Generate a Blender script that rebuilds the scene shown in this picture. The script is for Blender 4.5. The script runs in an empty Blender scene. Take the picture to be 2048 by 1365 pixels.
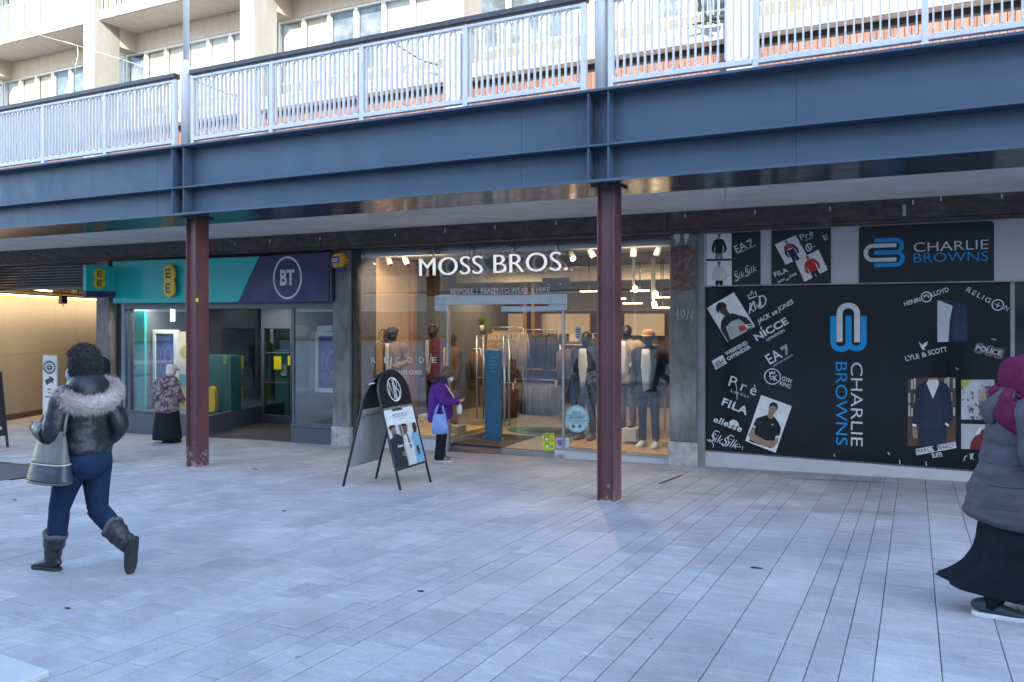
import bpy, bmesh, math, random
from mathutils import Vector, Matrix, Euler, noise as mnoise
R = math.radians
random.seed(11)
SC = bpy.context.scene
COL = SC.collection
V = Vector

# ---------------------------------------------------------------- camera
EYE = 2.1
TH = R(26.7)
cs, sn = math.cos(TH), math.sin(TH)
FPX, HZ, CU = 1600.0, 630.0, 1024.0          # focal length and horizon in photograph pixels
cam = bpy.data.cameras.new('camera')
cam.sensor_width = 36.0
cam.lens = FPX / 2048 * 36
cam.shift_y = -(682.5 - HZ) / 2048
cam.clip_end = 600
camo = bpy.data.objects.new('camera', cam)
camo.location = (0, 0, EYE)
camo.rotation_euler = (R(90), 0, TH)
COL.objects.link(camo)
SC.camera = camo

# ---------------------------------------------------------------- sky and sun (sun over the roof of the block opposite)
EL, AZ = R(25.5), R(150)
w = bpy.data.worlds.new('World')
SC.world = w
w.use_nodes = True
wt = w.node_tree
bg = [n for n in wt.nodes if n.type == 'BACKGROUND'][0]
sky = wt.nodes.new('ShaderNodeTexSky')
sky.sky_type = 'NISHITA'
sky.sun_disc = False
sky.sun_elevation = EL
sky.sun_rotation = AZ
sky.dust_density = 0.6
sky.ozone_density = 1.3
wt.links.new(sky.outputs[0], bg.inputs[0])
bg.inputs[1].default_value = 0.15
sun = bpy.data.lights.new('sun', 'SUN')
sun.energy = 2.0
sun.angle = R(0.53)
sun.color = (1.0, 0.92, 0.80)
suno = bpy.data.objects.new('sun', sun)
sd = V((math.sin(AZ) * math.cos(EL), math.cos(AZ) * math.cos(EL), math.sin(EL)))
suno.rotation_euler = sd.to_track_quat('Z', 'Y').to_euler()
suno.location = (10, -20, 40)
COL.objects.link(suno)
SC.view_settings.view_transform = 'Standard'
SC.view_settings.look = 'None'
SC.view_settings.gamma = 1
SC.view_settings.use_curve_mapping = False
SC.view_settings.exposure = 2.75
SC.render.engine = 'CYCLES'
try:
    SC.cycles.use_denoising = True
    SC.cycles.denoiser = 'OPENIMAGEDENOISE'
except Exception:
    pass
SC.cycles.max_bounces = 8
SC.cycles.diffuse_bounces = 4
SC.cycles.glossy_bounces = 3
SC.cycles.transparent_max_bounces = 10
SC.cycles.sample_clamp_indirect = 6
SC.cycles.caustics_reflective = False
SC.cycles.caustics_refractive = False

# ---------------------------------------------------------------- measuring helpers: pixel of the photograph -> point of a plane in the street
def ray(u, v):
    r = (u - CU) / FPX
    return V((r * cs - sn, r * sn + cs, -(v - HZ) / FPX))
def at(u, v, Y):
    d = ray(u, v)
    p = d * (Y / d.y)
    return V((p.x, p.y, p.z + EYE))
def uX(u, Y):
    return at(u, 0, Y).x
def vZ(u, v, Y):
    return at(u, v, Y).z
GA, GB = 0.027, -0.045                        # fall of the street along the shops and towards them
def G(x, y):
    return 0.0229 + GA * (x + 3.022) + GB * (y - 8.4)
def on(u, v):
    d = ray(u, v)
    t = (G(0, 0) - EYE) / (d.z - GA * d.x - GB * d.y)
    return V((d.x * t, d.y * t, d.z * t + EYE))

# ---------------------------------------------------------------- objects
def wm(o):
    m = Matrix.LocRotScale(o.location, o.rotation_euler, o.scale)
    return wm(o.parent) @ m if o.parent else m
def thing(name, label, cat, loc=(0, 0, 0), rz=0.0, group=None):
    o = bpy.data.objects.new(name, None)
    o.empty_display_size = 0.2
    o.location = loc
    o.rotation_euler = (0, 0, rz)
    COL.objects.link(o)
    o['label'] = label
    o['category'] = cat
    if group:
        o['group'] = group
    return o
def tag(o, label=None, cat=None, group=None, kind=None):
    if label: o['label'] = label
    if cat: o['category'] = cat
    if group: o['group'] = group
    if kind: o['kind'] = kind
    return o
def dup(root, loc=None, rz=None, label=None, group=None):
    r = root.copy()
    COL.objects.link(r)
    if loc is not None: r.location = loc
    if rz is not None: r.rotation_euler = (0, 0, rz)
    if label: r['label'] = label
    if group: r['group'] = group
    for ch in list(root.children):
        c = ch.copy(); COL.objects.link(c); c.parent = r
        for g in list(ch.children):
            d = g.copy(); COL.objects.link(d); d.parent = c
    return r
def inst(me, name, parent, loc=(0, 0, 0)):
    o = bpy.data.objects.new(name, me)
    COL.objects.link(o)
    o.location = loc
    if parent: o.parent = parent
    return o

class MB:
    def __init__(s):
        s.v = []; s.f = []; s.m = []; s.s = []
    def add(s, vs, fs, smooth=False, mi=0):
        k = len(s.v)
        s.v += [tuple(p) for p in vs]
        for f in fs:
            s.f.append(tuple(i + k for i in f)); s.m.append(mi); s.s.append(smooth)
    def hexa(s, p, mi=0):
        s.add(p, [(0, 3, 2, 1), (4, 5, 6, 7), (0, 1, 5, 4), (1, 2, 6, 5), (2, 3, 7, 6), (3, 0, 4, 7)], False, mi)
    def box(s, x0, x1, y0, y1, z0, z1, mi=0):
        if x0 > x1: x0, x1 = x1, x0
        if y0 > y1: y0, y1 = y1, y0
        if z0 > z1: z0, z1 = z1, z0
        s.hexa([(x0, y0, z0), (x1, y0, z0), (x1, y1, z0), (x0, y1, z0), (x0, y0, z1), (x1, y0, z1), (x1, y1, z1), (x0, y1, z1)], mi)
    def bar(s, a, b, w, h, up=(0, 0, 1), mi=0):
        a, b, up = V(a), V(b), V(up)
        d = (b - a).normalized()
        sx = d.cross(up).normalized(); sy = sx.cross(d).normalized()
        q = [sx * (-w / 2) + sy * (-h / 2), sx * (w / 2) + sy * (-h / 2), sx * (w / 2) + sy * (h / 2), sx * (-w / 2) + sy * (h / 2)]
        s.hexa([a + q[0], a + q[1], a + q[2], a + q[3], b + q[0], b + q[1], b + q[2], b + q[3]], mi)
    def prism(s, pts, off, mi=0):
        n = len(pts); off = V(off)
        vs = [V(p) for p in pts] + [V(p) + off for p in pts]
        fs = [tuple(range(n))[::-1], tuple(range(n, 2 * n))] + [(i, (i + 1) % n, n + (i + 1) % n, n + i) for i in range(n)]
        s.add(vs, fs, False, mi)
    def face(s, pts, mi=0):
        s.add(pts, [tuple(range(len(pts)))], False, mi)
    def rings(s, rs, cap=True, mi=0, smooth=True):
        n = len(rs[0]); vs = []; fs = []
        for r in rs: vs += r
        for i in range(len(rs) - 1):
            for j in range(n):
                a, b = i * n + j, i * n + (j + 1) % n
                fs.append((a, b, b + n, a + n))
        if cap:
            fs.append(tuple(range(n))[::-1]); fs.append(tuple(range((len(rs) - 1) * n, len(rs) * n)))
        s.add(vs, fs, smooth, mi)
    def tube(s, path, r, n=8, cap=True, mi=0, smooth=True):
        path = [V(p) for p in path]; rs = []
        side = None
        for i, p in enumerate(path):
            t = (path[min(i + 1, len(path) - 1)] - path[max(i - 1, 0)]).normalized()
            if side is None:
                side = t.cross(V((0, 0, 1))) if abs(t.z) < .9 else t.cross(V((1, 0, 0)))
            side = (side - t * side.dot(t)).normalized(); up = t.cross(side)
            rr = r[i] if isinstance(r, (list, tuple)) else r
            rs.append([p + side * (rr * math.cos(2 * math.pi * k / n)) + up * (rr * math.sin(2 * math.pi * k / n)) for k in range(n)])
        s.rings(rs, cap, mi, smooth)
    def lathe(s, c, prof, n=16, mi=0, smooth=True):
        c = V(c)
        s.rings([[c + V((r * math.cos(2 * math.pi * k / n), r * math.sin(2 * math.pi * k / n), z)) for k in range(n)] for r, z in prof], True, mi, smooth)
    def ball(s, c, rx, ry, rz, nu=12, nv=8, mi=0, M=None):
        c = V(c); rs = []
        for j in range(nv + 1):
            a = -math.pi / 2 + math.pi * j / nv
            ca = max(math.cos(a), 0.02)
            ring = []
            for k in range(nu):
                p = V((rx * ca * math.cos(2 * math.pi * k / nu), ry * ca * math.sin(2 * math.pi * k / nu), rz * math.sin(a)))
                if M: p = M @ p
                ring.append(c + p)
            rs.append(ring)
        s.rings(rs, True, mi, True)
    def cut(s):
        s.marks = getattr(s, 'marks', []) + [(len(s.v), len(s.f))]
    def build_split(s, name, mat, parent=None):
        s.cut(); a = (0, 0); out = []
        for m in s.marks:
            if m[1] > a[1]:
                q = MB(); q.v = s.v[a[0]:m[0]]; q.f = [tuple(i - a[0] for i in f) for f in s.f[a[1]:m[1]]]; q.m = s.m[a[1]:m[1]]; q.s = s.s[a[1]:m[1]]
                out.append(q.build(name, mat, parent))
            a = m
        return out
    def build_islands(s, name, mat, parent=None, gap=.0):
        par = list(range(len(s.v)))
        def find(i):
            while par[i] != i: par[i] = par[par[i]]; i = par[i]
            return i
        pos = {}
        for i, p in enumerate(s.v):
            k = tuple(round(c, 5) for c in p)
            if k in pos: par[find(i)] = find(pos[k])
            else: pos[k] = i
        for f in s.f:
            for i in f[1:]: par[find(i)] = find(f[0])
        isl = {}
        for j, f in enumerate(s.f): isl.setdefault(find(f[0]), []).append(j)
        for js in isl.values():
            ids = sorted({i for j in js for i in s.f[j]}); mp = {i: n for n, i in enumerate(ids)}
            q = MB(); q.v = [s.v[i] for i in ids]; q.f = [tuple(mp[i] for i in s.f[j]) for j in js]; q.m = [0] * len(js); q.s = [s.s[j] for j in js]
            q.build(name, mat, parent)
    def build(s, name, mat, parent=None, local=False, bev=0, remesh=0, sub=0):
        me = bpy.data.meshes.new(name)
        if parent is not None and not local:
            inv = wm(parent).inverted()
            s.v = [tuple(inv @ V(p)) for p in s.v]
        me.from_pydata(s.v, [], s.f)
        for m in (mat if isinstance(mat, (list, tuple)) else [mat]):
            me.materials.append(m)
        me.polygons.foreach_set('material_index', s.m)
        me.polygons.foreach_set('use_smooth', s.s)
        me.update()
        o = bpy.data.objects.new(name, me)
        COL.objects.link(o)
        if parent is not None: o.parent = parent
        if remesh:
            r = o.modifiers.new('remesh', 'REMESH'); r.mode = 'VOXEL'; r.voxel_size = remesh; r.use_smooth_shade = True
            q = o.modifiers.new('smooth', 'SMOOTH'); q.iterations = 4; q.factor = .5
        if bev:
            b = o.modifiers.new('bevel', 'BEVEL'); b.width = bev; b.segments = 1; b.limit_method = 'ANGLE'
        if sub:
            b = o.modifiers.new('sub', 'SUBSURF'); b.levels = sub; b.render_levels = sub
        return o
def boxo(name, mat, parent, x0, x1, y0, y1, z0, z1, bev=0, local=False):
    b = MB(); b.box(x0, x1, y0, y1, z0, z1)
    return b.build(name, mat, parent, bev=bev, local=local)

# ---------------------------------------------------------------- materials
MATS = {}
def nt(name):
    m = bpy.data.materials.new(name); m.use_nodes = True
    t = m.node_tree
    return m, t, t.nodes, t.links, [n for n in t.nodes if n.type == 'BSDF_PRINCIPLED'][0]
def mul(t, a, b):
    n = t.nodes.new('ShaderNodeMath'); n.operation = 'MULTIPLY'
    for i, x in enumerate((a, b)):
        if isinstance(x, (int, float)): n.inputs[i].default_value = x
        else: t.links.new(x, n.inputs[i])
    return n.outputs[0]
def tex_noise(t, vec, scale, detail=4, rough=.6, dist=0):
    n = t.nodes.new('ShaderNodeTexNoise')
    n.inputs['Scale'].default_value = scale; n.inputs['Detail'].default_value = detail
    n.inputs['Roughness'].default_value = rough; n.inputs['Distortion'].default_value = dist
    t.links.new(vec, n.inputs['Vector'])
    return n
def mapr(t, x, a, b, c, d):
    n = t.nodes.new('ShaderNodeMapRange'); n.clamp = True
    t.links.new(x, n.inputs[0])
    for i, q in enumerate((a, b, c, d)): n.inputs[i + 1].default_value = q
    return n.outputs[0]
def mixc(t, fac, a, b, mode='MIX'):
    n = t.nodes.new('ShaderNodeMix'); n.data_type = 'RGBA'; n.blend_type = mode
    for s, x in ((0, fac), (6, a), (7, b)):
        if isinstance(x, (int, float)): n.inputs[s].default_value = x
        elif isinstance(x, (tuple, list)): n.inputs[s].default_value = (*x[:3], 1)
        else: t.links.new(x, n.inputs[s])
    return n.outputs[2]
def scaled(t, vec, s):
    n = t.nodes.new('ShaderNodeMapping'); n.inputs['Scale'].default_value = s
    t.links.new(vec, n.inputs['Vector'])
    return n.outputs[0]
def mat(name, col, rough=.6, metal=0, var=.12, vs=3, bump=0, bs=60, spec=.5, emit=0, grain=.0, sheen=0, coat=0, col2=None, cut=(.45, .62), stretch=None, rand=0):
    if name in MATS: return MATS[name]
    m, t, N, L, b = nt(name)
    tc = N.new('ShaderNodeTexCoord'); geo = N.new('ShaderNodeNewGeometry')
    vec = geo.outputs['Position']
    if stretch: vec = scaled(t, vec, stretch)
    c = None
    if col2 is not None:
        n = tex_noise(t, vec, vs, 5, .65)
        c = mixc(t, mapr(t, n.outputs[0], cut[0], cut[1], 0, 1), col, col2)
    else:
        c = mixc(t, 0, col, col)
    if var:
        n = tex_noise(t, vec, vs * 1.7, 6, .62)
        f = mapr(t, n.outputs[0], .3, .7, 1 - var, 1 + var)
        v = N.new('ShaderNodeCombineColor')
        for i in range(3): L.new(f, v.inputs[i])
        c = mixc(t, 1, c, v.outputs[0], 'MULTIPLY')
    if grain:
        n = tex_noise(t, geo.outputs['Position'], 180, 2, .7)
        f = mapr(t, n.outputs[0], .3, .7, 1 - grain, 1 + grain)
        v = N.new('ShaderNodeCombineColor')
        for i in range(3): L.new(f, v.inputs[i])
        c = mixc(t, 1, c, v.outputs[0], 'MULTIPLY')
    if rand:
        oi = N.new('ShaderNodeObjectInfo')
        f = mapr(t, oi.outputs['Random'], 0, 1, 1 - rand, 1 + rand)
        v = N.new('ShaderNodeCombineColor')
        for i in range(3): L.new(f, v.inputs[i])
        c = mixc(t, 1, c, v.outputs[0], 'MULTIPLY')
    L.new(c, b.inputs['Base Color'])
    b.inputs['Roughness'].default_value = rough
    b.inputs['Metallic'].default_value = metal
    b.inputs['Specular IOR Level'].default_value = spec
    if rough < .8 and var:
        n = tex_noise(t, vec, vs * 4, 4, .6)
        L.new(mapr(t, n.outputs[0], .3, .7, max(rough * .8, 0), min(rough * 1.25, 1)), b.inputs['Roughness'])
    if sheen:
        b.inputs['Sheen Weight'].default_value = sheen
    if coat:
        b.inputs['Coat Weight'].default_value = coat; b.inputs['Coat Roughness'].default_value = .1
    if bump:
        n = tex_noise(t, geo.outputs['Position'], bs, 5, .6)
        bp = N.new('ShaderNodeBump'); bp.inputs['Strength'].default_value = bump; bp.inputs['Distance'].default_value = .01
        L.new(n.outputs[0], bp.inputs['Height']); L.new(bp.outputs[0], b.inputs['Normal'])
    if emit:
        L.new(c, b.inputs['Emission Color']); b.inputs['Emission Strength'].default_value = emit
    MATS[name] = m
    return m
def flat(col, rough=.5, var=.10, spec=.3):
    k = 'print_%d_%d_%d_%d' % (*[int(c * 999) for c in col], int(rough * 100))
    return mat(k, col, rough, var=var, vs=7, spec=spec)
def glass_mat(name, tint=(.92, .95, .94), boost=1.0):
    m = bpy.data.materials.new(name); m.use_nodes = True
    t = m.node_tree; N = t.nodes; L = t.links
    N.clear()
    out = N.new('ShaderNodeOutputMaterial')
    geo = N.new('ShaderNodeNewGeometry')
    ior = mapr(t, geo.outputs['Backfacing'], 0, 1, 1.52, 1 / 1.52)
    fr = N.new('ShaderNodeFresnel'); L.new(ior, fr.inputs[0])
    f = mul(t, fr.outputs[0], boost)
    tr = N.new('ShaderNodeBsdfTransparent'); tr.inputs[0].default_value = (*tint, 1)
    gl = N.new('ShaderNodeBsdfGlossy'); gl.inputs['Roughness'].default_value = 0.01
    gl.inputs['Color'].default_value = (1, 1, 1, 1)
    n = tex_noise(t, geo.outputs['Position'], .9, 1, .5)
    bp = N.new('ShaderNodeBump'); bp.inputs['Strength'].default_value = .05; bp.inputs['Distance'].default_value = .02
    L.new(n.outputs[0], bp.inputs['Height']); L.new(bp.outputs[0], gl.inputs['Normal'])
    mx = N.new('ShaderNodeMixShader')
    L.new(f, mx.inputs[0]); L.new(tr.outputs[0], mx.inputs[1]); L.new(gl.outputs[0], mx.inputs[2])
    L.new(mx.outputs[0], out.inputs[0])
    return m

GLASS = glass_mat('shop_glass', boost=1.7)
GLASS2 = glass_mat('house_glass', (.95, .95, .93), .55)
CONC = mat('weathered_concrete', (.155, .148, .145), .85, var=.42, vs=2.2, bump=.35, bs=45, grain=.15, col2=(.25, .24, .235), cut=(.42, .68), stretch=(1, 1, .45))
PALE = mat('pale_concrete', (.225, .220, .198), .8, var=.14, vs=1.3, bump=.15, bs=40, stretch=(1, 1, .25), col2=(.265, .26, .235))
SLABM = mat('streaked_concrete', (.27, .25, .245), .85, var=.3, vs=2.2, bump=.2, bs=30, stretch=(1.6, 1, .18), col2=(.20, .175, .18), cut=(.5, .66))
TAN = mat('tan_render', (.46, .39, .315), .85, var=.1, vs=1.2, bump=.1, bs=25, stretch=(3, 1, .6))
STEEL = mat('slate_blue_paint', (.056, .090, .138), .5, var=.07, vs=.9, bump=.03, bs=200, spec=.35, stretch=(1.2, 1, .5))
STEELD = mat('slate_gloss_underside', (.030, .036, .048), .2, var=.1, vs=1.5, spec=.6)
MAROON = mat('oxide_red_paint', (.115, .042, .046), .38, var=.18, vs=2.5, bump=.08, bs=90, spec=.5, grain=.06)
CHIP = mat('chipped_primer', (.30, .25, .22), .8, var=.45, vs=22, col2=(.09, .035, .03), cut=(.42, .55), bump=.5, bs=60)
WHITE = mat('white_metal_paint', (.60, .60, .61), .42, var=.09, vs=3, stretch=(3, 3, .5))
RAILD = mat('dark_handrail', (.05, .042, .045), .4, var=.2, vs=6)
SOFF = mat('grey_soffit_board', (.68, .67, .65), .8, var=.12, vs=.8, col2=(.56, .54, .52), cut=(.5, .7))
BEAMM = mat('brown_beam', (.075, .052, .045), .75, var=.4, vs=3, bump=.3, bs=35, stretch=(1, 1, 2), col2=(.13, .10, .09), cut=(.55, .7))
DARKM = mat('charcoal_frame', (.075, .09, .115), .4, var=.06, vs=3)
BLACKM = mat('black_metal', (.014, .015, .018), .35, var=.1, vs=5)
CHROME = mat('brushed_steel', (.55, .56, .58), .3, metal=.9, var=.08, vs=6)
COPPER = mat('copper_timber', (.175, .083, .055), .6, var=.3, vs=3, stretch=(6, 6, .5), bump=.15, bs=50, rand=.22)
BLACKGAP = mat('dark_void', (.012, .012, .014), .9, var=0)

# ---------------------------------------------------------------- flat prints and lettering
class Fr:
    def __init__(s, o, ex, ey):
        s.o = V(o); s.ex = V(ex).normalized(); s.ey = V(ey).normalized(); s.n = s.ex.cross(s.ey).normalized()
    def P(s, x, y, k=0):
        return s.o + s.ex * x + s.ey * y + s.n * k
    def px(s, u, v):
        d = ray(u, v); e = V((0, 0, EYE))
        t = (s.o - e).dot(s.n) / d.dot(s.n)
        q = e + d * t - s.o
        return (q.dot(s.ex), q.dot(s.ey))
def wall(Y):
    return Fr((0, Y, 0), (1, 0, 0), (0, 0, 1))
TX = {}
def glyphs(txt, bold=0.0, shear=0.0, ext=0.0, space=1.0):
    k = (txt, bold, shear, ext, space)
    if k in TX: return TX[k]
    c = bpy.data.curves.new('lettering', 'FONT')
    c.body = txt; c.size = 1; c.offset = bold; c.shear = shear; c.extrude = ext; c.space_character = space
    c.resolution_u = 4
    o = bpy.data.objects.new('lettering', c); COL.objects.link(o)
    dg = bpy.context.evaluated_depsgraph_get()
    me = bpy.data.meshes.new_from_object(o.evaluated_get(dg))
    vs = [tuple(q.co) for q in me.vertices]; fs = [tuple(p.vertices) for p in me.polygons]
    bpy.data.objects.remove(o); bpy.data.meshes.remove(me); bpy.data.curves.remove(c)
    TX[k] = (vs, fs, min(q[0] for q in vs), max(q[0] for q in vs))
    return TX[k]
CAPH = None
def text(mb, fr, txt, A, B, h, k=.004, bold=0, shear=0, ext=0, space=1.0, mi=0):
    global CAPH
    if CAPH is None:
        CAPH = max(q[1] for q in glyphs('H')[0])
    vs, fs, x0, x1 = glyphs(txt, bold, shear, ext, space)
    A, B = V(A), V(B); d = B - A; L = d.length; d = d / L; up = V((-d.y, d.x))
    sx = L / (x1 - x0); sy = h / CAPH
    out = []
    for x, y, z in vs:
        q = A + d * ((x - x0) * sx) + up * (y * sy)
        out.append(fr.P(q.x, q.y, k + (z * sy if ext else 0)))
    mb.add(out, fs, False, mi)
def ptext(mb, fr, txt, a, b, hp, **kw):
    A = fr.px(*a); B = fr.px(*b)
    um, vm = (a[0] + b[0]) / 2, (a[1] + b[1]) / 2
    p, q = fr.px(um, vm), fr.px(um, vm - hp)
    text(mb, fr, txt, A, B, math.hypot(p[0] - q[0], p[1] - q[1]), **kw)
def poly(mb, fr, pts, k=.003, th=.002, mi=0):
    mb.prism([fr.P(x, y, k - th) for x, y in pts], fr.n * th, mi)
def ppoly(mb, fr, pts, k=.003, th=.002, mi=0):
    q = [fr.px(u, v) for u, v in pts]
    ar = sum(q[i][0] * q[(i + 1) % len(q)][1] - q[(i + 1) % len(q)][0] * q[i][1] for i in range(len(q)))
    if ar < 0: q = q[::-1]
    poly(mb, fr, q, k, th, mi)
def ellip(cx, cy, rx, ry, n=28, a0=0, a1=2 * math.pi):
    return [(cx + rx * math.cos(a0 + (a1 - a0) * i / n), cy + ry * math.sin(a0 + (a1 - a0) * i / n)) for i in range(n)]
KJ = [0]
def stroke(mb, fr, pts, wd, k=.004, closed=False, mi=0):
    """flat line of width wd through 2-D plane points"""
    KJ[0] = (KJ[0] + 1) % 9; k = k + KJ[0] * .00022
    Q = [V(p) for p in pts]; P = [Q[0]]
    for p in Q[1:]:
        if (p - P[-1]).length > 1e-5: P.append(p)
    n = len(P); L = []; Rr = []
    for i in range(n):
        if closed: a, b = P[(i - 1) % n], P[(i + 1) % n]
        else: a, b = P[max(i - 1, 0)], P[min(i + 1, n - 1)]
        d = (b - a).normalized(); nn = V((-d.y, d.x))
        if 0 < i < n - 1 or closed:
            d1 = (P[i] - P[(i - 1) % n]).normalized(); cosb = max(abs(d.dot(d1)), .6)
        else: cosb = 1
        L.append(P[i] + nn * (wd / 2 / cosb)); Rr.append(P[i] - nn * (wd / 2 / cosb))
    vs = [fr.P(p.x, p.y, k) for p in L] + [fr.P(p.x, p.y, k) for p in Rr]
    fs = []
    for i in range(n if closed else n - 1):
        j = (i + 1) % n
        fs.append((i, n + i, n + j, j))
    mb.add(vs, fs, False, mi)
def pstroke(mb, fr, pts, wp, k=.004, closed=False, mi=0):
    q = [fr.px(u, v) for u, v in pts]
    um = sum(p[0] for p in pts) / len(pts); vm = sum(p[1] for p in pts) / len(pts)
    a, b = fr.px(um, vm), fr.px(um, vm - wp)
    stroke(mb, fr, q, math.hypot(a[0] - b[0], a[1] - b[1]), k, closed, mi)
def arc(cx, cy, r, a0, a1, n=8, ry=None):
    ry = r if ry is None else ry
    return [(cx + r * math.cos(R(a0 + (a1 - a0) * i / n)), cy + ry * math.sin(R(a0 + (a1 - a0) * i / n))) for i in range(n + 1)]
# ================================================================ pavement
def paving_mat():
    m, t, N, L, b = nt('granite_paving')
    geo = N.new('ShaderNodeNewGeometry'); oi = N.new('ShaderNodeObjectInfo'); pos = geo.outputs['Position']
    add = N.new('ShaderNodeMath'); add.operation = 'ADD'
    L.new(geo.outputs['Random Per Island'], add.inputs[0]); L.new(oi.outputs['Random'], add.inputs[1])
    fr = N.new('ShaderNodeMath'); fr.operation = 'FRACT'; L.new(add.outputs[0], fr.inputs[0])
    ramp = N.new('ShaderNodeValToRGB'); L.new(fr.outputs[0], ramp.inputs[0])
    e = ramp.color_ramp.elements
    e[0].position = 0; e[0].color = (.315, .296, .304, 1); e[1].position = 1; e[1].color = (.40, .378, .383, 1)
    for p, c in ((.3, (.352, .332, .34)), (.55, (.345, .33, .342)), (.8, (.375, .353, .35))):
        q = e.new(p); q.color = (*c, 1)
    c = ramp.outputs[0]
    def shade(c, f):
        v = N.new('ShaderNodeCombineColor')
        for i in range(3): L.new(f, v.inputs[i])
        return mixc(t, 1, c, v.outputs[0], 'MULTIPLY')
    # cloudy wear, streaks across the slabs, fine speckle
    n = tex_noise(t, pos, 1.1, 6, .65); c = shade(c, mapr(t, n.outputs[0], .3, .7, .78, 1.17))
    n = tex_noise(t, scaled(t, pos, (2.2, 9, 9)), 1.6, 5, .6, .6); c = shade(c, mapr(t, n.outputs[0], .48, .72, 1, 1.24))
    n = tex_noise(t, pos, 95, 2, .7); c = shade(c, mapr(t, n.outputs[0], .3, .7, .86, 1.13))
    n = tex_noise(t, pos, 5, 5, .75); c = shade(c, mapr(t, n.outputs[0], .60, .74, 1, .76))
    # trodden gum and spots
    vo = N.new('ShaderNodeTexVoronoi'); vo.inputs['Scale'].default_value = 2.3; vo.inputs['Randomness'].default_value = 1
    L.new(pos, vo.inputs['Vector'])
    c = shade(c, mapr(t, vo.outputs['Distance'], .03, .045, .62, 1))
    v2 = N.new('ShaderNodeTexVoronoi'); v2.inputs['Scale'].default_value = 1.37; L.new(pos, v2.inputs['Vector'])
    c = shade(c, mapr(t, v2.outputs['Distance'], .035, .06, .8, 1))
    v3 = N.new('ShaderNodeTexVoronoi'); v3.inputs['Scale'].default_value = 6.1; L.new(pos, v3.inputs['Vector'])
    c = shade(c, mapr(t, v3.outputs['Distance'], .035, .06, .74, 1))
    # old spills in front of the right-hand shop
    d = tex_noise(t, pos, 3, 4, .6)
    for (u0, v0, u1, v1, r, k) in ((1430, 1012, 1870, 1030, .16, .80), (1590, 958, 1790, 966, .09, .55), (1330, 985, 1440, 990, .10, .80)):
        a, bb = on(u0, v0), on(u1, v1); mid = (a + bb) / 2; l = (bb - a).length / 2
        sub = N.new('ShaderNodeVectorMath'); sub.operation = 'SUBTRACT'; L.new(pos, sub.inputs[0]); sub.inputs[1].default_value = mid
        rot = N.new('ShaderNodeMapping'); rot.vector_type = 'TEXTURE'; rot.inputs['Rotation'].default_value = (0, 0, math.atan2(bb.y - a.y, bb.x - a.x)); rot.inputs['Scale'].default_value = (l, r, 1)
        L.new(sub.outputs[0], rot.inputs['Vector'])
        ln = N.new('ShaderNodeVectorMath'); ln.operation = 'LENGTH'; L.new(rot.outputs[0], ln.inputs[0])
        s = N.new('ShaderNodeMath'); s.operation = 'ADD'; L.new(ln.outputs['Value'], s.inputs[0]); L.new(mapr(t, d.outputs[0], .2, .8, -.5, .5), s.inputs[1])
        c = shade(c, mapr(t, s.outputs[0], .6, 1.15, k, 1))
    L.new(c, b.inputs['Base Color'])
    n = tex_noise(t, pos, 2, 4, .6); L.new(mapr(t, n.outputs[0], .3, .7, .5, .75), b.inputs['Roughness'])
    b.inputs['Specular IOR Level'].default_value = .35
    n = tex_noise(t, pos, 120, 3, .6); bp = N.new('ShaderNodeBump'); bp.inputs['Strength'].default_value = .25; bp.inputs['Distance'].default_value = .004
    L.new(n.outputs[0], bp.inputs['Height']); L.new(bp.outputs[0], b.inputs['Normal'])
    return m
PAVE = paving_mat()
JOINT = mat('joint_sand', (.085, .083, .087), .95, var=.3, vs=1.4, col2=(.24, .235, .235), cut=(.46, .56))
PAVE2 = mat('plain_paving', (.30, .295, .29), .7, var=.16, vs=1.2, bump=.1)

def gsheet(name, x0, x1, y0, y1, dz, m, nx=1, ny=1):
    b = MB()
    b.add([(x0, y0, G(x0, y0) + dz), (x1, y0, G(x1, y0) + dz), (x1, y1, G(x1, y1) + dz), (x0, y1, G(x0, y1) + dz)], [(0, 1, 2, 3)])
    return b.build(name, m)
ground = gsheet('ground', -160, 160, -120, 120, -.05, PAVE2); ground['kind'] = 'structure'
street = gsheet('street', -70, 60, -60, 1.0, -.004, PAVE2); street['kind'] = 'structure'
passage_floor = gsheet('passage_floor', -34, -16.3, 11.72, 30, -.004, mat('passage_paving', (.30, .285, .265), .65, var=.14, vs=1.5)); passage_floor['kind'] = 'structure'
pav = gsheet('pavement', -30, 12, 1.0, 11.9, -.011, JOINT); pav['kind'] = 'structure'

rng = random.Random(5)
NW, WW = .155, .31
seq = []
x = -1.58
for k in 'NNWWNNNWWNWNNWWNNNWNWWNNWNNNWWNNWWNWNNWWNNN':
    wd = NW if k == 'N' else WW
    seq.append((x, wd)); x += wd
    if x > 11: break
while x < 11:
    wd = rng.choice((NW, NW, WW)); seq.append((x, wd)); x += wd
x = -1.58
for k in 'WNNWWNNNWNNWWNN':
    wd = NW if k == 'N' else WW
    x -= wd; seq.append((x, wd))
while x > -27:
    k = rng.choice(('NN', 'NNN', 'W', 'WW'))
    for q in k:
        wd = NW if q == 'N' else WW
        x -= wd; seq.append((x, wd))
def px_of(X, Y, Z):
    r = X * cs + Y * sn; d = Y * cs - X * sn
    return (CU + FPX * r / d, HZ - FPX * (Z - EYE) / d) if d > .4 else None
dark_patch = [on(-40, 912), on(52, 916), on(78, 956), on(-40, 968)]
def in_patch(x, y):
    return -13.2 < x < -10.75 and 6.35 < y < 7.6
slabs = []
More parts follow.
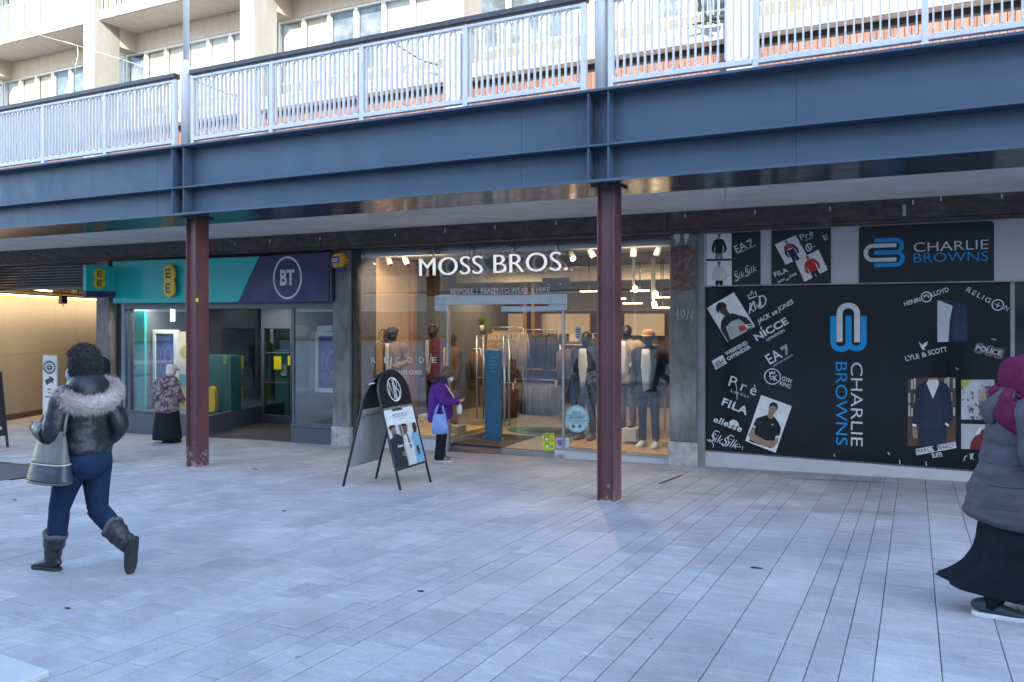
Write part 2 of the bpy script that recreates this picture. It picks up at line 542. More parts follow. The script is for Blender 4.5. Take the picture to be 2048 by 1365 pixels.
for x0, wd in seq:
    ln = .33 if wd == NW else .645
    y = 1.0 - rng.random() * ln
    while y < 11.72:
        y1 = y + ln
        a, bq = max(y, 1.0), min(y1, 11.74)
        if bq - a > .05 and not in_patch(x0 + wd / 2, (a + bq) / 2):
            pts = [px_of(X, Y, G(X, Y)) for X, Y in ((x0, a), (x0 + wd, a), (x0 + wd, bq), (x0, bq))]
            ar = 0
            if all(pts):
                cu = sum(p[0] for p in pts) / 4; cv = sum(p[1] for p in pts) / 4
                if -20 < cu < 2068 and cv < 1385:
                    ar = abs(sum(pts[i][0] * pts[(i + 1) % 4][1] - pts[(i + 1) % 4][0] * pts[i][1] for i in range(4))) / 2
            slabs.append((ar, x0, wd, a, bq))
        y = y1
slabs.sort(key=lambda s: -s[0])
def slab_geo(wd, ln):
    g, c, e = .0028, .0035, .0025
    hw, hl = wd / 2 - g, ln / 2 - g
    vs = []
    for (ix, dz) in ((c, 0), (0, -e), (0, -.03)):
        for sx, sy in ((-1, -1), (1, -1), (1, 1), (-1, 1)):
            X, Y = sx * (hw - ix), sy * (hl - ix)
            vs.append((X, Y, GA * X + GB * Y + dz))
    fs = [(0, 1, 2, 3)]
    for k in (0, 4):
        for i in range(4):
            fs.append((k + 4 + i, k + 4 + (i + 1) % 4, k + (i + 1) % 4, k + i))
    return vs, fs
meshes = {}
rest = MB()
for i, (ar, x0, wd, a, bq) in enumerate(slabs):
    cx, cy = x0 + wd / 2, (a + bq) / 2
    z = G(cx, cy) + rng.uniform(-.0016, .0016)
    if i < 300:
        k = (wd, round(bq - a, 3))
        if k not in meshes:
            me = bpy.data.meshes.new('paving_slab'); vs, fs = slab_geo(*k); me.from_pydata(vs, [], fs); me.materials.append(PAVE); meshes[k] = me
        inst(meshes[k], 'paving_slab', pav, (cx, cy, z))
    else:
        vs, fs = slab_geo(wd, bq - a)
        rest.add([(p[0] + cx, p[1] + cy, p[2] + z) for p in vs], fs)
ro = rest.build('distant_paving_slab', PAVE, pav); ro['kind'] = 'stuff'

# dark inspection cover let into the paving at the left
ASPH = mat('dark_cover', (.07, .072, .078), .8, var=.2, vs=8, bump=.3, bs=120)
b = MB(); pq = [(-13.15, 6.4), (-10.82, 6.4), (-10.82, 7.55), (-13.15, 7.55)]
b.prism([(x, y, G(x, y) - .016) for x, y in pq], (0, 0, .014))
cover = tag(b.build('ground_cover', ASPH), 'dark square cover panel let into the pale paving at the left edge', 'ground cover')
b = MB()
for k in range(4): b.bar(V((*pq[k], G(*pq[k]) + .001)), V((*pq[(k + 1) % 4], G(*pq[(k + 1) % 4]) + .001)), .03, .012)
b.build('cover_frame', BLACKM, cover)
# slot drain
p, q = on(1318, 968), on(1364, 951)
b = MB(); b.bar(V(p) + V((0, 0, .002)), V(q) + V((0, 0, .002)), .035, .006)
tag(b.build('drain_slot', mat('drain_iron', (.02, .022, .025), .5)), 'narrow dark drain slot in the paving near the concrete pillar', 'drain')
# pale stone step in the near left corner
b = MB()
c0 = on(108, 1352); zz = G(c0.x, c0.y)
b.hexa([(-9, 1.0, zz - .15), (c0.x, 1.0, zz - .15), (c0.x, c0.y, zz - .15), (-9, c0.y + .12, zz - .15),
        (-9, 1.0, zz + .035), (c0.x - .01, 1.0, zz + .035), (c0.x - .01, c0.y - .01, zz + .035), (-9, c0.y + .11, zz + .035)])
tag(b.build('stone_step', mat('pale_stone', (.44, .43, .42), .6, var=.08, vs=3, grain=.06, bump=.1), bev=.012), 'pale smooth stone step in the near left corner of the paving', 'step')

# ================================================================ block of flats above the shops
flats = thing('apartment_building', 'sunlit cream concrete building with fins and balconies above the shop canopy', 'building', (-9.6, 16, 4.5))
PITCH = 6.36
FX = [-3.26 + PITCH * k for k in range(-5, 4)]
for x in FX:
    boxo('fin', PALE, flats, x, x + .5, 15.7, 16.57, 4.4, 17.9, bev=.015)
    for z0, z1 in ((10.35, 10.93), (13.75, 14.3), (6.95, 7.5)):
        boxo('fin_bracket', TAN, flats, x + .01, x + .49, 16.572, 17.158, z0, z1)
BLIND = mat('cream_blind', (.46, .45, .42), .8, var=.14, vs=2, col2=(.5, .5, .48), cut=(.5, .8))
BLIND2 = mat('dim_room', (.10, .13, .17), .7, var=.3, vs=1.5, col2=(.22, .26, .3))
WINF = mat('white_window_frame', (.6, .59, .56), .5, var=.05)
PICK = mat('pale_green_baluster', (.46, .50, .40), .5, var=.06)
def win_mesh():
    f = MB(); W2, H = .45, 1.8
    for x0, x1, z0, z1 in ((-.45, -.39, 0, H), (.39, .45, 0, H), (-.39, .39, 0, .06), (-.39, .39, H - .06, H)):
        f.box(x0 + .002, x1 - .002, -.05, .05, z0, z1)
    return f
wf = win_mesh().build('window', WINF, flats, local=True); wfm = wf.data
pn = MB(); pn.box(-.388, .388, -.006, .006, .062, 1.738); pm_ = pn.build('pane', GLASS2, wf, local=True); pnm = pm_.data
bl = MB(); bl.face([(-.4, .09, .05), (.4, .09, .05), (.4, .09, 1.75), (-.4, .09, 1.75)])
bo = bl.build('blind_dim_room', BLIND, wf, local=True); blm = bo.data
bl2 = blm.copy(); bl2.materials.clear(); bl2.materials.append(BLIND2)  # some windows get this sheet painted as a dim room, no blind
for o in (bo, pm_, wf): bpy.data.objects.remove(o)
for bi in range(len(FX) - 1):
    x0, x1 = FX[bi] + .5, FX[bi + 1]
    for lev, zs in enumerate((7.5, 10.93, 14.3)):
        boxo('balcony_slab', SLABM, flats, x0 + .002, x1 - .002, 15.86, 17.15, zs, zs + .28, bev=.01)
        boxo('slab_soffit', TAN, flats, x0 + .003, x1 - .003, 15.90, 17.14, zs - .012, zs - .002)
        if lev == 2: continue
        zt = 10.35 if lev == 0 else 13.75
        boxo('lintel', TAN, flats, x0 - .5, x1, 17.16, 17.4, zt, (10.93 if lev == 0 else 14.3) - .002)
        boxo('dado_panel', mat('cream_panel', (.175, .165, .138), .7, var=.1, vs=2), flats, x0 - .5, x1, 17.18, 17.3, zs + .28, zt - 1.8)
        for k in range(7):
            cx = x0 - .29 + .9 * k + .2
            if cx + .45 > x1 + .1: continue
            wo = inst(wfm, 'window', flats, tuple(V((cx, 17.24, zt - 1.802)) - flats.location))
            inst(pnm, 'pane', wo); inst(blm if (bi * 5 + k * 3 + lev) % 7 not in (0, 3) and not (bi >= 4 and k < 4) else bl2, 'blind_dim_room', wo)
        bb = MB()
        n = int((x1 - x0) / .115)
        for k in range(n + 1):
            X = x0 + .06 + (x1 - x0 - .12) * k / n
            bb.box(X - .009, X + .009, 15.92, 15.938, zs + .33, zs + 1.22)
        bb.box(x0 + .01, x1 - .01, 15.915, 15.943, zs + .30, zs + .33); bb.box(x0 + .01, x1 - .01, 15.905, 15.953, zs + 1.22, zs + 1.27)
        for X in (x0 + 1.5, x0 + 3, x0 + 4.4): bb.box(X - .03, X + .03, 15.90, 15.95, zs + .28, zs + 1.22)
        for k in range(3):
            X = x0 + .4 + k * 1.9; bb.tube([(X, 15.99, zs + .31), (X + .9, 15.98, zs + .345 + .02 * k), (X + 1.7, 15.99, zs + .30)], .018, 6)
        bb.build('balustrade', PICK, flats)
    # copper-coloured boarding at deck level
    boxo('boarding_backing', BLACKGAP, flats, x0 - .25, x1 + .2, 16.12, 16.3, 4.3, 7.49)
    boxo('sill_strip', mat('pale_sill', (.5, .42, .36), .7), flats, x0, x1, 15.98, 16.10, 4.44, 4.66)
    bd = meshes.get('board')
    if not bd:
        q = MB(); q.box(-.051, .051, 0, .05, 0, 2.62); tmp = q.build('cladding_board', COPPER); bd = tmp.data; bpy.data.objects.remove(tmp); meshes['board'] = bd
    if FX[bi] > -34 and FX[bi] < 2:
        n = int((x1 - x0) / .113)
        if bi in (0,): continue
        for k in range(n):
            if bi == len(FX) - 2 and k > 12: break
            inst(bd, 'cladding_board', flats, tuple(V((x0 + .06 + k * .113, 16.05 + rng.uniform(-.006, .006), 4.67)) - flats.location))
boxo('rear_wall', TAN, flats, -36, 16.5, 17.55, 18.2, 2.9, 18)
boxo('roof_edge', PALE, flats, -36, 16.5, 15.6, 18.2, 17.9, 18.4)
boxo('dark_room_sheet', BLACKGAP, flats, -36, 16.5, 17.42, 17.53, 4.3, 17.8)  # upright black sheet standing in for the dark rooms behind the windows
# slack black cables on the balconies
CAB = mat('black_cable', (.012, .012, .013), .6)
for i, (pp, r) in enumerate((([(772, 77), (805, 98), (845, 122), (878, 131)], .022), ([(395, 165), (430, 178), (455, 188), (478, 193)], .022), ([(1398, 0), (1405, 20), (1418, 40), (1436, 48)], .03))):
    b = MB(); b.tube([at(u, v, 15.6) for u, v in pp], r, 6)
    tag(b.build('cable', CAB), ('slack black cable behind the middle railing, fixed to the tall fin', 'thin black cable behind the railing just right of the left white pole', 'thick black cable hanging at top right behind the right railing')[i], 'cable', 'cables slung across the balconies')
b = MB(); b.tube([at(1418, 38, 15.62), at(1425, 36, 15.62), at(1448, 34, 15.62)], .05, 6); b.tube([at(1386, 50, 15.62), at(1410, 44, 15.62), at(1432, 39, 15.62)], .02, 6)
tag(b.build('cable_coil', CAB), 'coil of black cable lying on the balcony edge at top right', 'cable')
wt_ = mat('white_cable', (.7, .67, .62), .6)
b = MB(); b.tube([at(128, 83, 15.84), at(155, 92, 15.84), at(156, 110, 15.82), at(152, 128, 15.84), at(150, 150, 15.9)], .008, 5)
tag(b.build('white_cable', wt_), 'white cable looping down from the balcony soffit at top left', 'cable')
b = MB(); b.tube([at(0, 48, 15.4), at(163, 94, 15.55), at(240, 118, 15.6), at(300, 138, 15.62)], .004, 5)
tag(b.build('thin_wire', wt_), 'thin pale wire stretched across the upper left balconies', 'wire')

# ================================================================ canopy along the shops
XA, XB = -31.0, 11.0
ZD = 4.55                                       # deck edge
canopy = thing('canopy', 'long slate blue steel canopy with flanged fascia running over the shop fronts', 'canopy', (-9.4, 8.5, 3.54))
boxo('top_flange', STEEL, canopy, XA, XB, 8.14, 8.62, ZD - .03, ZD, bev=.004)
boxo('middle_flange', STEEL, canopy, XA, XB, 8.15, 8.328, 3.925, 3.948, bev=.003)
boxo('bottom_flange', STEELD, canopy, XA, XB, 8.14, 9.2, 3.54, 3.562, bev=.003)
boxo('bottom_lip', STEEL, canopy, XA, XB, 8.128, 8.139, 3.536, 3.566)
boxo('deck', SOFF, canopy, XA, XB, 8.63, 16.0, 4.30, 4.42)
CL = uX(1228, 8.4); cols = [CL - .1, uX(391, 8.4) - .1]
cut = [XA] + [uX(u, 8.33) for u in (-330, 61, 314, 632, 1043, 1593)] + [2.6, 5.2, 8.0, XB]
stf = []
for k in (-4, -3, -2, -1, 0, 1, 2):
    base = cols[0] + k * (cols[0] - cols[1])
    if XA < base < XB: stf.append(base)
for x in stf: cut += [x - .115, x + .115]
cut = sorted(cut)
for i in range(len(cut) - 1):
    a, bq = cut[i], cut[i + 1]
    for z0, z1 in ((3.563, 3.924), (3.949, ZD - .031)):
        boxo('fascia_panel', STEEL, canopy, a + .0015, bq - .0015, 8.33 + .002 * (i % 2), 8.36, z0, z1)
for x in stf:
    for d in (-.115, .115):
        for z0, z1 in ((3.563, 3.924), (3.949, ZD - .031)):
            boxo('stiffener', STEEL, canopy, x + d - .008, x + d + .008, 8.165, 8.328, z0, z1)
sx = [XA, -24.4, -20.6, -16.9, -13.2, -9.5, -6.0, -2.4, .9, 4.4, 7.8, XB]
for i in range(len(sx) - 1):
    b = MB(); a, c = sx[i] + .003, sx[i + 1] - .003
    b.prism([(a + .5, 9.205, 3.585), (c + .5, 9.205, 3.585), (c, 11.36, 3.585), (a, 11.36, 3.585)], (0, 0, .06))
    b.build('soffit_panel', SOFF, canopy)
boxo('soffit_core', BLACKGAP, canopy, XA, XB, 8.42, 11.9, 3.66, 4.28)
# bolt heads along the flanges
b = MB()
for x in [XA + .65 * k for k in range(int((XB - XA) / .65))]:
    for z in (ZD + .001, 3.949): b.lathe((x, 8.175, z), [(.011, 0), (.010, .007), (.003, .009)], 6)
bo = b.build('flange_bolt', BLACKM, canopy); bo['kind'] = 'stuff'

# brown downstand beam over the shop fronts
beam = thing('downstand_beam', 'dark brown weathered beam above the shop signs, below the grey soffit', 'beam', (-9, 11.6, 3.3))
bx = [-31, -22.3, -15.95, -9.58, -3.2, 3.15, 11]
for i in range(6):
    boxo('beam_length', BEAMM, beam, bx[i] + .004, bx[i + 1] - .004, 11.37, 11.62, 3.33, 3.655, bev=.01)
boxo('beam_ledge', BEAMM, beam, -31, 11, 11.40, 11.60, 3.29, 3.328, bev=.006)
SPL = mat('white_splash', (.6, .6, .6), .8)
b = MB()
for u, v in ((1370, 432), (1510, 425), (1660, 418), (1826, 405), (1882, 398), (2004, 393), (990, 455), (1112, 446), (890, 462), (790, 470), (640, 478), (540, 483), (470, 488)):
    p = at(u, v, 11.368); b.box(p.x - .008, p.x + .008, 11.362, 11.369, p.z - .03, p.z + .03)
b.build('paint_splash', SPL, beam)
p0, p1 = at(1805, 410, 11.369), at(1812, 432, 11.369)
b = MB(); b.box(p0.x, p1.x, 11.363, 11.3695, p1.z, p0.z); b.build('paint_patch', mat('pale_grey_smear', (.42, .42, .43), .8, var=.3, vs=15), beam)

# steel columns
def worn_paint():
    m, t, N, L, b = nt('worn_oxide_paint')
    geo = N.new('ShaderNodeNewGeometry'); pos = geo.outputs['Position']
    n = tex_noise(t, pos, 9, 5, .7); n2 = tex_noise(t, pos, 2.2, 5, .6); n3 = tex_noise(t, scaled(t, pos, (30, 30, 1.5)), 1, 3, .6)
    sx = N.new('ShaderNodeSeparateXYZ'); L.new(pos, sx.inputs[0])
    h = mapr(t, sx.outputs[2], -.15, .5, .44, .78)          # paint is chipped most round the foot
    s = N.new('ShaderNodeMath'); s.operation = 'SUBTRACT'; L.new(n.outputs[0], s.inputs[0]); L.new(h, s.inputs[1])
    chip = mapr(t, s.outputs[0], 0, .03, 0, 1)
    c = mixc(t, mapr(t, n2.outputs[0], .35, .65, 0, 1), (.125, .047, .050), (.088, .035, .040))
    c = mixc(t, mapr(t, n3.outputs[0], .6, .75, 0, .25), c, (.22, .16, .16))
    c = mixc(t, chip, c, (.26, .22, .19))
    L.new(c, b.inputs['Base Color']); L.new(mapr(t, n2.outputs[0], .3, .7, .3, .48), b.inputs['Roughness'])
    bp = N.new('ShaderNodeBump'); bp.inputs['Strength'].default_value = .25; bp.inputs['Distance'].default_value = .004; L.new(n.outputs[0], bp.inputs['Height']); L.new(bp.outputs[0], b.inputs['Normal'])
    return m
WORN = worn_paint()
def column(xc, label):
    y0 = 8.4; zb = G(xc, 8.5) - .06
    t = thing('steel_column', label, 'column', (xc, y0 + .12, zb + .06), group='oxide red steel columns under the canopy')
    boxo('flange', WORN, t, xc - .1, xc - .088, y0, y0 + .25, zb, 3.538, bev=.002)
    boxo('flange', WORN, t, xc + .088, xc + .1, y0, y0 + .25, zb, 3.538, bev=.002)
    boxo('web', WORN, t, xc - .0875, xc + .0875, y0 + .05, y0 + .20, zb, 3.538)
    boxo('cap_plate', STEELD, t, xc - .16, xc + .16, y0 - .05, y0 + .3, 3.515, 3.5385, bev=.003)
    b = MB(); b.prism([(x, y, G(x, y) - .01) for x, y in ((xc - .13, y0 - .02), (xc + .13, y0 - .02), (xc + .13, y0 + .27), (xc - .13, y0 + .27))], (0, 0, .016))
    b.build('mortar_bed', mat('mortar', (.42, .39, .35), .9, var=.2, vs=12), t)
    return t
c1 = column(cols[0], 'oxide red steel column in front of the suit shop window, nearest the middle')
c2 = column(cols[1], 'oxide red steel column with small yellow sticker in front of the teal shop')
p = at(393, 601, 8.4)
st = MB(); st.box(cols[1] + .101, cols[1] + .103, 8.405, 8.45, p.z - .022, p.z + .03)
st.build('sticker', flat((.75, .8, .03)), c2)

# white tubular poles rising from the canopy edge
for u, lab in ((372.5, 'white tubular pole rising from the canopy between the left and middle railings'), (1203, 'white tubular pole rising from the canopy between the middle and right railings')):
    x = uX(u, 8.38)
    t = thing('white_pole', lab, 'pole', (x, 8.38, ZD), group='white poles on the canopy edge')
    b = MB(); b.lathe((x, 8.38, ZD), [(.073, 0), (.073, 1.12), (.066, 1.2), (.045, 1.30)], 20); b.build('pole_sleeve', WHITE, t)
    b = MB(); b.lathe((x, 8.38, ZD), [(.044, 1.28), (.044, 4.6), (.0, 4.62)], 16); b.build('pole_shaft', WHITE, t)
    b = MB(); b.lathe((x, 8.38, ZD + .001), [(.1, 0), (.1, .012), (.075, .014)], 20); b.build('base_flange', WHITE, t)

# railings with looped flat-bar infill
def serpentine(mb, x0, x1, z0, z1, y):
    pitch = .0785; n = max(2, int(round((x1 - x0) / pitch))); pitch = (x1 - x0) / n
    r = pitch / 2; pts = []
    X = x0 + r * .9
    up = True
    for k in range(n):
        xx = x0 + pitch * (k + .5)
        nx = xx + pitch
        if up:
            pts += [(xx, z0 + r), (xx, z1 - r * 1.3)]
            if k < n - 1: pts += [(xx + r * .45, z1 - r * .35), (xx + r, z1 - .006), (nx - r * .45, z1 - r * .35)]
        else:
            pts += [(xx, z1 - r * 1.3), (xx, z0 + r)]
            if k < n - 1: pts += [(xx + r * (1 - math.cos(R(a))), z0 + r - r * math.sin(R(a)) + .004) for a in (30, 60, 90, 120, 150)]
        up = not up
    th, dp = .0075, .021
    vs = []; P = [V(p) for p in pts]; m = len(P)
    for i in range(m):
        d = (P[min(i + 1, m - 1)] - P[max(i - 1, 0)]).normalized(); nn = V((-d.y, d.x)) * th
        for s, yy in ((1, -dp), (-1, -dp), (-1, dp), (1, dp)):
            q = P[i] + nn * s; vs.append((q.x, y + yy, q.y))
    fs = []
    for i in range(m - 1):
        for j in range(4):
            fs.append((i * 4 + j, i * 4 + (j + 1) % 4, i * 4 + 4 + (j + 1) % 4, i * 4 + 4 + j))
    fs += [(0, 1, 2, 3), tuple((m - 1) * 4 + j for j in (3, 2, 1, 0))]
    mb.add(vs, fs)
def railing(posts, label):
    y = 8.34
    t = thing('railing', label, 'railing', ((posts[0] + posts[-1]) / 2, y, ZD), group='white looped railings along the canopy edge')
    for p in posts:
        boxo('post', WHITE, t, p - .028, p + .028, y - .04, y + .04, ZD + .002, 5.535, bev=.003)
    for a, c in zip(posts[:-1], posts[1:]):
        boxo('bottom_rail', WHITE, t, a + .029, c - .029, y - .035, y + .035, 4.635, 4.69, bev=.003)
        b = MB(); serpentine(b, a + .03, c - .03, 4.69, 5.54, y); b.build('looped_bar', WHITE, t)
    boxo('top_rail', WHITE, t, posts[0] - .03, posts[-1] + .03, y - .035, y + .035, 5.536, 5.57, bev=.003)
    boxo('handrail', RAILD, t, posts[0] - .05, posts[-1] + .05, y - .06, y + .06, 5.59, 5.665, bev=.012)
    b = MB()
    for p in posts: b.box(p - .02, p + .02, y - .02, y + .02, 5.57, 5.592)
    b.build('handrail_bracket', WHITE, t)
PX = [uX(u, 8.34) for u in (350, 388, 545, 725, 932, 1168, 1223, 1512, 1850)]
railing([PX[0] - 1.53 * k for k in range(11, -1, -1)], 'white looped railing with dark handrail left of the left white pole')
railing(PX[1:6], 'white looped railing between the two white poles above the suit shop')
railing(PX[6:9] + [PX[8] + 1.53 * k for k in range(1, 5)], 'white looped railing right of the right white pole, cut by the photo edge')

# ================================================================ building across the street, seen only in the shop glass
opp = thing('opposite_building', 'tall pale block across the street with white railing, mirrored in the shop windows', 'building', (-8, -24, .5))
OPC = mat('opposite_render', (.46, .43, .40), .8, var=.1, vs=.6)
boxo('wall', OPC, opp, -14, 36, -36, -22, -2.0, 23.9)
boxo('side_wing', OPC, opp, -80, -14.01, -36, -22, -2.6, 9.2)
boxo('fascia', STEEL, opp, -80, 36, -20.7, -20.3, 4.7, 5.9)
boxo('soffit_band', TAN, opp, -80, 36, -22, -20.3, 3.6, 4.69)
boxo('canopy_fascia', STEEL, opp, -80, 36, -18.6, -18.3, .9, 2.3)
boxo('canopy_deck', SOFF, opp, -80, 36, -22, -18.62, 2.0, 2.25)
b = MB()
for k in range(750):
    x = -70 + k * .14; b.box(x, x + .05, -18.5, -18.46, 2.4, 3.3)
b.box(-80, 36, -18.53, -18.43, 3.3, 3.42); b.box(-80, 36, -18.53, -18.43, 2.32, 2.4)
for k in range(70):
    x = -70 + k * 1.5; b.box(x - .04, x + .04, -18.52, -18.44, 2.3, 3.3)
rl = b.build('railing', WHITE, opp)
OPW = mat('opposite_window', (.04, .055, .07), .1, var=.1)
f = MB(); f.box(-.9, .9, -.05, .05, 0, 1.9); fo = f.build('window', OPW, opp, local=True); fo.location = (0, 0, -100); fm = fo.data; bpy.data.objects.remove(fo)
for lev in range(5):
    for k in range(40):
        
        if (lev == 0 or k * 2.3 - 52 > -13) and k * 2.3 - 52 < 34: inst(fm, 'window', opp, tuple(V((-52 + k * 2.3, -21.97, 6.6 + lev * 3.35)) - opp.location))
for k in range(40):
    inst(fm, 'shop_window', opp, tuple(V((-52 + k * 2.3, -21.97, -.2)) - opp.location))
for k in range(7):
    x = -40 + k * 9
    t = thing('lamp_post', 'white lamp post with a flat disc head across the street', 'lamp post', (x, -16.5, G(x, -16.5)), group='lamp posts across the street')
    b = MB(); b.lathe((x, -16.5, G(x, -16.5)), [(.09, 0), (.09, 1.2), (.06, 1.3), (.05, 5.2)], 12); b.build('post', WHITE, t)
    b = MB(); b.lathe((x, -16.5, G(x, -16.5)), [(.06, 5.2), (.35, 5.35), (.38, 5.42), (.1, 5.5)], 16); b.build('lamp_head', WHITE, t)
# ================================================================ concrete pillars between the shops
def pillar(u0, u1, Yf, label, plinth=True, side=None):
    x0, x1 = uX(u0, Yf), uX(u1, Yf)
    zb = G((x0 + x1) / 2, Yf)
    t = thing('concrete_pillar', label, 'pillar', ((x0 + x1) / 2, Yf + .3, zb), group='concrete pillars between the shop fronts')
    boxo('shaft', CONC, t, x0, x1, Yf, Yf + .75, zb - .2 + (.55 if plinth else 0), 3.286, bev=.012)
    if plinth:
        boxo('plinth', mat('grey_plinth_stone', (.40, .39, .38), .8, var=.25, vs=5, bump=.3, bs=30, col2=(.3, .28, .27)), t, x0 - .02, x1 + .02, Yf - .02, Yf + .77, zb - .25, zb + .3497, bev=.01)
    return t, x0, x1
P1, p1a, p1b = pillar(1339, 1391, 11.65, 'grey concrete pillar with brown patch between suit shop and black printed shop window')
ptch = MB()
fw = wall(11.646)
ppoly(ptch, fw, [(1341, 502), (1348, 493), (1372, 490), (1391, 496), (1390, 540), (1391, 578), (1366, 583), (1342, 579), (1344, 540)], k=.004, th=.006)
ptch.build('rough_patch', mat('brown_render_patch', (.13, .085, .07), .95, var=.4, vs=9, bump=1.0, bs=28, col2=(.2, .15, .13)), P1)
b = MB()
ppoly(b, fw, [(1347, 452), (1352, 440), (1362, 446), (1360, 480), (1354, 492), (1349, 478)], k=.005)
ppoly(b, fw, [(1368, 448), (1376, 436), (1381, 440), (1378, 476), (1371, 489), (1367, 470)], k=.005)
b.build('paint_drip', mat('white_drip', (.55, .55, .55), .8, var=.4, vs=14), P1)
b = MB()
for pts in ([(1351, 630), (1356, 618), (1356, 640)], [(1352, 631), (1358, 630)], [(1362, 622), (1368, 620), (1370, 632), (1364, 636), (1362, 622)], [(1374, 640), (1377, 620), (1384, 638), (1386, 620)]):
    pstroke(b, fw, pts, 1.6, k=.004)
b.build('scratched_mark', mat('chalk_mark', (.45, .45, .46), .9), P1)
P2, p2a, p2b = pillar(665, 699, 11.65, 'stained concrete pillar carrying the orange alarm box')
P3, p3a, p3b = pillar(192, 217, 11.65, 'tall pale concrete pillar behind the projecting teal sign')
for (t, a, c) in ((P2, p2b, 12.3), (P3, p3b, 12.45)):
    pass
# dark returns at the right-hand sides of the pillars
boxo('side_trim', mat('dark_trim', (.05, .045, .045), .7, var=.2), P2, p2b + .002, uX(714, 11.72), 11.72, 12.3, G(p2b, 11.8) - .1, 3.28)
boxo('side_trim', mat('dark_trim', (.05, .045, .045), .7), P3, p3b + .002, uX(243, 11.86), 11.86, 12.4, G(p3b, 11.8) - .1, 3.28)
boxo('side_trim', mat('grey_trim', (.2, .2, .21), .6, var=.15), P1, p1b + .002, uX(1409, 11.73), 11.70, 12.3, G(p1b, 11.8) - .1, 3.28)

# ================================================================ teal phone shop
ee = thing('phone_shop', 'phone shop with teal and navy front and recessed dark doorway', 'shop', (-12.6, 12, G(-12.6, 12)))
TEAL = mat('teal_sign', (.016, .42, .41), .16, var=.05, vs=1, spec=.5)
NAVY = mat('navy_sign', (.034, .030, .115), .55, var=.015, vs=.6)
TEALI = mat('teal_board', (.01, .42, .37), .6, var=.08)
TEALD = mat('dark_teal_board', (.006, .075, .078), .6, var=.08)
YEL = mat('warm_yellow', (.72, .46, .03), .4, var=.05)
INK = flat((.02, .06, .08))
GREYW = mat('grey_white_paint', (.66, .66, .64), .5, var=.05)
EX0, EX1 = uX(252, 11.8), uX(665, 11.7)
ZF = -.43
boxo('floor', mat('dark_door_mat', (.045, .04, .042), .9, var=.25, vs=6, bump=.3, bs=150), ee, EX0 - .2, EX1 - .05, 11.86, 19, ZF - .1, ZF + .03)
boxo('ceiling', mat('dark_ceiling', (.06, .06, .07), .8), ee, EX0 - .2, EX1 - .05, 11.95, 19, 2.36, 2.5)
boxo('back_wall', TEALD, ee, EX0 - .2, EX1 - .05, 19.0, 19.2, ZF, 2.5)
boxo('side_wall', mat('shop_side', (.10, .11, .13), .8), ee, EX0 - .4, EX0 - .21, 11.9, 19, ZF, 2.5)
boxo('side_wall', mat('shop_side', (.10, .11, .13), .8), ee, EX1 + .1, EX1 + .2, 12.5, 19, ZF, 2.5)
boxo('upper_wall', BEAMM, ee, EX0 - .5, EX1, 11.75, 11.9, 2.36, 3.28)
# front window, its stall riser and frames
RX, RY0, RX1, RY1 = -13.2, 11.80, -13.62, 14.0
zs = -.01
boxo('stall_riser', DARKM, ee, EX0, RX, 11.78, 11.95, G(EX0, 11.8) - .2, zs, bev=.008)
boxo('window_sill', DARKM, ee, EX0 - .0, RX + .01, 11.76, 11.98, zs + .002, zs + .05, bev=.006)
boxo('window_post', mat('blue_grey_post', (.13, .17, .23), .4), ee, uX(244, 11.76), uX(251, 11.76), 11.74, 11.86, G(EX0, 11.8) - .1, 2.34, bev=.006)
boxo('window_post', DARKM, ee, uX(258, 11.8), uX(263, 11.8), 11.77, 11.87, zs + .05, 2.22)
boxo('window_post', DARKM, ee, RX - .05, RX + .01, 11.77, 11.87, zs + .05, 2.22)
boxo('window_head', DARKM, ee, EX0 - .1, EX1 - .03, 11.745, 11.95, 2.22, 2.355, bev=.006)
gp = boxo('window_pane', GLASS, ee, uX(263, 11.8), RX - .051, 11.81, 11.82, zs + .051, 2.219)
b = MB(); d = (V((RX1, RY1, 0)) - V((RX, RY0 + .08, 0)))
def wallrun(mb, a, c, z0, z1, th):
    a, c = V((*a, 0)), V((*c, 0)); n = (c - a).normalized().cross(V((0, 0, 1))) * (th / 2)
    mb.hexa([a - n + V((0, 0, z0)), c - n + V((0, 0, z0)), c + n + V((0, 0, z0)), a + n + V((0, 0, z0)), a - n + V((0, 0, z1)), c - n + V((0, 0, z1)), c + n + V((0, 0, z1)), a + n + V((0, 0, z1))])
wallrun(b, (RX, 11.96), (RX1, RY1), ZF, zs, .12); b.build('return_riser', DARKM, ee)
b = MB(); wallrun(b, (RX, 11.88), (RX1, RY1), zs + .002, 2.3, .012); b.build('return_pane', GLASS, ee)
# door
DX0, DX1, DY = RX1 + .03, -12.66, 14.05
for nm, a, c, z0, z1 in (('door_post', DX0, DX0 + .09, ZF + .03, 2.3), ('door_post', DX1 - .05, DX1, ZF + .03, 2.3), ('door_bottom', DX0 + .091, DX1 - .051, ZF + .035, ZF + .22), ('door_head', DX0 + .091, DX1 - .051, 1.78, 2.3)):
    boxo(nm, DARKM, ee, a, c, DY - .04, DY + .05, z0, z1, bev=.005)
dp = boxo('door_pane', GLASS, ee, DX0 + .091, DX1 - .051, DY, DY + .01, ZF + .222, 1.779)
fd = wall(DY)
b = MB()
for v in (706, 765):
    for k in range(22):
        u = 520 + k * 2.9
        x, y = fd.px(u, v); b.prism([fd.P(*q, .004) for q in ellip(x, y, .008, .008, 6)], fd.n * .001)
b.build('dotted_line', flat((.6, .6, .6)), dp)
b = MB(); ppoly(b, fd, [(548, 713), (563, 713), (563, 739), (548, 739)], k=.006); b.build('yellow_notice', flat((.62, .52, .02)), dp)
b = MB(); ppoly(b, fd, [(576, 712), (586, 712), (586, 731), (576, 731)], k=.006)
b.build('yellow_notice', flat((.62, .52, .02)), dp)
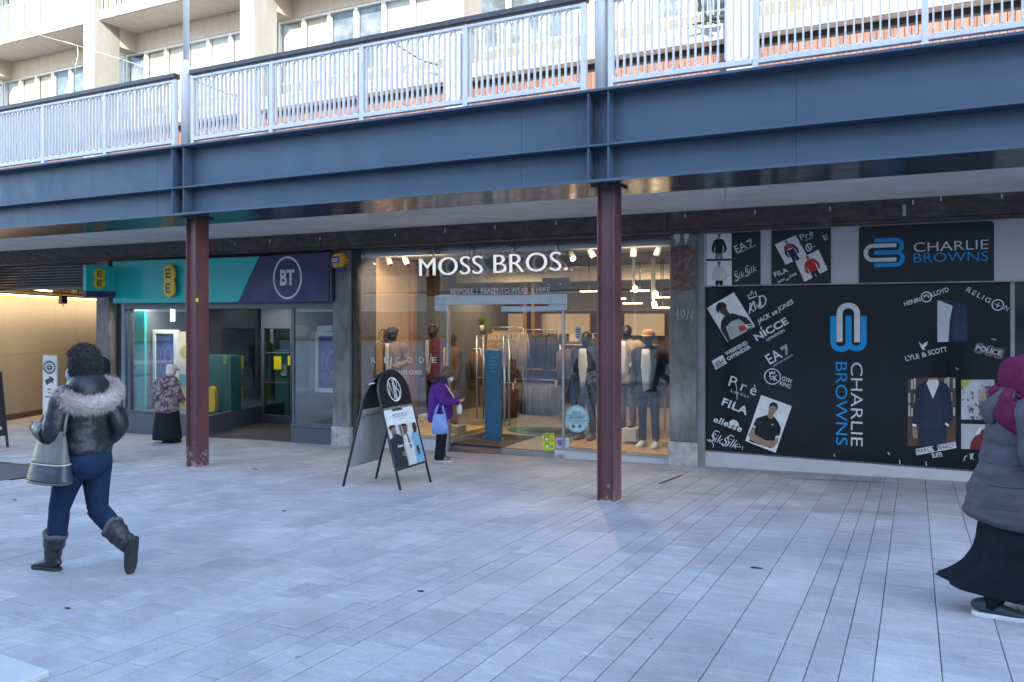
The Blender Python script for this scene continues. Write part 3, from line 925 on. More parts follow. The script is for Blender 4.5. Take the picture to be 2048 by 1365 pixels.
boxo('side_wall', mat('shop_side', (.10, .11, .13), .8), ee, DX1 + .01, EX1 - .1, DY + .0, DY + .08, ZF, 2.34)
# right window
QX = uX(587, 11.72)
boxo('stall_riser', DARKM, ee, QX - .05, p2a - .003, 11.70, 11.95, G(QX, 11.8) - .2, -.02, bev=.008)
boxo('window_sill', DARKM, ee, QX - .05, p2a - .003, 11.68, 11.97, -.018, .03, bev=.006)
boxo('window_pane', GLASS, ee, QX, p2a - .003, 11.74, 11.75, .031, 2.219)
b = MB(); wallrun(b, (QX, 11.77), (QX - .05, DY), .03, 2.3, .012); b.build('return_pane', GLASS, ee)
b = MB(); wallrun(b, (QX, 11.98), (QX - .05, DY), ZF, .029, .1); b.build('return_riser', DARKM, ee)
boxo('window_post', mat('blue_grey_post', (.13, .17, .23), .4), ee, QX - .03, QX, 11.72, 11.78, .03, 2.219)
# recessed downlights (lit)
LAMPE = mat('lit_lamp', (1, .93, .82), .5, var=0, emit=3)
LAMPW = mat('lit_warm_lamp', (1, .72, .42), .5, var=0, emit=2.5)
for u, v in ((478, 612), (563, 614), (608, 611), (652, 613)):
    x = uX(u, 12.3)
    t = thing('downlight', 'small lit ceiling spot in the doorway of the teal shop, %s' % {478: 'leftmost of four', 563: 'second from the left', 608: 'third from the left', 652: 'rightmost of four'}[u], 'downlight', (x, 12.4, 2.36), group='ceiling spots of the teal shop')
    b = MB(); b.lathe((x, 12.4, 2.345), [(.085, 0), (.09, .014)], 14); b.build('rim', GREYW, t)
    b = MB(); b.lathe((x, 12.4, 2.340), [(.06, 0), (.06, .004)], 12); b.build('lamp', LAMPE, t)
def area(name, loc, sx, sy, power, col, rot=(0, 0, 0), parent=None):
    l = bpy.data.lights.new(name, 'AREA'); l.shape = 'RECTANGLE'; l.size = sx; l.size_y = sy; l.energy = power; l.color = col
    o = bpy.data.objects.new(name, l); o.location = loc; o.rotation_euler = rot; COL.objects.link(o)
    return o
area('shop_lamp', (-14.6, 12.35, 2.33), 2.0, .5, 11, (1, .95, .88))  # added light to brighten the window boards; no fixture hangs here
area('shop_lamp', (-12.9, 13.3, 2.3), 1.0, .8, 3, (1, .95, .9))

# fascia sign
sg = thing('fascia_sign', 'long teal and navy shop sign with yellow and white round emblems', 'sign', (-12.6, 11.6, 2.8))
fs = wall(11.56)
def q(u, v): return fs.px(u, v)
b = MB(); b.prism([fs.P(*q(225, 523)), fs.P(*q(226, 607)), fs.P(*q(476, 605)), fs.P(*q(518, 513.5))], (0, .17, 0)); b.build('teal_panel', TEAL, sg)
b = MB(); b.prism([fs.P(*q(519, 513.5)), fs.P(*q(477, 605)), fs.P(*q(657, 603)), fs.P(*q(659, 505))], (0, .17, 0)); b.build('navy_panel', NAVY, sg)
boxo('end_cap', mat('navy_end', (.015, .014, .05), .4), sg, q(659.3, 505)[0], q(664, 505)[0], 11.562, 11.73, q(660, 603)[1], q(660, 506)[1])
def two_discs(parent, fr, c1, c2, rx, ry, dep, k0=.06, mirror=False):
    b = MB()
    n = 40; pts = []
    (x1, y1), (x2, y2) = fr.px(*c1), fr.px(*c2)
    top = ellip(x1, y1, rx, ry, 24, R(-35), R(215)); bot = ellip(x2, y2, rx, ry, 24, R(145), R(395))
    b.prism([fr.P(x, y, k0) for x, y in top + bot], fr.n * dep)
    o = b.build('emblem', YEL, parent, bev=.004)
    l = MB()
    for (x, y) in ((x1, y1), (x2, y2)):
        q_ = lambda a0, a1, b0, b1: [(x + rx * a0, y + ry * b0), (x + rx * a1, y + ry * b0), (x + rx * a1, y + ry * b1), (x + rx * a0, y + ry * b1)]
        poly(l, fr, q_(-.48, -.30, -.52, .52), k=k0 + dep + .004)
        for yy in (.43, 0, -.43): poly(l, fr, q_(-.29, .42 if yy else .3, yy - .09, yy + .09), k=k0 + dep + .004)
        l.cut()
    l.build_split('dotted_letter', INK, o)
two_discs(sg, fs, (346, 548), (346, 577), .165, .185, .05)
c = q(575, 556); b = MB()
stroke(b, fs, ellip(c[0], c[1], .335, .385, 48), .038, k=.005, closed=True)
text(b, fs, 'BT', (c[0] - .175, c[1] - .13), (c[0] + .175, c[1] - .13), .27, k=.005, bold=.035)
b.build('round_emblem', flat((.62, .62, .66)), sg)

# projecting sign
XP = uX(231, 11.6)
ps = thing('projecting_sign', 'teal box sign with yellow emblem projecting from the pillar by the passage', 'sign', (XP, 11.2, 2.8))
yn = 11.6
for k in range(60):
    if px_of(XP, yn, 2.5)[0] > 170: yn -= .015
zt, zb2 = vZ(171, 530, yn), None
fp = Fr((XP + .055, 0, 0), (0, 1, 0), (0, 0, 1))
z1 = fp.px(200, 532)[1]; z0 = fp.px(200, 595)[1]
boxo('case', TEAL, ps, XP - .05, XP + .05, yn, 11.62, z0 + .13, z1, bev=.004)
boxo('base_band', NAVY, ps, XP - .05, XP + .05, yn, 11.62, z0, z0 + .128, bev=.004)
two_discs(ps, fp, (199, 548), (199, 567), .13, .115, .012, k0=-.004)
boxo('bracket', BLACKM, ps, XP - .02, XP + .02, 11.62, 11.66, z0 + .2, z1 - .1)

# alarm box on the pillar
al = thing('alarm_box', 'orange hexagonal alarm box with blue badge on the stained pillar', 'alarm box', at(676, 520, 11.6))
fa = wall(11.55)
b = MB(); pts = [fa.px(u, v) for u, v in ((661, 520), (666, 536), (683, 535), (691, 519), (685, 506), (667, 507))]
b.prism([fa.P(x, y, 0) for x, y in pts], (0, .1, 0)); b.build('case', mat('alarm_orange', (.70, .32, .02), .4, var=.05), al, bev=.008)
b = MB(); ppoly(b, fa, [(665, 514), (678, 513), (678, 526), (665, 527)], k=.004); b.build('badge', flat((.03, .06, .30)), al)
b = MB(); ptext(b, fa, 'ADT', (666, 524.5), (677, 523.5), 7, k=.007, bold=.03); b.build('lettering', flat((.8, .8, .8)), al)
b = MB(); ppoly(b, fa, [(670, 536), (688, 534), (688, 541), (672, 543)], k=-.02, th=.05); b.build('lower_case', mat('alarm_blue', (.02, .04, .16), .4), al)

# things in the phone shop windows
SCR = mat('screen_picture', (.02, .03, .14), .3, var=.1, vs=2, emit=.02, col2=(.03, .06, .22), cut=(.42, .6))
def screen(Y, poly_o, label, u_c, side=None):
    f = wall(Y)
    (ax, az), (bx_, bz) = f.px(poly_o[0], poly_o[1]), f.px(poly_o[2], poly_o[3])
    t = thing('display_screen', label, 'screen', ((ax + bx_) / 2, Y, bz), group='white framed screens of the teal shop')
    b = MB(); w_ = .085
    b.box(ax, bx_, Y, Y + .09, az - w_, az); b.box(ax, bx_, Y, Y + .09, bz, bz + w_); b.box(ax, ax + w_, Y, Y + .09, bz + w_, az - w_); b.box(bx_ - w_, bx_, Y, Y + .09, bz + w_, az - w_)
    b.build('frame', GREYW, t, bev=.004)
    boxo('screen', SCR, t, ax + w_, bx_ - w_, Y + .03, Y + .07, bz + w_, az - w_)
    b = MB(); cx, cz = (ax + bx_) / 2, (az + bz) / 2
    stroke(b, f, ellip(cx - .09, cz + .02, .06, .16, 24), .02, k=-.025, closed=True)
    stroke(b, f, [(cx - .16, cz - .3), (cx - .05, cz - .22), (cx + .04, cz - .3), (cx + .14, cz - .2)], .016, k=-.0255)
    stroke(b, f, [(cx - .02, cz + .3), (cx + .06, cz + .18), (cx + .15, cz + .26)], .014, k=-.0245)
    stroke(b, f, ellip(cx + .1, cz, .11, .2, 24), .03, k=-.024, closed=True)
    b.build('neon_picture', mat('neon_violet', (.14, .08, .38), .4, var=0, emit=.05), t)
    return t, ax, bx_
s1, a1, b1 = screen(12.55, (305, 660, 352, 768), 'white framed screen in the left window behind the person in the white cap', 328)
boxo('mount_post', GREYW, s1, uX(342, 12.7), uX(348, 12.7), 12.68, 12.74, 1.95, 2.36)
s2, a2, b2 = screen(12.3, (630, 664, 678, 787), 'white framed screen in the right window beside the stained pillar', 650)
f3 = wall(12.28); b = MB(); ppoly(b, f3, [(634, 653), (664, 651), (664, 663), (634, 664)], k=0, th=.03); b.build('header_card', GREYW, s2)
def board(name, Y, u0, v0, u1, v1, m, label, cat, th=.06):
    f = wall(Y); (ax, az), (bx_, bz) = f.px(u0, v0), f.px(u1, v1)
    return tag(boxo(name, m, None, ax, bx_, Y, Y + th, bz, az, bev=.004), label, cat)
board('display_board', 12.2, 264, 622, 289, 829, TEALI, 'tall bright teal board at the left end of the phone shop window', 'board')
board('display_board', 13.6, 290, 616, 345, 800, mat('pale_green_board', (.36, .55, .47), .6, var=.15, vs=1), 'pale green board behind the left white framed screen', 'board')
board('display_board', 13.2, 356, 664, 372, 790, mat('cream_board', (.72, .64, .5), .6), 'cream board just right of the left white framed screen', 'board')
board('display_box', 12.8, 352, 750, 385, 772, TEALI, 'small teal box on a yellow stand beside the left steel column', 'box', .4)
board('display_stand', 12.8, 357, 774, 390, 832, mat('mustard', (.55, .45, .03), .6), 'yellow display stand under a teal box by the left column', 'stand', .4)
board('display_board', 12.9, 412, 710, 462, 830, TEALD, 'dark teal board right of the left steel column', 'board', .3)
board('display_board', 14.9, 550, 700, 578, 838, TEALD, 'narrow dark teal stand seen through the glass door', 'board', .1)
b = MB(); f = wall(12.75); x, y = f.px(371, 705); poly(b, f, ellip(x, y, .16, .16, 28), k=0, th=.02)
tag(b.build('round_badge', mat('mustard', (.55, .45, .03), .6)), 'round yellow disc hanging beside the left steel column', 'disc')
b = MB(); x, y = f.px(418, 806); poly(b, f, ellip(x, y, .13, .36, 28), k=-.05, th=.1)
tag(b.build('yellow_cutout', YEL), 'rounded yellow cutout peeping out right of the left column', 'cutout')
boxo('display_platform', DARKM, ee, EX0, -13.72, 12.0, 16, ZF, -.03)
pt = at(468, 812, 14.6); t = thing('chair', 'small orange chair low in the phone shop window', 'chair', (pt.x, 14.6, -.03))
ORG = mat('orange_plastic', (.6, .22, .03), .5)
boxo('seat', ORG, t, pt.x - .13, pt.x + .13, 14.5, 14.8, .10, .14, bev=.01); boxo('backrest', ORG, t, pt.x + .09, pt.x + .13, 14.5, 14.8, .141, .34, bev=.01)
for dx in (-.11, .11):
    for dy in (14.53, 14.77): boxo('leg', ORG, t, pt.x + dx - .015, pt.x + dx + .015, dy - .015, dy + .015, -.029, .099)
t = thing('sanitiser_dispenser', 'white hand sanitiser dispenser behind the glass shop door', 'dispenser', at(570, 741, 14.2))
f = wall(14.2); (ax, az), (bx_, bz) = f.px(564, 730), f.px(575, 752)
boxo('case', GREYW, t, ax, bx_, 14.15, 14.25, bz, az, bev=.01); boxo('nozzle', BLACKM, t, ax + .03, bx_ - .03, 14.12, 14.2, bz - .05, bz - .002)

# ================================================================ passage at the left
ps_ = thing('passage', 'tan lined passage with strip lights and raised slatted shutter at the left', 'passage', (-20, 14, G(-20, 14)))
WALLT = mat('tan_wall_panel', (.44, .385, .315), .65, var=.05, vs=.8)
A0, A1 = V((-20.3, 11.5, 0)), V((-28.5, 22.2, 0))
dw = (A1 - A0).normalized(); nw = V((-dw.y, dw.x, 0)) * -1
segs = [0, 3.1, 4.9, 6.7, 9.0, 11.3, (A1 - A0).length]
for i in range(len(segs) - 1):
    for z0, z1 in ((-.6, 1.02), (1.026, 2.85)):
        b = MB(); wallrun(b, (A0 + dw * (segs[i] + .003)).xy, (A0 + dw * (segs[i + 1] - .003)).xy, z0 - (.45 if z0 < 0 else 0), z1, .06); b.build('wall_panel', WALLT, ps_)
b = MB(); sk0, sk1 = A0 + nw * .05, A1 + nw * .05; b.bar((sk0.x, sk0.y, G(sk0.x, sk0.y) + .07), (sk1.x, sk1.y, G(sk1.x, sk1.y) + .07), .04, .15); b.build('skirting', mat('brown_skirting', (.09, .06, .045), .6), ps_)
b = MB(); wallrun(b, (A0 - nw * .1).xy, (A1 - nw * .1).xy, -1, 3.3, .08); b.build('wall_core', BLACKGAP, ps_)
boxo('ceiling', mat('dark_passage_ceiling', (.10, .085, .07), .8, var=.1), ps_, -31, p3a, 12.05, 26, 2.78, 2.95)
boxo('end_wall', WALLT, ps_, -31, p3a, 24.5, 24.8, -1.2, 2.95)
boxo('side_wall', mat('passage_right', (.3, .27, .22), .8), ps_, p3b - .04, p3b + .1, 12.6, 24.5, -1.2, 2.95)
# shutter
SH = mat('shutter_slat', (.17, .155, .15), .5, metal=.3, var=.15, vs=4)
sv = [at(100, v, 11.92).z for v in (530, 575)]
n = 8; hh = (sv[0] - sv[1]) / n
for k in range(n):
    b = MB(); z = sv[1] + hh * k
    b.prism([(-24, 11.92, z + .004), (-24, 11.90, z + hh * .45), (-24, 11.93, z + hh - .004), (-24, 11.96, z + hh - .004), (-24, 11.95, z + .004)], (p3a - .01 + 24, 0, 0))
    b.build('shutter_slat', SH, ps_)
boxo('shutter_rail', BLACKM, ps_, -24, p3a - .01, 11.90, 11.98, sv[1] - .06, sv[1] - .002)
boxo('header', BEAMM, ps_, -24, p3a - .005, 11.7, 11.86, sv[0] - .02, 3.28)
# strip lights (lit)
STRIP = mat('lit_strip', (1, .62, .25), .5, var=0, emit=3)
t = thing('strip_light', 'long thin warm strip light along the top of the tan wall', 'light', (-23, 15, 2.7))
a, c = A0 + nw * .14 + dw * .0, A1 + nw * .14
b = MB(); b.bar((a.x, a.y, 2.62), (c.x, c.y, 2.62), .03, .03); b.build('tube', STRIP, t)
b = MB(); b.bar((a.x, a.y, 2.66), (c.x, c.y, 2.66), .07, .04); b.build('channel', BLACKM, t)
t = thing('strip_light', 'bent warm strip light hanging under the raised shutter', 'light', at(70, 580, 13.2))
b = MB(); b.tube([at(36, 577, 13.2), at(103, 583, 13.2), at(104, 577, 13.3)], .018, 6); b.build('tube', STRIP, t)
b = MB(); b.bar(at(36, 574, 13.2), at(103, 580, 13.2), .06, .03); b.build('channel', BLACKM, t)
WL = (1, .80, .56)
p = A0 + dw * 5.5 + nw * .45
lo = area('strip_lamp', (p.x, p.y, 2.6), 11.5, .12, 21, WL, (0, 0, math.atan2(dw.y, dw.x)))
t = thing('emergency_sign', 'small green running man exit sign under the passage ceiling', 'sign', at(148, 581, 13.6))
f = wall(13.6); b = MB(); ppoly(b, f, [(142, 575), (155, 575), (155, 588), (142, 588)], k=0, th=.03); b.build('plate', flat((.02, .22, .10)), t)
b = MB(); pstroke(b, f, [(146, 586), (148, 582), (147, 578.5)], 1.3, k=.004); pstroke(b, f, [(148, 582), (151, 585)], 1.2, k=.004); pstroke(b, f, [(145, 580), (150, 580.5)], 1.1, k=.004); pstroke(b, f, [(151, 577), (153, 577), (153, 586)], 1, k=.004); b.build('pictogram', flat((.7, .75, .7)), t)
t = thing('hanging_speaker', 'small black box speaker hanging from the passage ceiling on a rod', 'speaker', at(124, 600, 13))
p = at(124, 600, 13); boxo('case', BLACKM, t, p.x - .09, p.x + .09, 12.95, 13.1, p.z - .1, p.z + .1, bev=.02)
b = MB(); b.tube([p + V((0, 0, .1)), V((p.x, p.y, 2.78))], .012, 6); b.build('rod', BLACKM, t)
b = MB(); b.tube([p + V((-.02, 0, -.1)), p + V((.05, 0, -.16)), p + V((.13, 0, -.02)), p + V((.13, 0, .1))], .008, 5); b.build('lead', BLACKM, t)
t = thing('track_spotlight', 'slim pale spotlight tilted under the passage ceiling at the left edge', 'spotlight', at(12, 588, 13))
b = MB(); b.tube([at(6, 595, 13), at(20, 578, 13)], .035, 10); b.build('barrel', GREYW, t)
b = MB(); b.tube([at(18, 580, 13), at(20, 572, 13)], .012, 6); b.build('stem', BLACKM, t)
area('passage_lamp', (-19.5, 14.5, 2.6), .8, .8, 6, WL)
# ================================================================ suit shop: frameless glass front
ms = thing('suit_shop', 'glass fronted suit shop with warm lit interior between two concrete pillars', 'shop', (-6.2, 12, G(-6.2, 12)))
YG = 11.78
MX0, MX1 = uX(715, 11.75), p1a - .003
FL = -.12
WOODF = mat('pale_floor', (.27, .22, .17), .45, var=.1, vs=1.5)
WARMW = mat('warm_wall', (.31, .22, .14), .75, var=.06)
CREAMW = mat('cream_wall', (.52, .45, .36), .75, var=.05)
WOOD = mat('brown_wood', (.22, .115, .055), .5, var=.25, vs=2, stretch=(6, 6, .6))
DARKW = mat('dark_wood', (.06, .038, .03), .5, var=.2)
PLN = mat('shop_plinth', (.46, .46, .48), .6, var=.1, vs=3)
STEELB = mat('satin_steel', (.42, .43, .44), .35, metal=.75, var=.06, vs=5)
XD0, XD1 = uX(895, YG), uX(1111, YG)
XP0, XP1 = uX(872, YG), uX(1135, YG)
boxo('floor', WOODF, ms, MX0 - .1, MX1 + .35, 11.9, 13.46, FL - .1, FL)
boxo('floor', WOODF, ms, MX0 - 1.45, MX1 + .35, 13.462, 19, FL - .1, FL)
boxo('ceiling', mat('shop_ceiling', (.06, .065, .075), .8), ms, MX0 - 1.45, MX1 + .35, 11.9, 19, 3.24, 3.3)
boxo('display_ceiling', mat('display_ceiling_board', (.30, .29, .28), .8), ms, MX0, MX1, 11.95, 13.2, 3.17, 3.238)
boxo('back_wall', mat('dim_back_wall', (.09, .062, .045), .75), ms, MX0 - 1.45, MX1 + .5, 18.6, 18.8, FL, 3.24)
boxo('window_side_wall', WARMW, ms, MX0 - .12, MX0 - .02, 11.86, 13.45, FL, 3.24)
boxo('side_wall', DARKW, ms, MX0 - 1.45, MX0 - 1.35, 13.57, 18.6, FL, 3.24)
boxo('partition', WARMW, ms, MX0 - 1.45, MX0 - .02, 13.46, 13.56, FL, 3.24)
boxo('side_wall', mat('brown_side', (.2, .13, .08), .7), ms, MX1 + .3, MX1 + .4, 11.95, 18.6, FL, 3.24)
boxo('wood_post', WOOD, ms, uX(817, 13.5), uX(829, 13.5), 13.46, 13.6, FL, 3.16)
for a, c in ((MX0, XD0 - .002), (XD1 + .002, MX1)):
    boxo('plinth', PLN, ms, a, c, 11.73, 11.9, -.5, -.062, bev=.006)
    boxo('glazing_channel', STEELB, ms, a, c, 11.745, 11.83, -.0605, -.03)
boxo('display_platform', mat('oak_platform', (.42, .27, .13), .5, var=.15, vs=2), ms, MX0, XD0 - .1, 11.91, 13.4, FL, -.02, bev=.006)
boxo('display_platform', mat('oak_platform', (.42, .27, .13), .5), ms, XD1 + .05, MX1, 11.91, 13.6, FL, -.02, bev=.006)
boxo('window_pane', GLASS, ms, MX0, XD0 - .004, YG, YG + .012, -.03, 3.27)
boxo('window_pane', GLASS, ms, XD1 + .004, MX1, YG, YG + .012, -.03, 3.27)
boxo('window_pane', GLASS, ms, XD0 + .001, XD1 - .001, YG, YG + .012, 2.435, 3.27)
boxo('edge_frame', DARKM, ms, MX0 - .03, MX0 - .002, 11.74, 11.86, -.4, 3.28)
boxo('head_frame', mat('brown_head', (.06, .05, .05), .6), ms, MX0, MX1, 11.74, 11.86, 3.272, 3.33)
# door header, patch plates and bolts
boxo('door_header', STEELB, ms, XP0, XP1, 11.735, 11.775, 2.27, 2.43, bev=.004)
boxo('patch_plate', STEELB, ms, XP0, XD0 + .03, 11.736, 11.774, 2.17, 2.268, bev=.003)
boxo('patch_plate', STEELB, ms, XD1 - .10, XP1, 11.736, 11.774, 2.17, 2.268, bev=.003)
b = MB()
for u, v in ((876, 598), (886, 598), (876, 615), (886, 615), (1116, 597), (1128, 597), (1116, 612), (1128, 612), (883, 573), (1098, 569), (1121, 569)):
    p = at(u, v, 11.734); b.tube([p, p + V((0, -.008, 0))], .014, 10)
b.build('bolt', CHROME, ms)
boxo('transom_box', BLACKM, ms, uX(1085, 11.8), uX(1139, 11.8), 11.795, 11.82, at(0, 580, 11.8).z if False else vZ(1110, 582, 11.8), vZ(1110, 556, 11.8))
boxo('side_rail', STEELB, ms, uX(1125, 11.76), uX(1129, 11.76), 11.745, 11.775, -.03, 2.168)
# closed leaf on the right
lx0 = uX(1003, 11.80)
leaf = boxo('door_leaf', GLASS, ms, lx0, XD1 - .01, 11.795, 11.807, -.12, 2.15)
boxo('bottom_shoe', STEELB, leaf, lx0, XD1 - .012, 11.785, 11.815, -.235, -.122, bev=.003)
boxo('top_shoe', STEELB, leaf, lx0, XD1 - .012, 11.785, 11.815, 2.152, 2.24, bev=.003)
def handles(parent, u, v0, v1, Y, two):
    for uu, yy in ((u, Y - .07), (u + two, Y + .07)):
        b = MB(); b.tube([at(uu, v0, yy), at(uu, v1, yy)], .017, 10)
        for v in (v0 + 6, v1 - 6): b.tube([at(uu, v, yy), V((at(uu, v, yy).x, Y, at(uu, v, yy).z))], .010, 8)
        b.build('handle', STEELB, parent)
handles(leaf, 1009, 670, 852, 11.80, 9)
# open leaf on the left swung inwards
ol = MB(); hx = uX(897, 11.8)
wallrun(ol, (hx + .02, 11.83), (hx + .02 + .14, 12.85), -.11, 2.15, .012); olo = ol.build('door_leaf', GLASS, ms)
ob = MB(); wallrun(ob, (hx + .02, 11.83), (hx + .02 + .14, 12.85), -.118, -.03, .03); ob.build('bottom_shoe', STEELB, olo)
for uu, yy in ((954, 12.7), (967, 12.72)):
    b = MB(); b.tube([at(uu, 671, yy), at(uu, 838, yy)], .017, 10)
    for v in (677, 755, 832): b.tube([at(uu, v, yy), at(uu + (6 if uu < 960 else -6), v, yy)], .009, 6)
    b.build('handle', STEELB, olo)
boxo('door_frame', STEELB, ms, XD0 - .003, XD0 + .03, 11.76, 11.84, -.3, 2.168)
boxo('door_mat', mat('dark_brown_mat', (.05, .035, .03), .95, var=.2, bump=.4, bs=200), ms, XD0 + .05, lx0 - .02, 11.86, 13.2, FL + .001, FL + .012)
b = MB(); b.prism([(XD0, 11.72, -.27), (lx0 + .02, 11.72, -.25), (lx0 + .02, 11.9, FL), (XD0, 11.9, FL)], (0, 0, .006)); b.build('threshold', mat('dark_threshold', (.06, .05, .05), .6), ms)
# sign letters standing in front of the glass
sl = thing('letter_sign', 'raised white capital letters of the suit shop name on the glass', 'sign', at(988, 545, 11.70))
fl = wall(11.70)
LET = mat('lit_white_letter', (.80, .78, .80), .4, var=.0, emit=.11)
word = 'MOSS BROS.'
b = MB()
ptext(b, fl, word, (841, 553), (1136, 541.5), 37, bold=-.012, ext=.035, k=.03)
b.build_islands('letter', LET, sl)
for u, v0, v1 in ((867, 473, 522), (944, 468, 516), (1025, 464, 514), (1112, 458, 508)):
    p, q_ = at(u, v0, 11.74), at(u, v1, 11.74); b = MB(); b.tube([V((p.x, 11.74, 3.3)), q_], .018, 8); b.build('hanging_rod', STEELB, sl)
fg = wall(YG - .001)
pl = flat((.72, .70, .68))
b = MB()
for s_, a, c in (('BESPOKE', (901, 587.5), (947, 586.8)), ('READY-TO-WEAR', (962, 586.5), (1057, 585)), ('HIRE', (1073, 584.8), (1100, 584.2))):
    ptext(b, fg, s_, a, c, 9.5, k=.004, bold=.004); b.cut()
for u in (953.5, 1065): ppoly(b, fg, [(u, 576), (u + 1.2, 576), (u + 1.2, 589), (u, 589)], k=.004); b.cut()
gp_ = [o for o in ms.children if o.name.startswith('window_pane')]
b.build_split('lettering', pl, gp_[2])
b = MB(); ptext(b, fg, 'EST 1851', (975, 503), (1017, 499), 8, k=.004); b.build('lettering', flat((.35, .35, .36)), gp_[2])
b = MB()
for ch, u in zip('RECODE', (747, 772, 795, 819, 843, 868)):
    ptext(b, fg, ch, (u - 4, 726), (u + 5, 726), 11, k=.004); b.cut()
ptext(b, fg, 'THE DRESS CODE', (770, 750), (845, 749), 8, k=.004, bold=.01)
b.build_split('lettering', flat((.70, .68, .66)), gp_[0])
def mb_round(mb, fr, c, r, k, wp):
    stroke(mb, fr, ellip(c[0], c[1], r, r * 1.0, 40), wp, k, True)
    s = r * .95
    stroke(mb, fr, [(c[0] - s * .78, c[1] - s * .5), (c[0] - s * .66, c[1] + s * .62), (c[0] - s * .25, c[1] - s * .7), (c[0] + .02 * s, c[1] + s * .85), (c[0] + .02 * s, c[1] - s * .92)], wp, k)
    stroke(mb, fr, [(c[0] + .2 * s, c[1] - s * .9), (c[0] + .2 * s, c[1] + s * .9)], wp, k)
    stroke(mb, fr, [(c[0] + .2 * s, c[1] + s * .85)] + [(c[0] + .2 * s + s * .45 * math.cos(R(a)), c[1] + s * .43 + s * .42 * math.sin(R(a))) for a in range(80, -91, -20)] + [(c[0] + .2 * s, c[1])], wp, k)
    stroke(mb, fr, [(c[0] + .2 * s, c[1])] + [(c[0] + .2 * s + s * .6 * math.cos(R(a)), c[1] - s * .42 + s * .42 * math.sin(R(a))) for a in range(90, -91, -20)] + [(c[0] + .2 * s, c[1] - s * .85)], wp, k)
b = MB(); mb_round(b, fg, fg.px(768, 672), .115, .004, .012); b.build('round_monogram', flat((.03, .025, .025)), gp_[0])
# round appointment sticker and notices on the glass
STK = flat((.42, .58, .62))
b = MB(); c = fg.px(1154, 838); poly(b, fg, ellip(c[0], c[1], .205, .215, 40), k=.004); st = b.build('round_sticker', STK, gp_[1])
tl = flat((.03, .16, .18))
b = MB(); stroke(b, fg, ellip(c[0], c[1], .19, .2, 40), .006, .007, True)
ptext(b, fg, 'BOOK AN', (1145, 829), (1162, 828.5), 5.5, k=.007, bold=.015); ptext(b, fg, 'APPOINTMENT', (1137, 839.5), (1171, 838.5), 6, k=.007, bold=.02)
pstroke(b, fg, [(1134.5, 831), (1173.5, 830), (1173.5, 842), (1134.5, 843)], .9, k=.007, closed=True)
for u in (1147, 1160):
    e = fg.px(u, 853); poly(b, fg, ellip(e[0], e[1], .03, .03, 14), k=.007)
pstroke(b, fg, [(1140, 846.5), (1168, 845.8)], .7, k=.007)
b.build('lettering', tl, st)
b = MB(); ppoly(b, fg, [(1085, 867), (1109, 866), (1110, 904), (1086, 904)], k=-.02 + .03); yn_ = b.build('yellow_notice', flat((.50, .60, .05)), ms)
b = MB()
for u0 in range(0, 6):
    a = 1085.5 + u0 * 4
    ppoly(b, fg, [(a, 867.5), (a + 1.8, 867.4), (a + .4, 871), (a - .5 if u0 else a, 871)], k=.013)
    ppoly(b, fg, [(a + .6, 900), (a + 2.4, 900), (a + 1.2, 904), (a, 904)], k=.013)
for u, v in ((1094, 877), (1095, 891)):
    pstroke(b, fg, [(u - 4, v - 3), (u - 4, v + 2), (u - 1.5, v + 5.5), (u + 1.5, v + 5.5), (u + 4, v + 2), (u + 4, v - 3), (u, v - 5.5)], 1.0, k=.013, closed=True)
    ppoly(b, fg, [(u - 4, v - 1.5), (u, v - 4.5), (u + 4, v - 1.5), (u + 3, v - 4), (u, v - 6), (u - 3, v - 4)], k=.014)
b.build('pictogram', flat((.03, .03, .02)), yn_)
b = MB()
for u, v in ((1094, 879), (1095, 893)): ppoly(b, fg, [(u - 3.4, v - 1.5), (u + 3.4, v - 1.5), (u + 2.5, v + 2.5), (u, v + 4), (u - 2.5, v + 2.5)], k=.0135)
b.build('mask_picture', flat((.75, .75, .72)), yn_)
b = MB()
e = fg.px(1103.5, 880); stroke(b, fg, ellip(e[0], e[1], .03, .03, 16), .008, .013, True); pstroke(b, fg, [(1101.5, 878), (1105.5, 882)], .9, k=.013); b.build('red_ring', flat((.55, .05, .03)), yn_)
b = MB(); e = fg.px(1103.5, 894); poly(b, fg, ellip(e[0], e[1], .028, .028, 16), k=.013); b.build('green_ring', flat((.15, .5, .12)), yn_)
b = MB(); ppoly(b, fg, [(1114, 877), (1138, 876), (1138, 896), (1114, 896.5)], k=.01); wn = b.build('white_notice', flat((.55, .57, .66)), ms)
b = MB(); e = fg.px(1120.5, 885.5); poly(b, fg, ellip(e[0], e[1], .05, .055, 20), k=.013); b.build('round_emblem', flat((.22, .12, .45)), wn)
b = MB()
for i in range(4): pstroke(b, fg, [(1126, 881 + i * 3.2), (1135 - i % 2 * 2, 880.8 + i * 3.2)], 1.3, k=.013)
e = fg.px(1120.5, 885.5); stroke(b, fg, ellip(e[0], e[1], .03, .03, 14), .008, .015, True)
b.build('lettering', flat((.35, .25, .55)), wn)
b = MB(); ppoly(b, fg, [(1114 + 36, 655), (1161, 654), (1161, 678), (1150, 679)], k=-.02); wn2 = b.build('opening_notice', flat((.75, .75, .74)), gp_[1])
b = MB()
for i, w_ in enumerate((8, 7, 9, 6)): pstroke(b, fg, [(1152, 659.5 + i * 5), (1152 + w_, 659.2 + i * 5)], 2, k=-.017)
b.build('lettering', flat((.08, .08, .08)), wn2)
# steel latch on the plinth
boxo('latch_plate', STEELB, ms, uX(1114, 11.72), uX(1127, 11.72), 11.722, 11.728, vZ(1120, 921, 11.72), vZ(1120, 909, 11.72))

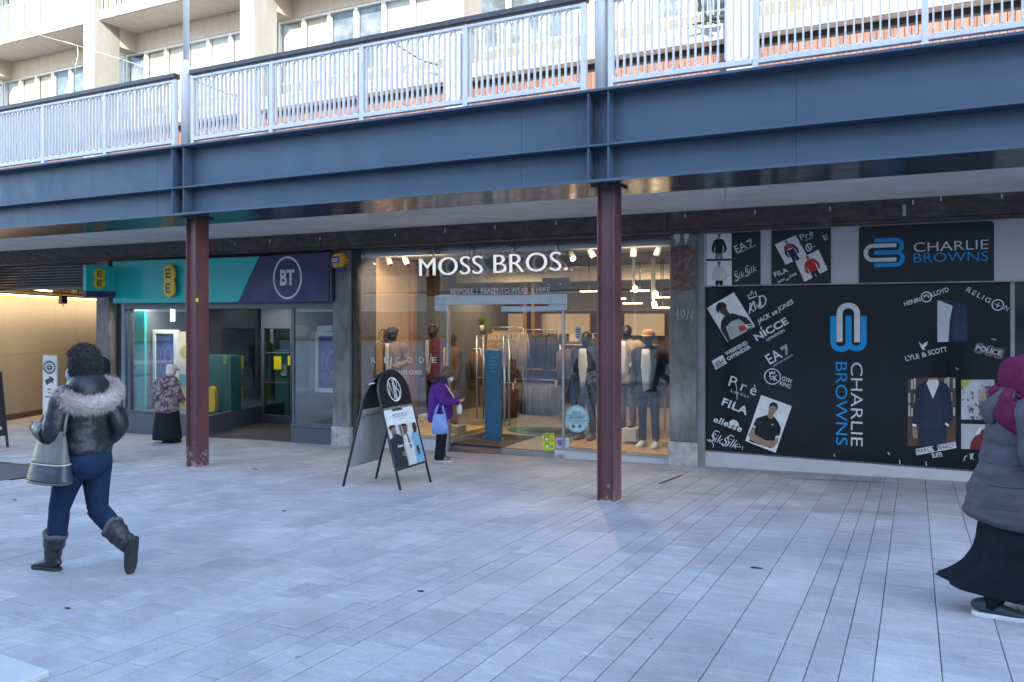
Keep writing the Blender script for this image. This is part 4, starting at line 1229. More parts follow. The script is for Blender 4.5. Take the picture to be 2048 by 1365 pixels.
# ---------------------------------------------------------------- inside: lamps
def spot(u0, v0, u1, v1, Y, lit, label):
    a, c = at(u0, v0, Y), at(u1, v1, Y - (.12 if lit else .02))
    t = thing('ceiling_spotlight', label, 'spotlight', a, group='white cylinder spotlights in the suit shop window')
    b = MB(); b.tube([a, c], .055, 14); b.build('barrel', mat('spot_barrel', (.22, .22, .22), .5, var=.03), t)
    b = MB(); b.tube([a, V((a.x, a.y, 3.17))], .012, 6); b.build('stem', GREYW, t)
    d = (c - a).normalized()
    b = MB(); b.tube([c + d * .001, c + d * .006], .045, 12); b.build('lamp', LAMPW if lit else BLACKM, t)
    if lit:
        l = bpy.data.lights.new('spot_lamp', 'SPOT'); l.energy = 40; l.color = (1, .74, .48); l.spot_size = R(75); l.spot_blend = .7; l.shadow_soft_size = .05
        o = bpy.data.objects.new('spot_lamp', l); COL.objects.link(o); o.location = c + d * .03
        o.rotation_euler = (-d if False else d).to_track_quat('-Z', 'Y').to_euler()
for (a, lit, lab) in (((737, 512, 745, 530), True, 'lit white ceiling spotlight at the far left of the suit shop window'),
        ((775, 512, 781, 530), False, 'white ceiling spotlight second from the left in the suit shop window'),
        ((808, 511, 815, 530), False, 'white ceiling spotlight third from the left in the suit shop window'),
        ((1138, 502, 1146, 518), True, 'lit white ceiling spotlight right of the white letter sign'),
        ((1178, 497, 1188, 516), False, 'white ceiling spotlight just left of the right steel column'),
        ((1268, 495, 1267, 514), False, 'white ceiling spotlight just right of the right steel column'),
        ((1320, 492, 1313, 512), False, 'white ceiling spotlight at the far right of the suit shop window')):
    spot(*a, 12.35, lit, lab)
WARM = (1, .73, .47)
for i, (u, v) in enumerate(((1178, 583), (1280, 582), (1322, 595), (1265, 607), (1326, 616), (1232, 598))):
    Y = 16.8 - .25 * i; p = at(u, v, Y)
    t = thing('linear_lamp', ('short lit ceiling lamp left of the right steel column', 'upper lit strip lamp right of the right column', 'lit strip lamp near the pillar, upper right', 'lower left lit strip lamp right of the right column', 'lowest lit strip lamp beside the concrete pillar', 'lit strip lamp half behind the right steel column')[i], 'lamp', p, group='lit ceiling lamps inside the suit shop')
    b = MB(); b.bar(p + V((-.2, 0, 0)), p + V((.2, 0, 0)), .06, .025); b.build('tube', LAMPW, t)
    b = MB(); b.tube([p + V((0, 0, .02)), V((p.x, p.y, 3.24))], .01, 5); b.build('stem', BLACKM, t)
for i, (u, v) in enumerate(((1270, 576), (1311, 586), (1308, 606))):
    p = at(u, v, 15.5)
    t = thing('round_spot', ('small round lit spot near the middle of the right window', 'small round lit spot high beside the pillar', 'small round lit spot below another beside the pillar')[i], 'spotlight', p, group='small round lit spots inside the suit shop')
    b = MB(); b.tube([p, p + V((.03, -.05, -.06))], .05, 12); b.build('lamp', LAMPW, t)
    b = MB(); b.tube([p, p + V((-.05, .06, .1)), V((p.x - .05, p.y + .06, 3.24))], .03, 8); b.build('barrel', GREYW, t)
for x, y, e in ((-6.6, 15.6, 7), (-8.6, 16.6, 10), (-5.2, 16.8, 8), (-9.6, 14.8, 5)):
    area('shop_lamp', (x, y, 3.1), .9, .5, e, WARM)

for x, e in ((-8.1, 13), (-4.2, 12)):
    area('shop_lamp', (x, 11.98, 3.12), 1.3, .12, e, WARM, (R(32), 0, 0))  # added lights aimed at the mannequins from the front, without a fixture

# ---------------------------------------------------------------- inside: furniture
def fbox(name, Y, u0, v0, u1, v1, dep, m, label, cat, group=None):
    f = wall(Y); (ax, az), (bx_, bz) = f.px(u0, v0), f.px(u1, v1)
    return tag(boxo(name, m, None, ax, bx_, Y, Y + dep, bz, az, bev=.006), label, cat, group)
# back wall panels and shelves belong to the shop
f = wall(18.5)
for u0, u1 in ((905, 1002), (1006, 1060), (1064, 1180), (1250, 1330)):
    (ax, az), (bx_, bz) = f.px(u0, 628), f.px(u1, 672); boxo('wall_panel', CREAMW, ms, ax, bx_, 18.45, 18.58, bz, az)
for u0, u1, v in ((905, 945, 690), (900, 960, 772), (1030, 1175, 683), (1030, 1120, 735), (900, 948, 735)):
    p0, p1 = at(u0, v, 17.6), at(u1, v, 17.6); boxo('shelf', WOOD, ms, p0.x, p1.x, 17.6, 18.4, p0.z - .05, p0.z)
for u in (985, 1046, 1062): boxo('wood_upright', WOOD, ms, uX(u, 18), uX(u + 7, 18), 18.0, 18.4, FL, 3.2)
fbox('poster_board', 18.2, 942, 632, 970, 652, .05, DARKW, 'small dark sign board on the cream back wall of the suit shop', 'sign')
fbox('base_cabinet', 17.4, 905, 800, 1000, 872, .6, WOOD, 'brown wooden cabinet low at the back of the suit shop', 'cabinet')
fbox('white_block', 13.5, 836, 830, 892, 858, .4, mat('white_plinth', (.7, .68, .64), .5), 'white display block low behind the woman in purple', 'block')
fbox('white_block', 12.6, 1244, 857, 1272, 884, .35, mat('white_plinth', (.7, .68, .64), .5), 'white display block under the beige suited mannequin', 'block')
fbox('crate', 12.3, 898, 852, 916, 890, .3, mat('crate_wood', (.30, .22, .15), .7, var=.25), 'small wooden crate behind the woman in purple by the shop door', 'crate')
pt = at(852, 857, 13.4); b = MB()
SHO = mat('brown_shoe', (.12, .05, .035), .35)
b.rings([[V((pt.x + .14 * k - .15, 13.4 + .045 * math.cos(a) * w_, pt.z + .03 + h_ * (math.sin(a) * .5 + .5))) for a in [R(q_) for q_ in range(0, 360, 45)]] for k, w_, h_ in ((0, .6, .12), (.6, .9, .11), (1.3, 1, .07), (2.0, .9, .05), (2.4, .3, .03))])
tag(b.build('shoe', SHO), 'brown leather shoe on the white display block', 'shoe')
# blue hygiene stand just inside the door
BLU = mat('blue_stand', (.022, .115, .24), .5, var=.08)
p0 = at(968, 700, 12.5); p1 = at(1002, 890, 12.5)
t = thing('info_stand', 'tall blue free standing panel just inside the suit shop door', 'stand', ((p0.x + p1.x) / 2, 12.55, FL))
boxo('panel', BLU, t, p0.x + .01, p1.x - .02, 12.5, 12.6, FL + .035, p0.z, bev=.01)
boxo('foot', mat('blue_foot', (.02, .10, .22), .5), t, p0.x - .03, p1.x + .03, 12.47, 12.66, FL + .012, FL + .034)
f = wall(12.498); b = MB()
for i, (u0, u1) in enumerate(((981, 992), (980, 990), (980, 994), (980, 988), (980, 991))): pstroke(b, f, [(u0, 716 + i * 7), (u1, 715.6 + i * 7)], 2.2, k=.003)
b.build('lettering', flat((.06, .28, .46)), t)
fbox('info_stand', 12.9, 1141, 706, 1151, 873, .12, BLU, 'narrow blue panel standing left of the navy suited mannequin', 'stand')
# green rug
b = MB(); c = at(1075, 876, 13.6); c = on(1080, 874)
for r, k, m in ((1, 0, 0),): pass
cx, cy = -6.1, 13.9
b.prism([(cx + .95 * math.cos(R(a)), cy + .55 * math.sin(R(a)), FL + .001) for a in range(0, 360, 12)], (0, 0, .008))
t = b.build('rug', mat('green_rug', (.04, .14, .08), .95, var=.15)); tag(t, 'oval green rug on the pale floor inside the shop door', 'rug')
b = MB(); b.prism([(cx + .6 * math.cos(R(a)), cy + .32 * math.sin(R(a)), FL + .0095) for a in range(0, 360, 12)], (0, 0, .004)); b.build('rug_centre', mat('black_rug', (.02, .022, .02), .95), t)

# clothes rails with hanging jackets: each jacket a thing
def jacket_mesh(name, m):
    b = MB()
    secs = [(0, .03, .02), (-.03, .12, .04), (-.07, .21, .055), (-.2, .235, .065), (-.45, .225, .07), (-.78, .24, .075)]
    rs = []
    for z, rx, ry in secs:
        rs.append([V((ry * math.cos(R(a)) * (1 + .12 * math.sin(7 * R(a) + z * 9)), rx * math.sin(R(a)), z)) for a in range(0, 360, 20)])
    b.rings(rs)
    for s in (-1, 1):
        b.tube([(0, s * .19, -.07), (.01, s * .26, -.3), (.025, s * .265, -.62)], [.06, .06, .048], 8)
    o = b.build(name, m); me = o.data; bpy.data.objects.remove(o)
    h = MB(); h.tube([(0, -.16, -.045), (0, 0, .02), (0, .16, -.045)], .009, 5); h.tube([(0, 0, .02), (0, 0, .075), (0, .02, .095)], .004, 5)
    o = h.build('hanger', WOOD); hm = o.data; bpy.data.objects.remove(o)
    return me, hm
def check_mat(name, c1, c2, sc):
    m, t, N, L, b = nt(name)
    tc = N.new('ShaderNodeTexCoord')
    ws = []
    for ax in ('Y', 'Z'):
        wv = N.new('ShaderNodeTexWave'); wv.bands_direction = ax; wv.inputs['Scale'].default_value = sc; L.new(tc.outputs['Object'], wv.inputs['Vector']); ws.append(wv.outputs['Fac'])
    c = mixc(t, mapr(t, ws[0], .7, .85, 0, .6), c1, c2); c = mixc(t, mapr(t, ws[1], .7, .85, 0, .6), c, c2)
    L.new(c, b.inputs['Base Color']); b.inputs['Roughness'].default_value = .9
    return m
JM = {'check': check_mat('checked_cloth', (.42, .35, .27), (.16, .12, .10), 7), 'dark': mat('dark_cloth', (.035, .032, .036), .9, rand=.3), 'grey': mat('grey_cloth', (.13, .125, .12), .9, rand=.25), 'brown': mat('brown_cloth', (.10, .062, .042), .9, rand=.25), 'tan': mat('tan_cloth', (.34, .23, .14), .9, rand=.2)}
def rail(u0, u1, v, Y, n, kind, lab, jlab, grp):
    p0, p1 = at(u0, v, Y), at(u1, v, Y)
    t = thing('clothes_rail', lab, 'clothes rail', ((p0.x + p1.x) / 2, Y, FL))
    b = MB(); b.tube([p0, V((p1.x, Y, p0.z))], .013, 8); b.build('rail_bar', STEELB, t)
    b = MB()
    for x in (p0.x, p1.x): b.tube([(x, Y, FL), (x, Y, p0.z)], .014, 8)
    b.build('upright', STEELB, t)
    me, hm = jacket_mesh('jacket', JM[kind])
    for k in range(n):
        x = p0.x + (p1.x - p0.x) * (k + .5) / n
        o = inst(me, 'hanging_jacket', None, (x, Y, p0.z - .085)); o.rotation_euler = (0, 0, rng.uniform(-.12, .12)); o.scale = (1, 1, rng.uniform(.9, 1.03))
        tag(o, jlab, 'jacket', grp); inst(hm, 'hanger', o)
rail(986, 1046, 655, 15.6, 9, 'check', 'long steel clothes rail of light checked jackets behind the door', 'light checked jacket hanging in the row behind the glass door', 'light checked jackets')
rail(1052, 1116, 660, 16.4, 9, 'dark', 'clothes rail of dark jackets right of the checked jackets', 'dark jacket hanging in the row right of the checked jackets', 'dark jackets')
rail(1030, 1112, 758, 16.2, 11, 'grey', 'low clothes rail of grey suits under the dark jackets', 'grey suit hanging in the low row under the dark jackets', 'grey suits on the low rail')
rail(918, 962, 697, 16.6, 7, 'brown', 'clothes rail of brown jackets left of the tall blue stand', 'brown jacket hanging left of the tall blue stand', 'brown jackets')
rail(905, 946, 620, 17.2, 5, 'tan', 'high clothes rail of tan coats at the back left', 'tan coat hanging high at the back left of the shop', 'tan coats')
rail(1186, 1234, 668, 15.4, 7, 'dark', 'clothes rail of dark suits behind the right steel column', 'dark suit hanging behind the right steel column', 'dark suits at the right')
rail(1250, 1330, 690, 15.2, 10, 'grey', 'clothes rail of grey jackets behind the mannequin in the tan cap', 'grey jacket hanging behind the mannequin in the tan cap', 'grey jackets at the right')
rail(1120, 1180, 690, 15.8, 8, 'brown', 'clothes rail of brown suits behind the navy suited mannequin', 'brown suit hanging behind the navy suited mannequin', 'brown suits on the right')
rail(836, 892, 706, 15.0, 8, 'dark', 'clothes rail of dark coats behind the burgundy mannequin', 'dark coat hanging behind the burgundy mannequin', 'dark coats at the left')
rail(990, 1026, 765, 15.4, 6, 'brown', 'low clothes rail of brown jackets under the checked jackets', 'brown jacket hanging low under the checked jackets', 'brown jackets under the checked ones')
FOLD = [mat('folded_%s' % n_, c_, .9, rand=.2) for n_, c_ in (('blue', (.07, .10, .16)), ('cream', (.5, .45, .38)), ('grey', (.16, .16, .17)), ('plum', (.12, .04, .05)))]
for i, (u, v) in enumerate(((908, 690), (922, 690), (936, 690), (906, 735), (922, 735), (938, 735), (906, 772), (926, 772), (946, 772), (1036, 683), (1056, 683), (1080, 683), (1104, 683), (1128, 683), (1150, 683), (1040, 735), (1064, 735), (1090, 735))):
    p = at(u, v, 17.75); b = MB()
    for k in range(4): b.box(p.x - .11 + .006 * (k % 2), p.x + .11 - .005 * (k % 3), 17.65, 17.95, p.z + .001 + .045 * k, p.z + .043 + .045 * k)
    tag(b.build('folded_shirts', FOLD[(i * 3 + i // 4) % 4]), 'small stack of folded clothes on a back shelf of the suit shop', 'clothes stack', 'stacks of folded clothes')
b = MB(); pp = at(963, 655, 17); 
for k in range(40):
    a = rng.random() * 6.28; e_ = rng.uniform(.05, .2); r_ = rng.uniform(.02, .16)
    p = pp + V((r_ * math.cos(a), r_ * math.sin(a), e_)); b.add([p, p + V((.05, .01, .03)), p + V((.02, .02, .08)), p + V((-.03, .01, .04))], [(0, 1, 2, 3)])
t = thing('pot_plant', 'small green pot plant on a shelf at the back of the shop', 'plant', pp)
b.build('leaves', mat('leaf', (.05, .12, .03), .6), t); q_ = MB(); q_.lathe(pp, [(.05, -.1), (.07, .05)], 10); q_.build('pot', GREYW, t)
# ================================================================ streetwear shop: printed black window and sign band
cb = thing('streetwear_shop', 'closed clothing shop with black printed window and pale stone plinth on the right', 'shop', (.5, 12, G(.5, 12)))
YC = 11.8
BLK = mat('black_vinyl', (.005, .0055, .008), .17, var=.3, vs=3, spec=.5, col2=(.012, .013, .017), cut=(.5, .75))
BLK2 = mat('black_sign_panel', (.012, .012, .016), .35, var=.1, vs=2)
LGT = mat('light_grey_panel', (.44, .44, .46), .5, var=.06, vs=1)
SIL = mat('grey_white_plinth', (.46, .46, .48), .55, var=.08, vs=2)
CX0 = uX(1410, YC); CXM = uX(2020, YC); CX1 = 3.05
boxo('plinth', SIL, cb, CX0, CX1, YC - .02, YC + .2, -.45, .095, bev=.008)
boxo('plinth_lip', DARKM, cb, CX0, CX1, YC - .022, YC + .02, .097, .115)
win = boxo('window_pane', BLK, cb, CX0 + .0, CXM, YC, YC + .012, .116, 2.50)
boxo('window_pane', mat('dark_glass', (.02, .022, .026), .06, var=.1, spec=.6), cb, CXM + .05, CX1, YC, YC + .012, .116, 2.50)
boxo('mullion', mat('aluminium', (.32, .33, .35), .4, metal=.5), cb, CXM + .002, CXM + .048, YC - .02, YC + .03, .116, 2.51, bev=.004)
boxo('edge_frame', DARKM, cb, CX0 - .03, CX0 - .002, YC - .03, YC + .05, -.1, 2.51)
boxo('inner_wall', BLACKGAP, cb, CX0, CX1, 12.2, 12.3, -.4, 3.3)
for u in (1455, 1620, 1700, 1799):
    pass
P0, P1_ = None, None
fw2 = wall(YC - .001)
def W(x, y): return (1380 + x / 2.5265, 420 + y / 2.5278)         # enlarged crop coordinates -> photograph pixels
def Z(x, y): return (1640 + x / 2.436, 420 + y / 2.4375)
WHP = flat((.58, .59, .62), .5); BLUP = flat((.012, .28, .62), .4); GREYP = flat((.13, .13, .135), .5); SKIN1 = flat((.30, .19, .14)); SKIN2 = flat((.06, .035, .025)); HAIRP = flat((.015, .012, .012)); REDP = flat((.42, .03, .03)); NAVP = flat((.02, .028, .055)); PAPER = flat((.66, .67, .68)); CREAMP = flat((.5, .47, .40)); BRNP = flat((.10, .06, .045)); MARP = flat((.16, .025, .03)); DNM = flat((.12, .18, .26)); JBLK = flat((.014, .014, .017), .4); SHADEP = flat((.42, .43, .45))
# ---- sign band
sb = thing('sign_band', 'black and pale grey shop sign band above the printed window at the right', 'sign', (-.8, 11.7, 2.9))
fsb = wall(11.70)
zt_ = fsb.px(1700, 453)[1]; zb_ = fsb.px(1700, 571)[1]
boxo('backing_panel', LGT, sb, uX(1402, 11.7), CX1, 11.705, 11.79, 2.515, zt_)
boxo('bottom_trim', mat('aluminium', (.32, .33, .35), .4), sb, uX(1402, 11.7), CX1, 11.69, 11.704, 2.51, 2.525)
def panel(u0, u1, rnd=0):
    x0, x1 = uX(u0, 11.7), uX(u1, 11.7); z0, z1 = 2.527, zt_ - .012
    pts = [(x0, z0), (x1, z0)]
    if rnd: pts += arc(x1 - rnd, z1 - rnd, rnd, 0, 90, 5) + arc(x0 + rnd, z1 - rnd, rnd, 90, 180, 5)
    else: pts += [(x1, z1), (x0, z1)]
    b = MB(); poly(b, fsb, pts, k=.004, th=.006); return b.build('black_panel', BLK2, sb)
bp1 = panel(1413, 1521); bp2 = panel(1543, 1662); bp3 = panel(1718, 1988, .05)
def logo_paths():
    # white C and blue B of interlocked rounded bars, unit box: x to the right 0..1, y up 0..1
    C = [(.80, .77)] + [(.20, .77)] + arc(.20, .5, .17, 90, 270, 10, .27) + [(.80, .23)]
    B1 = [(.25, .97), (.80, .97)] + arc(.80, .74, .13, 90, -90, 10, .23) + [(.25, .51)]
    B2 = [(.80, .505)] + arc(.82, .27, .13, 90, -90, 10, .235) + [(.25, .03)]
    return C, [B1, B2, [(.25, .505), (.89, .505)]]
def logo(frame, mapf, k, wd, parent):
    C, Bs = logo_paths(); b = MB()
    for p in Bs: stroke(b, frame, [mapf(*q_) for q_ in p], wd, k)
    b.build('emblem', BLUP, parent)
    b = MB(); stroke(b, frame, [mapf(*q_) for q_ in C], wd, k + .002); b.build('emblem', WHP, parent)
A, B_, D = fsb.px(*Z(217, 280)), fsb.px(*Z(412, 278)), fsb.px(*Z(217, 146))
hh_ = D[1] - A[1]; ww_ = B_[0] - A[0]
logo(fsb, lambda x, y: (A[0] + ww_ * x, A[1] + .03 * hh_ + hh_ * y * .95), .008, .052, bp3)
b = MB(); ptext(b, fsb, 'CHARLIE', Z(457, 206), Z(821, 191), 18.5, k=.008, bold=-.004); b.build('lettering', WHP, bp3)
b = MB(); ptext(b, fsb, 'BROWNS', Z(457, 257), Z(820, 248), 18.5, k=.008, bold=-.004); b.build('lettering', BLUP, bp3)
# ---- photograph prints: flat paper cut-outs of anonymous clothed figures
def pic(frame, parent, uvA, uvB, uvC, layers, paper=PAPER, k=.006):
    """print with corners A (bottom left), B (bottom right), C (top left); layers in 0..1 coordinates"""
    A, B, C = V(frame.px(*uvA)), V(frame.px(*uvB)), V(frame.px(*uvC))
    def m(x, y): q_ = A + (B - A) * x + (C - A) * y; return (q_.x, q_.y)
    b = MB(); poly(b, frame, [m(0, 0), m(1, 0), m(1, 1), m(0, 1)], k=k); o = b.build('photo_print', paper, parent)
    groups = {}
    for i, (mt, pts) in enumerate(layers):
        b = MB(); qs = [m(x, y) for x, y in pts]
        ar = sum(qs[j][0] * qs[(j + 1) % len(qs)][1] - qs[(j + 1) % len(qs)][0] * qs[j][1] for j in range(len(qs)))
        if ar < 0: qs = qs[::-1]
        poly(b, frame, qs, k=k + .0005 * (i + 1), th=.0004); b.build('printed_shape', mt, parent)
    return o
def E_(cx, cy, rx, ry, n=16): return ellip(cx, cy, rx, ry, n)
def man(top, trousers, skin=SKIN1, hair=HAIRP, x=.5, s=1.0, y0=0):
    f = lambda px_, py: (x + px_ * s, y0 + py * s)
    m = lambda pts: [f(*q_) for q_ in pts]
    return [(trousers, m([(-.15, 0), (-.145, .30), (.145, .30), (.16, 0), (.02, 0), (0, .16), (-.02, 0)])),
            (top, m([(-.20, .73), (-.255, .62), (-.31, .40), (-.26, .24), (-.17, .27), (-.20, .40), (-.15, .62)])), (top, m([(.20, .73), (.255, .62), (.32, .42), (.27, .24), (.18, .27), (.21, .42), (.15, .62)])),
            (top, m([(-.155, .22), (-.16, .45), (-.20, .73), (-.06, .80), (.06, .80), (.20, .73), (.16, .45), (.155, .22)])),
            (skin, m([(-.045, .77), (-.04, .84), (.04, .84), (.045, .77), (0, .74)])), (skin, m(E_(0, .885, .062, .078))),
            (hair, m([(-.068, .88), (-.064, .94), (-.03, .975), (.03, .975), (.064, .94), (.068, .88), (.05, .925), (-.05, .925)])),
            (skin, m(E_(-.21, .25, .03, .03, 10))), (skin, m(E_(.215, .25, .03, .03, 10)))]
pic(fsb, bp1, W(85, 248), W(210, 247), W(85, 122), man(JBLK, DNM))
pic(fsb, bp1, W(85, 386), W(211, 385), W(85, 260), man(flat((.5, .5, .5)), HAIRP))
pic(fsb, bp2, W(484, 278), W(591, 232), W(429, 176), man(NAVP, NAVP) + [(REDP, [(.36, .58), (.64, .58), (.68, .70), (.56, .78), (.44, .78), (.32, .70)]), (PAPER, [(.36, .54), (.64, .54), (.645, .575), (.355, .575)])])
pic(fsb, bp2, W(579, 364), W(697, 304), W(532, 262), man(REDP, JBLK))
b = MB()
def EA(b, fr, a, c, h, Wf, k):
    # tall tilted initials with a striped numeral
    ptext(b, fr, 'EA', a, ((a[0] * .36 + c[0] * .64), (a[1] * .36 + c[1] * .64)), h, k=k, bold=.01)
    d = V((c[0] - a[0], c[1] - a[1])); n = V((d.y, -d.x)).normalized(); e = d.normalized()
    o = V(a) + d * .70; L_ = d.length * .30
    for i in range(6):
        x0, x1 = ((.0, 1.0) if i > 3 else (.16 + .13 * i, .50 + .14 * i))
        p = o + n * h * (.08 + .16 * i) + e * (.02 * d.length)
        pstroke(b, fr, [tuple(p + e * L_ * x0), tuple(p + e * L_ * x1)], h * .09, k=k)
def wave_text(b, fr, pts_list, wp, k):
    for pts in pts_list: pstroke(b, fr, pts, wp, k=k)
def script(b, fr, a, c, h, k, txt='SikSilk'):
    ptext(b, fr, txt, a, c, h, k=k, shear=.35, bold=-.008)
    d = V((c[0] - a[0], c[1] - a[1])); e = d.normalized(); n = V((e.y, -e.x))
    for f_ in (0.02, .52):
        o = V(a) + d * f_
        pts = [tuple(o + e * (x * h) + n * (y * h)) for x, y in ((.9, 1.25), (.45, 1.35), (.15, 1.0), (.35, .65), (.55, .35), (.35, -.05), (-.1, -.1), (-.35, .15))]
        sm = []
        for i in range(len(pts) - 1):
            for s_ in range(4): sm.append(tuple(V(pts[i]) * (1 - s_ / 4) + V(pts[i + 1]) * (s_ / 4)))
        pstroke(b, fr, sm, h * .09, k=k)
EA(b, fsb, W(236, 220), W(322, 178), 15, W, .008)
ptext(b, fsb, 'EMPORIO ARMANI', W(248, 222), W(336, 182), 3.2, k=.008)
script(b, fsb, W(232, 360), W(345, 306), 13, .008)
b.build('lettering', WHP, bp1)
b = MB()
ptext(b, fsb, 'Pr', W(563, 155), W(602, 138), 11, k=.008); ptext(b, fsb, 'è', W(608, 135), W(626, 127), 11, k=.008)
ptext(b, fsb, 'LONDON', W(583, 160), W(625, 142), 3.2, k=.008)
ptext(b, fsb, 'L', W(614, 192), W(633, 185), 9.5, k=.008); e = fsb.px(*W(600, 190)); stroke(b, fsb, ellip(e[0], e[1], .035, .05, 14), .016, .008, True); pstroke(b, fsb, [W(594, 180), W(606, 200)], 2.5, k=.008)
ptext(b, fsb, 'E', W(680, 155), W(703, 146), 10, k=.008)
ptext(b, fsb, 'FILA', W(430, 340), W(497, 313), 9, k=.008, bold=.028, space=1.1)
ptext(b, fsb, 'JACK', W(444, 373), W(484, 354), 4.6, k=.008, bold=.03, shear=.15); ptext(b, fsb, 'JONES', W(502, 345), W(542, 328), 4.6, k=.008, bold=.03, shear=.15); ppoly(b, fsb, [W(486, 352), W(499, 346), W(500, 354), W(487, 360)], k=.008)
b.build('lettering', WHP, bp2)

# ---- prints on the big black window
K = .004
b = MB()
A_, B2_, C_ = W(190, 668), W(330, 590), W(85, 497)
pic(fw2, win, A_, B2_, C_, [
    (JBLK, [(.02, 0), (.02, .35), (.16, .52), (.40, .62), (.62, .56), (.92, .30), (.98, .02), (.80, .0)]),
    (flat((.34, .36, .37)), [(.12, .02), (.20, .34), (.45, .40), (.70, .36), (.82, .06), (.7, 0), (.2, 0)]),
    (SKIN2, [(.36, .54), (.34, .70), (.52, .72), (.54, .54)]), (SKIN2, E_(.42, .74, .12, .12)),
    (HAIRP, [(.24, .72), (.22, .84), (.30, .93), (.42, .97), (.55, .92), (.60, .82), (.54, .76), (.5, .82), (.36, .84), (.30, .78)]),
    (REDP, [(.50, .06), (.56, .20), (.74, .16), (.74, .04)]), (PAPER, [(.74, .04), (.76, .16), (.96, .10), (.97, .03)]), (HAIRP, [(.80, .08), (.81, .12), (.95, .08), (.95, .05)])], k=.005)
pic(fw2, win, W(280, 1168), W(432, 1228), W(360, 936), [
    (JBLK, [(.12, .02), (.06, .34), (.10, .52), (.30, .62), (.42, .68), (.60, .68), (.78, .60), (.92, .50), (.95, .30), (.86, .28), (.84, .05)]),
    (SKIN1, [(.02, .14), (.06, .30), (.16, .30), (.20, .20), (.60, .16), (.84, .22), (.92, .30), (.98, .22), (.90, .08), (.55, .04), (.15, .06)]),
    (SKIN1, [(.40, .64), (.38, .74), (.56, .74), (.58, .64), (.50, .60)]), (SKIN1, E_(.48, .80, .115, .105)),
    (HAIRP, [(.35, .80), (.35, .90), (.42, .95), (.55, .95), (.62, .88), (.61, .80), (.58, .86), (.5, .885), (.40, .86)]),
    (flat((.16, .09, .07)), [(.40, .755), (.48, .70), (.57, .75), (.56, .715), (.48, .685), (.41, .72)]),
    (PAPER, [(.06, .33), (.16, .31), (.16, .35), (.06, .37)]), (PAPER, [(.84, .28), (.95, .32), (.95, .36), (.84, .32)]), (PAPER, [(.60, .50), (.66, .51), (.66, .53), (.60, .52)])], k=.005)
# graffiti-like word with a crown
for pts in ([(300, 525), (306, 470)], [(306, 500), (322, 462), (330, 470)], [(306, 500), (322, 515)], [(325, 470), (333, 508), (340, 478), (348, 502), (352, 452)], [(352, 440), (360, 500)], [(345, 440), (372, 434), (384, 452), (380, 478), (360, 496)]):
    pstroke(b, fw2, [W(*p) for p in pts], 2.6, k=K)
for pts in ([(292, 432), (300, 450), (338, 436), (330, 412), (322, 428), (314, 410), (306, 432)],):
    pstroke(b, fw2, [W(*p) for p in pts], 1.8, k=K, closed=True)
ptext(b, fw2, 'JACK', W(346, 577), W(411, 539), 8.5, k=K, bold=.02, shear=.2); ptext(b, fw2, 'JONES', W(448, 517), W(527, 470), 8.5, k=K, bold=.02, shear=.2); b.cut()
ppoly(b, fw2, [W(414, 520), W(438, 506), W(442, 522), W(418, 536)], k=K)
ptext(b, fw2, 'NICCE', W(338, 664), W(500, 572), 13, k=K, bold=.03); ppoly(b, fw2, [W(355, 596), W(361, 588), W(363, 604), W(358, 608)], k=K); b.cut()
ptext(b, fw2, 'LONDON', W(390, 664), W(480, 614), 4.8, k=K, bold=.02); b.cut()
ptext(b, fw2, 'WEEKEND', W(183, 738), W(293, 678), 7, k=K, bold=.03); ptext(b, fw2, 'OFFENDER', W(193, 763), W(310, 698), 7, k=K, bold=.03); b.cut()
ppoly(b, fw2, [W(110, 765), W(165, 733), W(187, 776), W(130, 809)], k=K)
EA(b, fw2, W(405, 783), W(508, 722), 20, W, K); ptext(b, fw2, 'EMPORIO ARMANI', W(424, 795), W(520, 738), 3.6, k=K); b.cut()
e = fw2.px(*W(417, 843)); stroke(b, fw2, ellip(e[0], e[1], .108, .108, 36), .014, K, True)
for pts in ([(428, 828), (412, 822), (402, 840), (410, 858), (424, 852), (422, 842), (412, 844)], [(420, 838), (426, 866)], [(440, 836), (424, 848), (440, 864)]):
    pstroke(b, fw2, [W(*p) for p in pts], 1.8, k=K)
pstroke(b, fw2, [W(*p) for p in ((404, 832), (402, 820), (409, 826), (416, 818), (421, 826), (428, 820), (428, 832))], 1.4, k=K)
ptext(b, fw2, 'GYM', W(462, 860), W(510, 878), 8, k=K, bold=.02); ptext(b, fw2, 'KING', W(452, 884), W(506, 904), 8, k=K, bold=.02); b.cut()
ptext(b, fw2, 'P', W(193, 889), W(228, 900), 21, k=K); ptext(b, fw2, 'r', W(252, 912), W(278, 922), 21, k=K); ptext(b, fw2, 'è', W(300, 930), W(330, 940), 21, k=K); ptext(b, fw2, 'London', W(206, 921), W(296, 952), 6, k=K, space=1.4); b.cut()
ptext(b, fw2, 'FILA', W(158, 985), W(285, 1037), 15, k=K, bold=.028, space=1.12); b.cut()
ptext(b, fw2, 'ellesse', W(117, 1070), W(258, 1124), 12, k=K, bold=.022, shear=.12, space=1.08); b.cut()
hb = [W(222 + 26 * math.cos(R(a)), 1088 - 26 * math.sin(R(a)) + 4 * math.cos(R(a))) for a in range(-10, 171, 15)]; ppoly(b, fw2, hb, k=K)
script(b, fw2, W(95, 1165), W(240, 1210), 17, K); b.cut()
for pts in ([(112, 1175), (120, 1190), (116, 1203)], [(225, 1195), (258, 1200), (250, 1186)], [(230, 870), (236, 900), (238, 960)], [(262, 1215), (268, 1195)]): pstroke(b, fw2, [W(*p) for p in pts], 1.2, k=K)
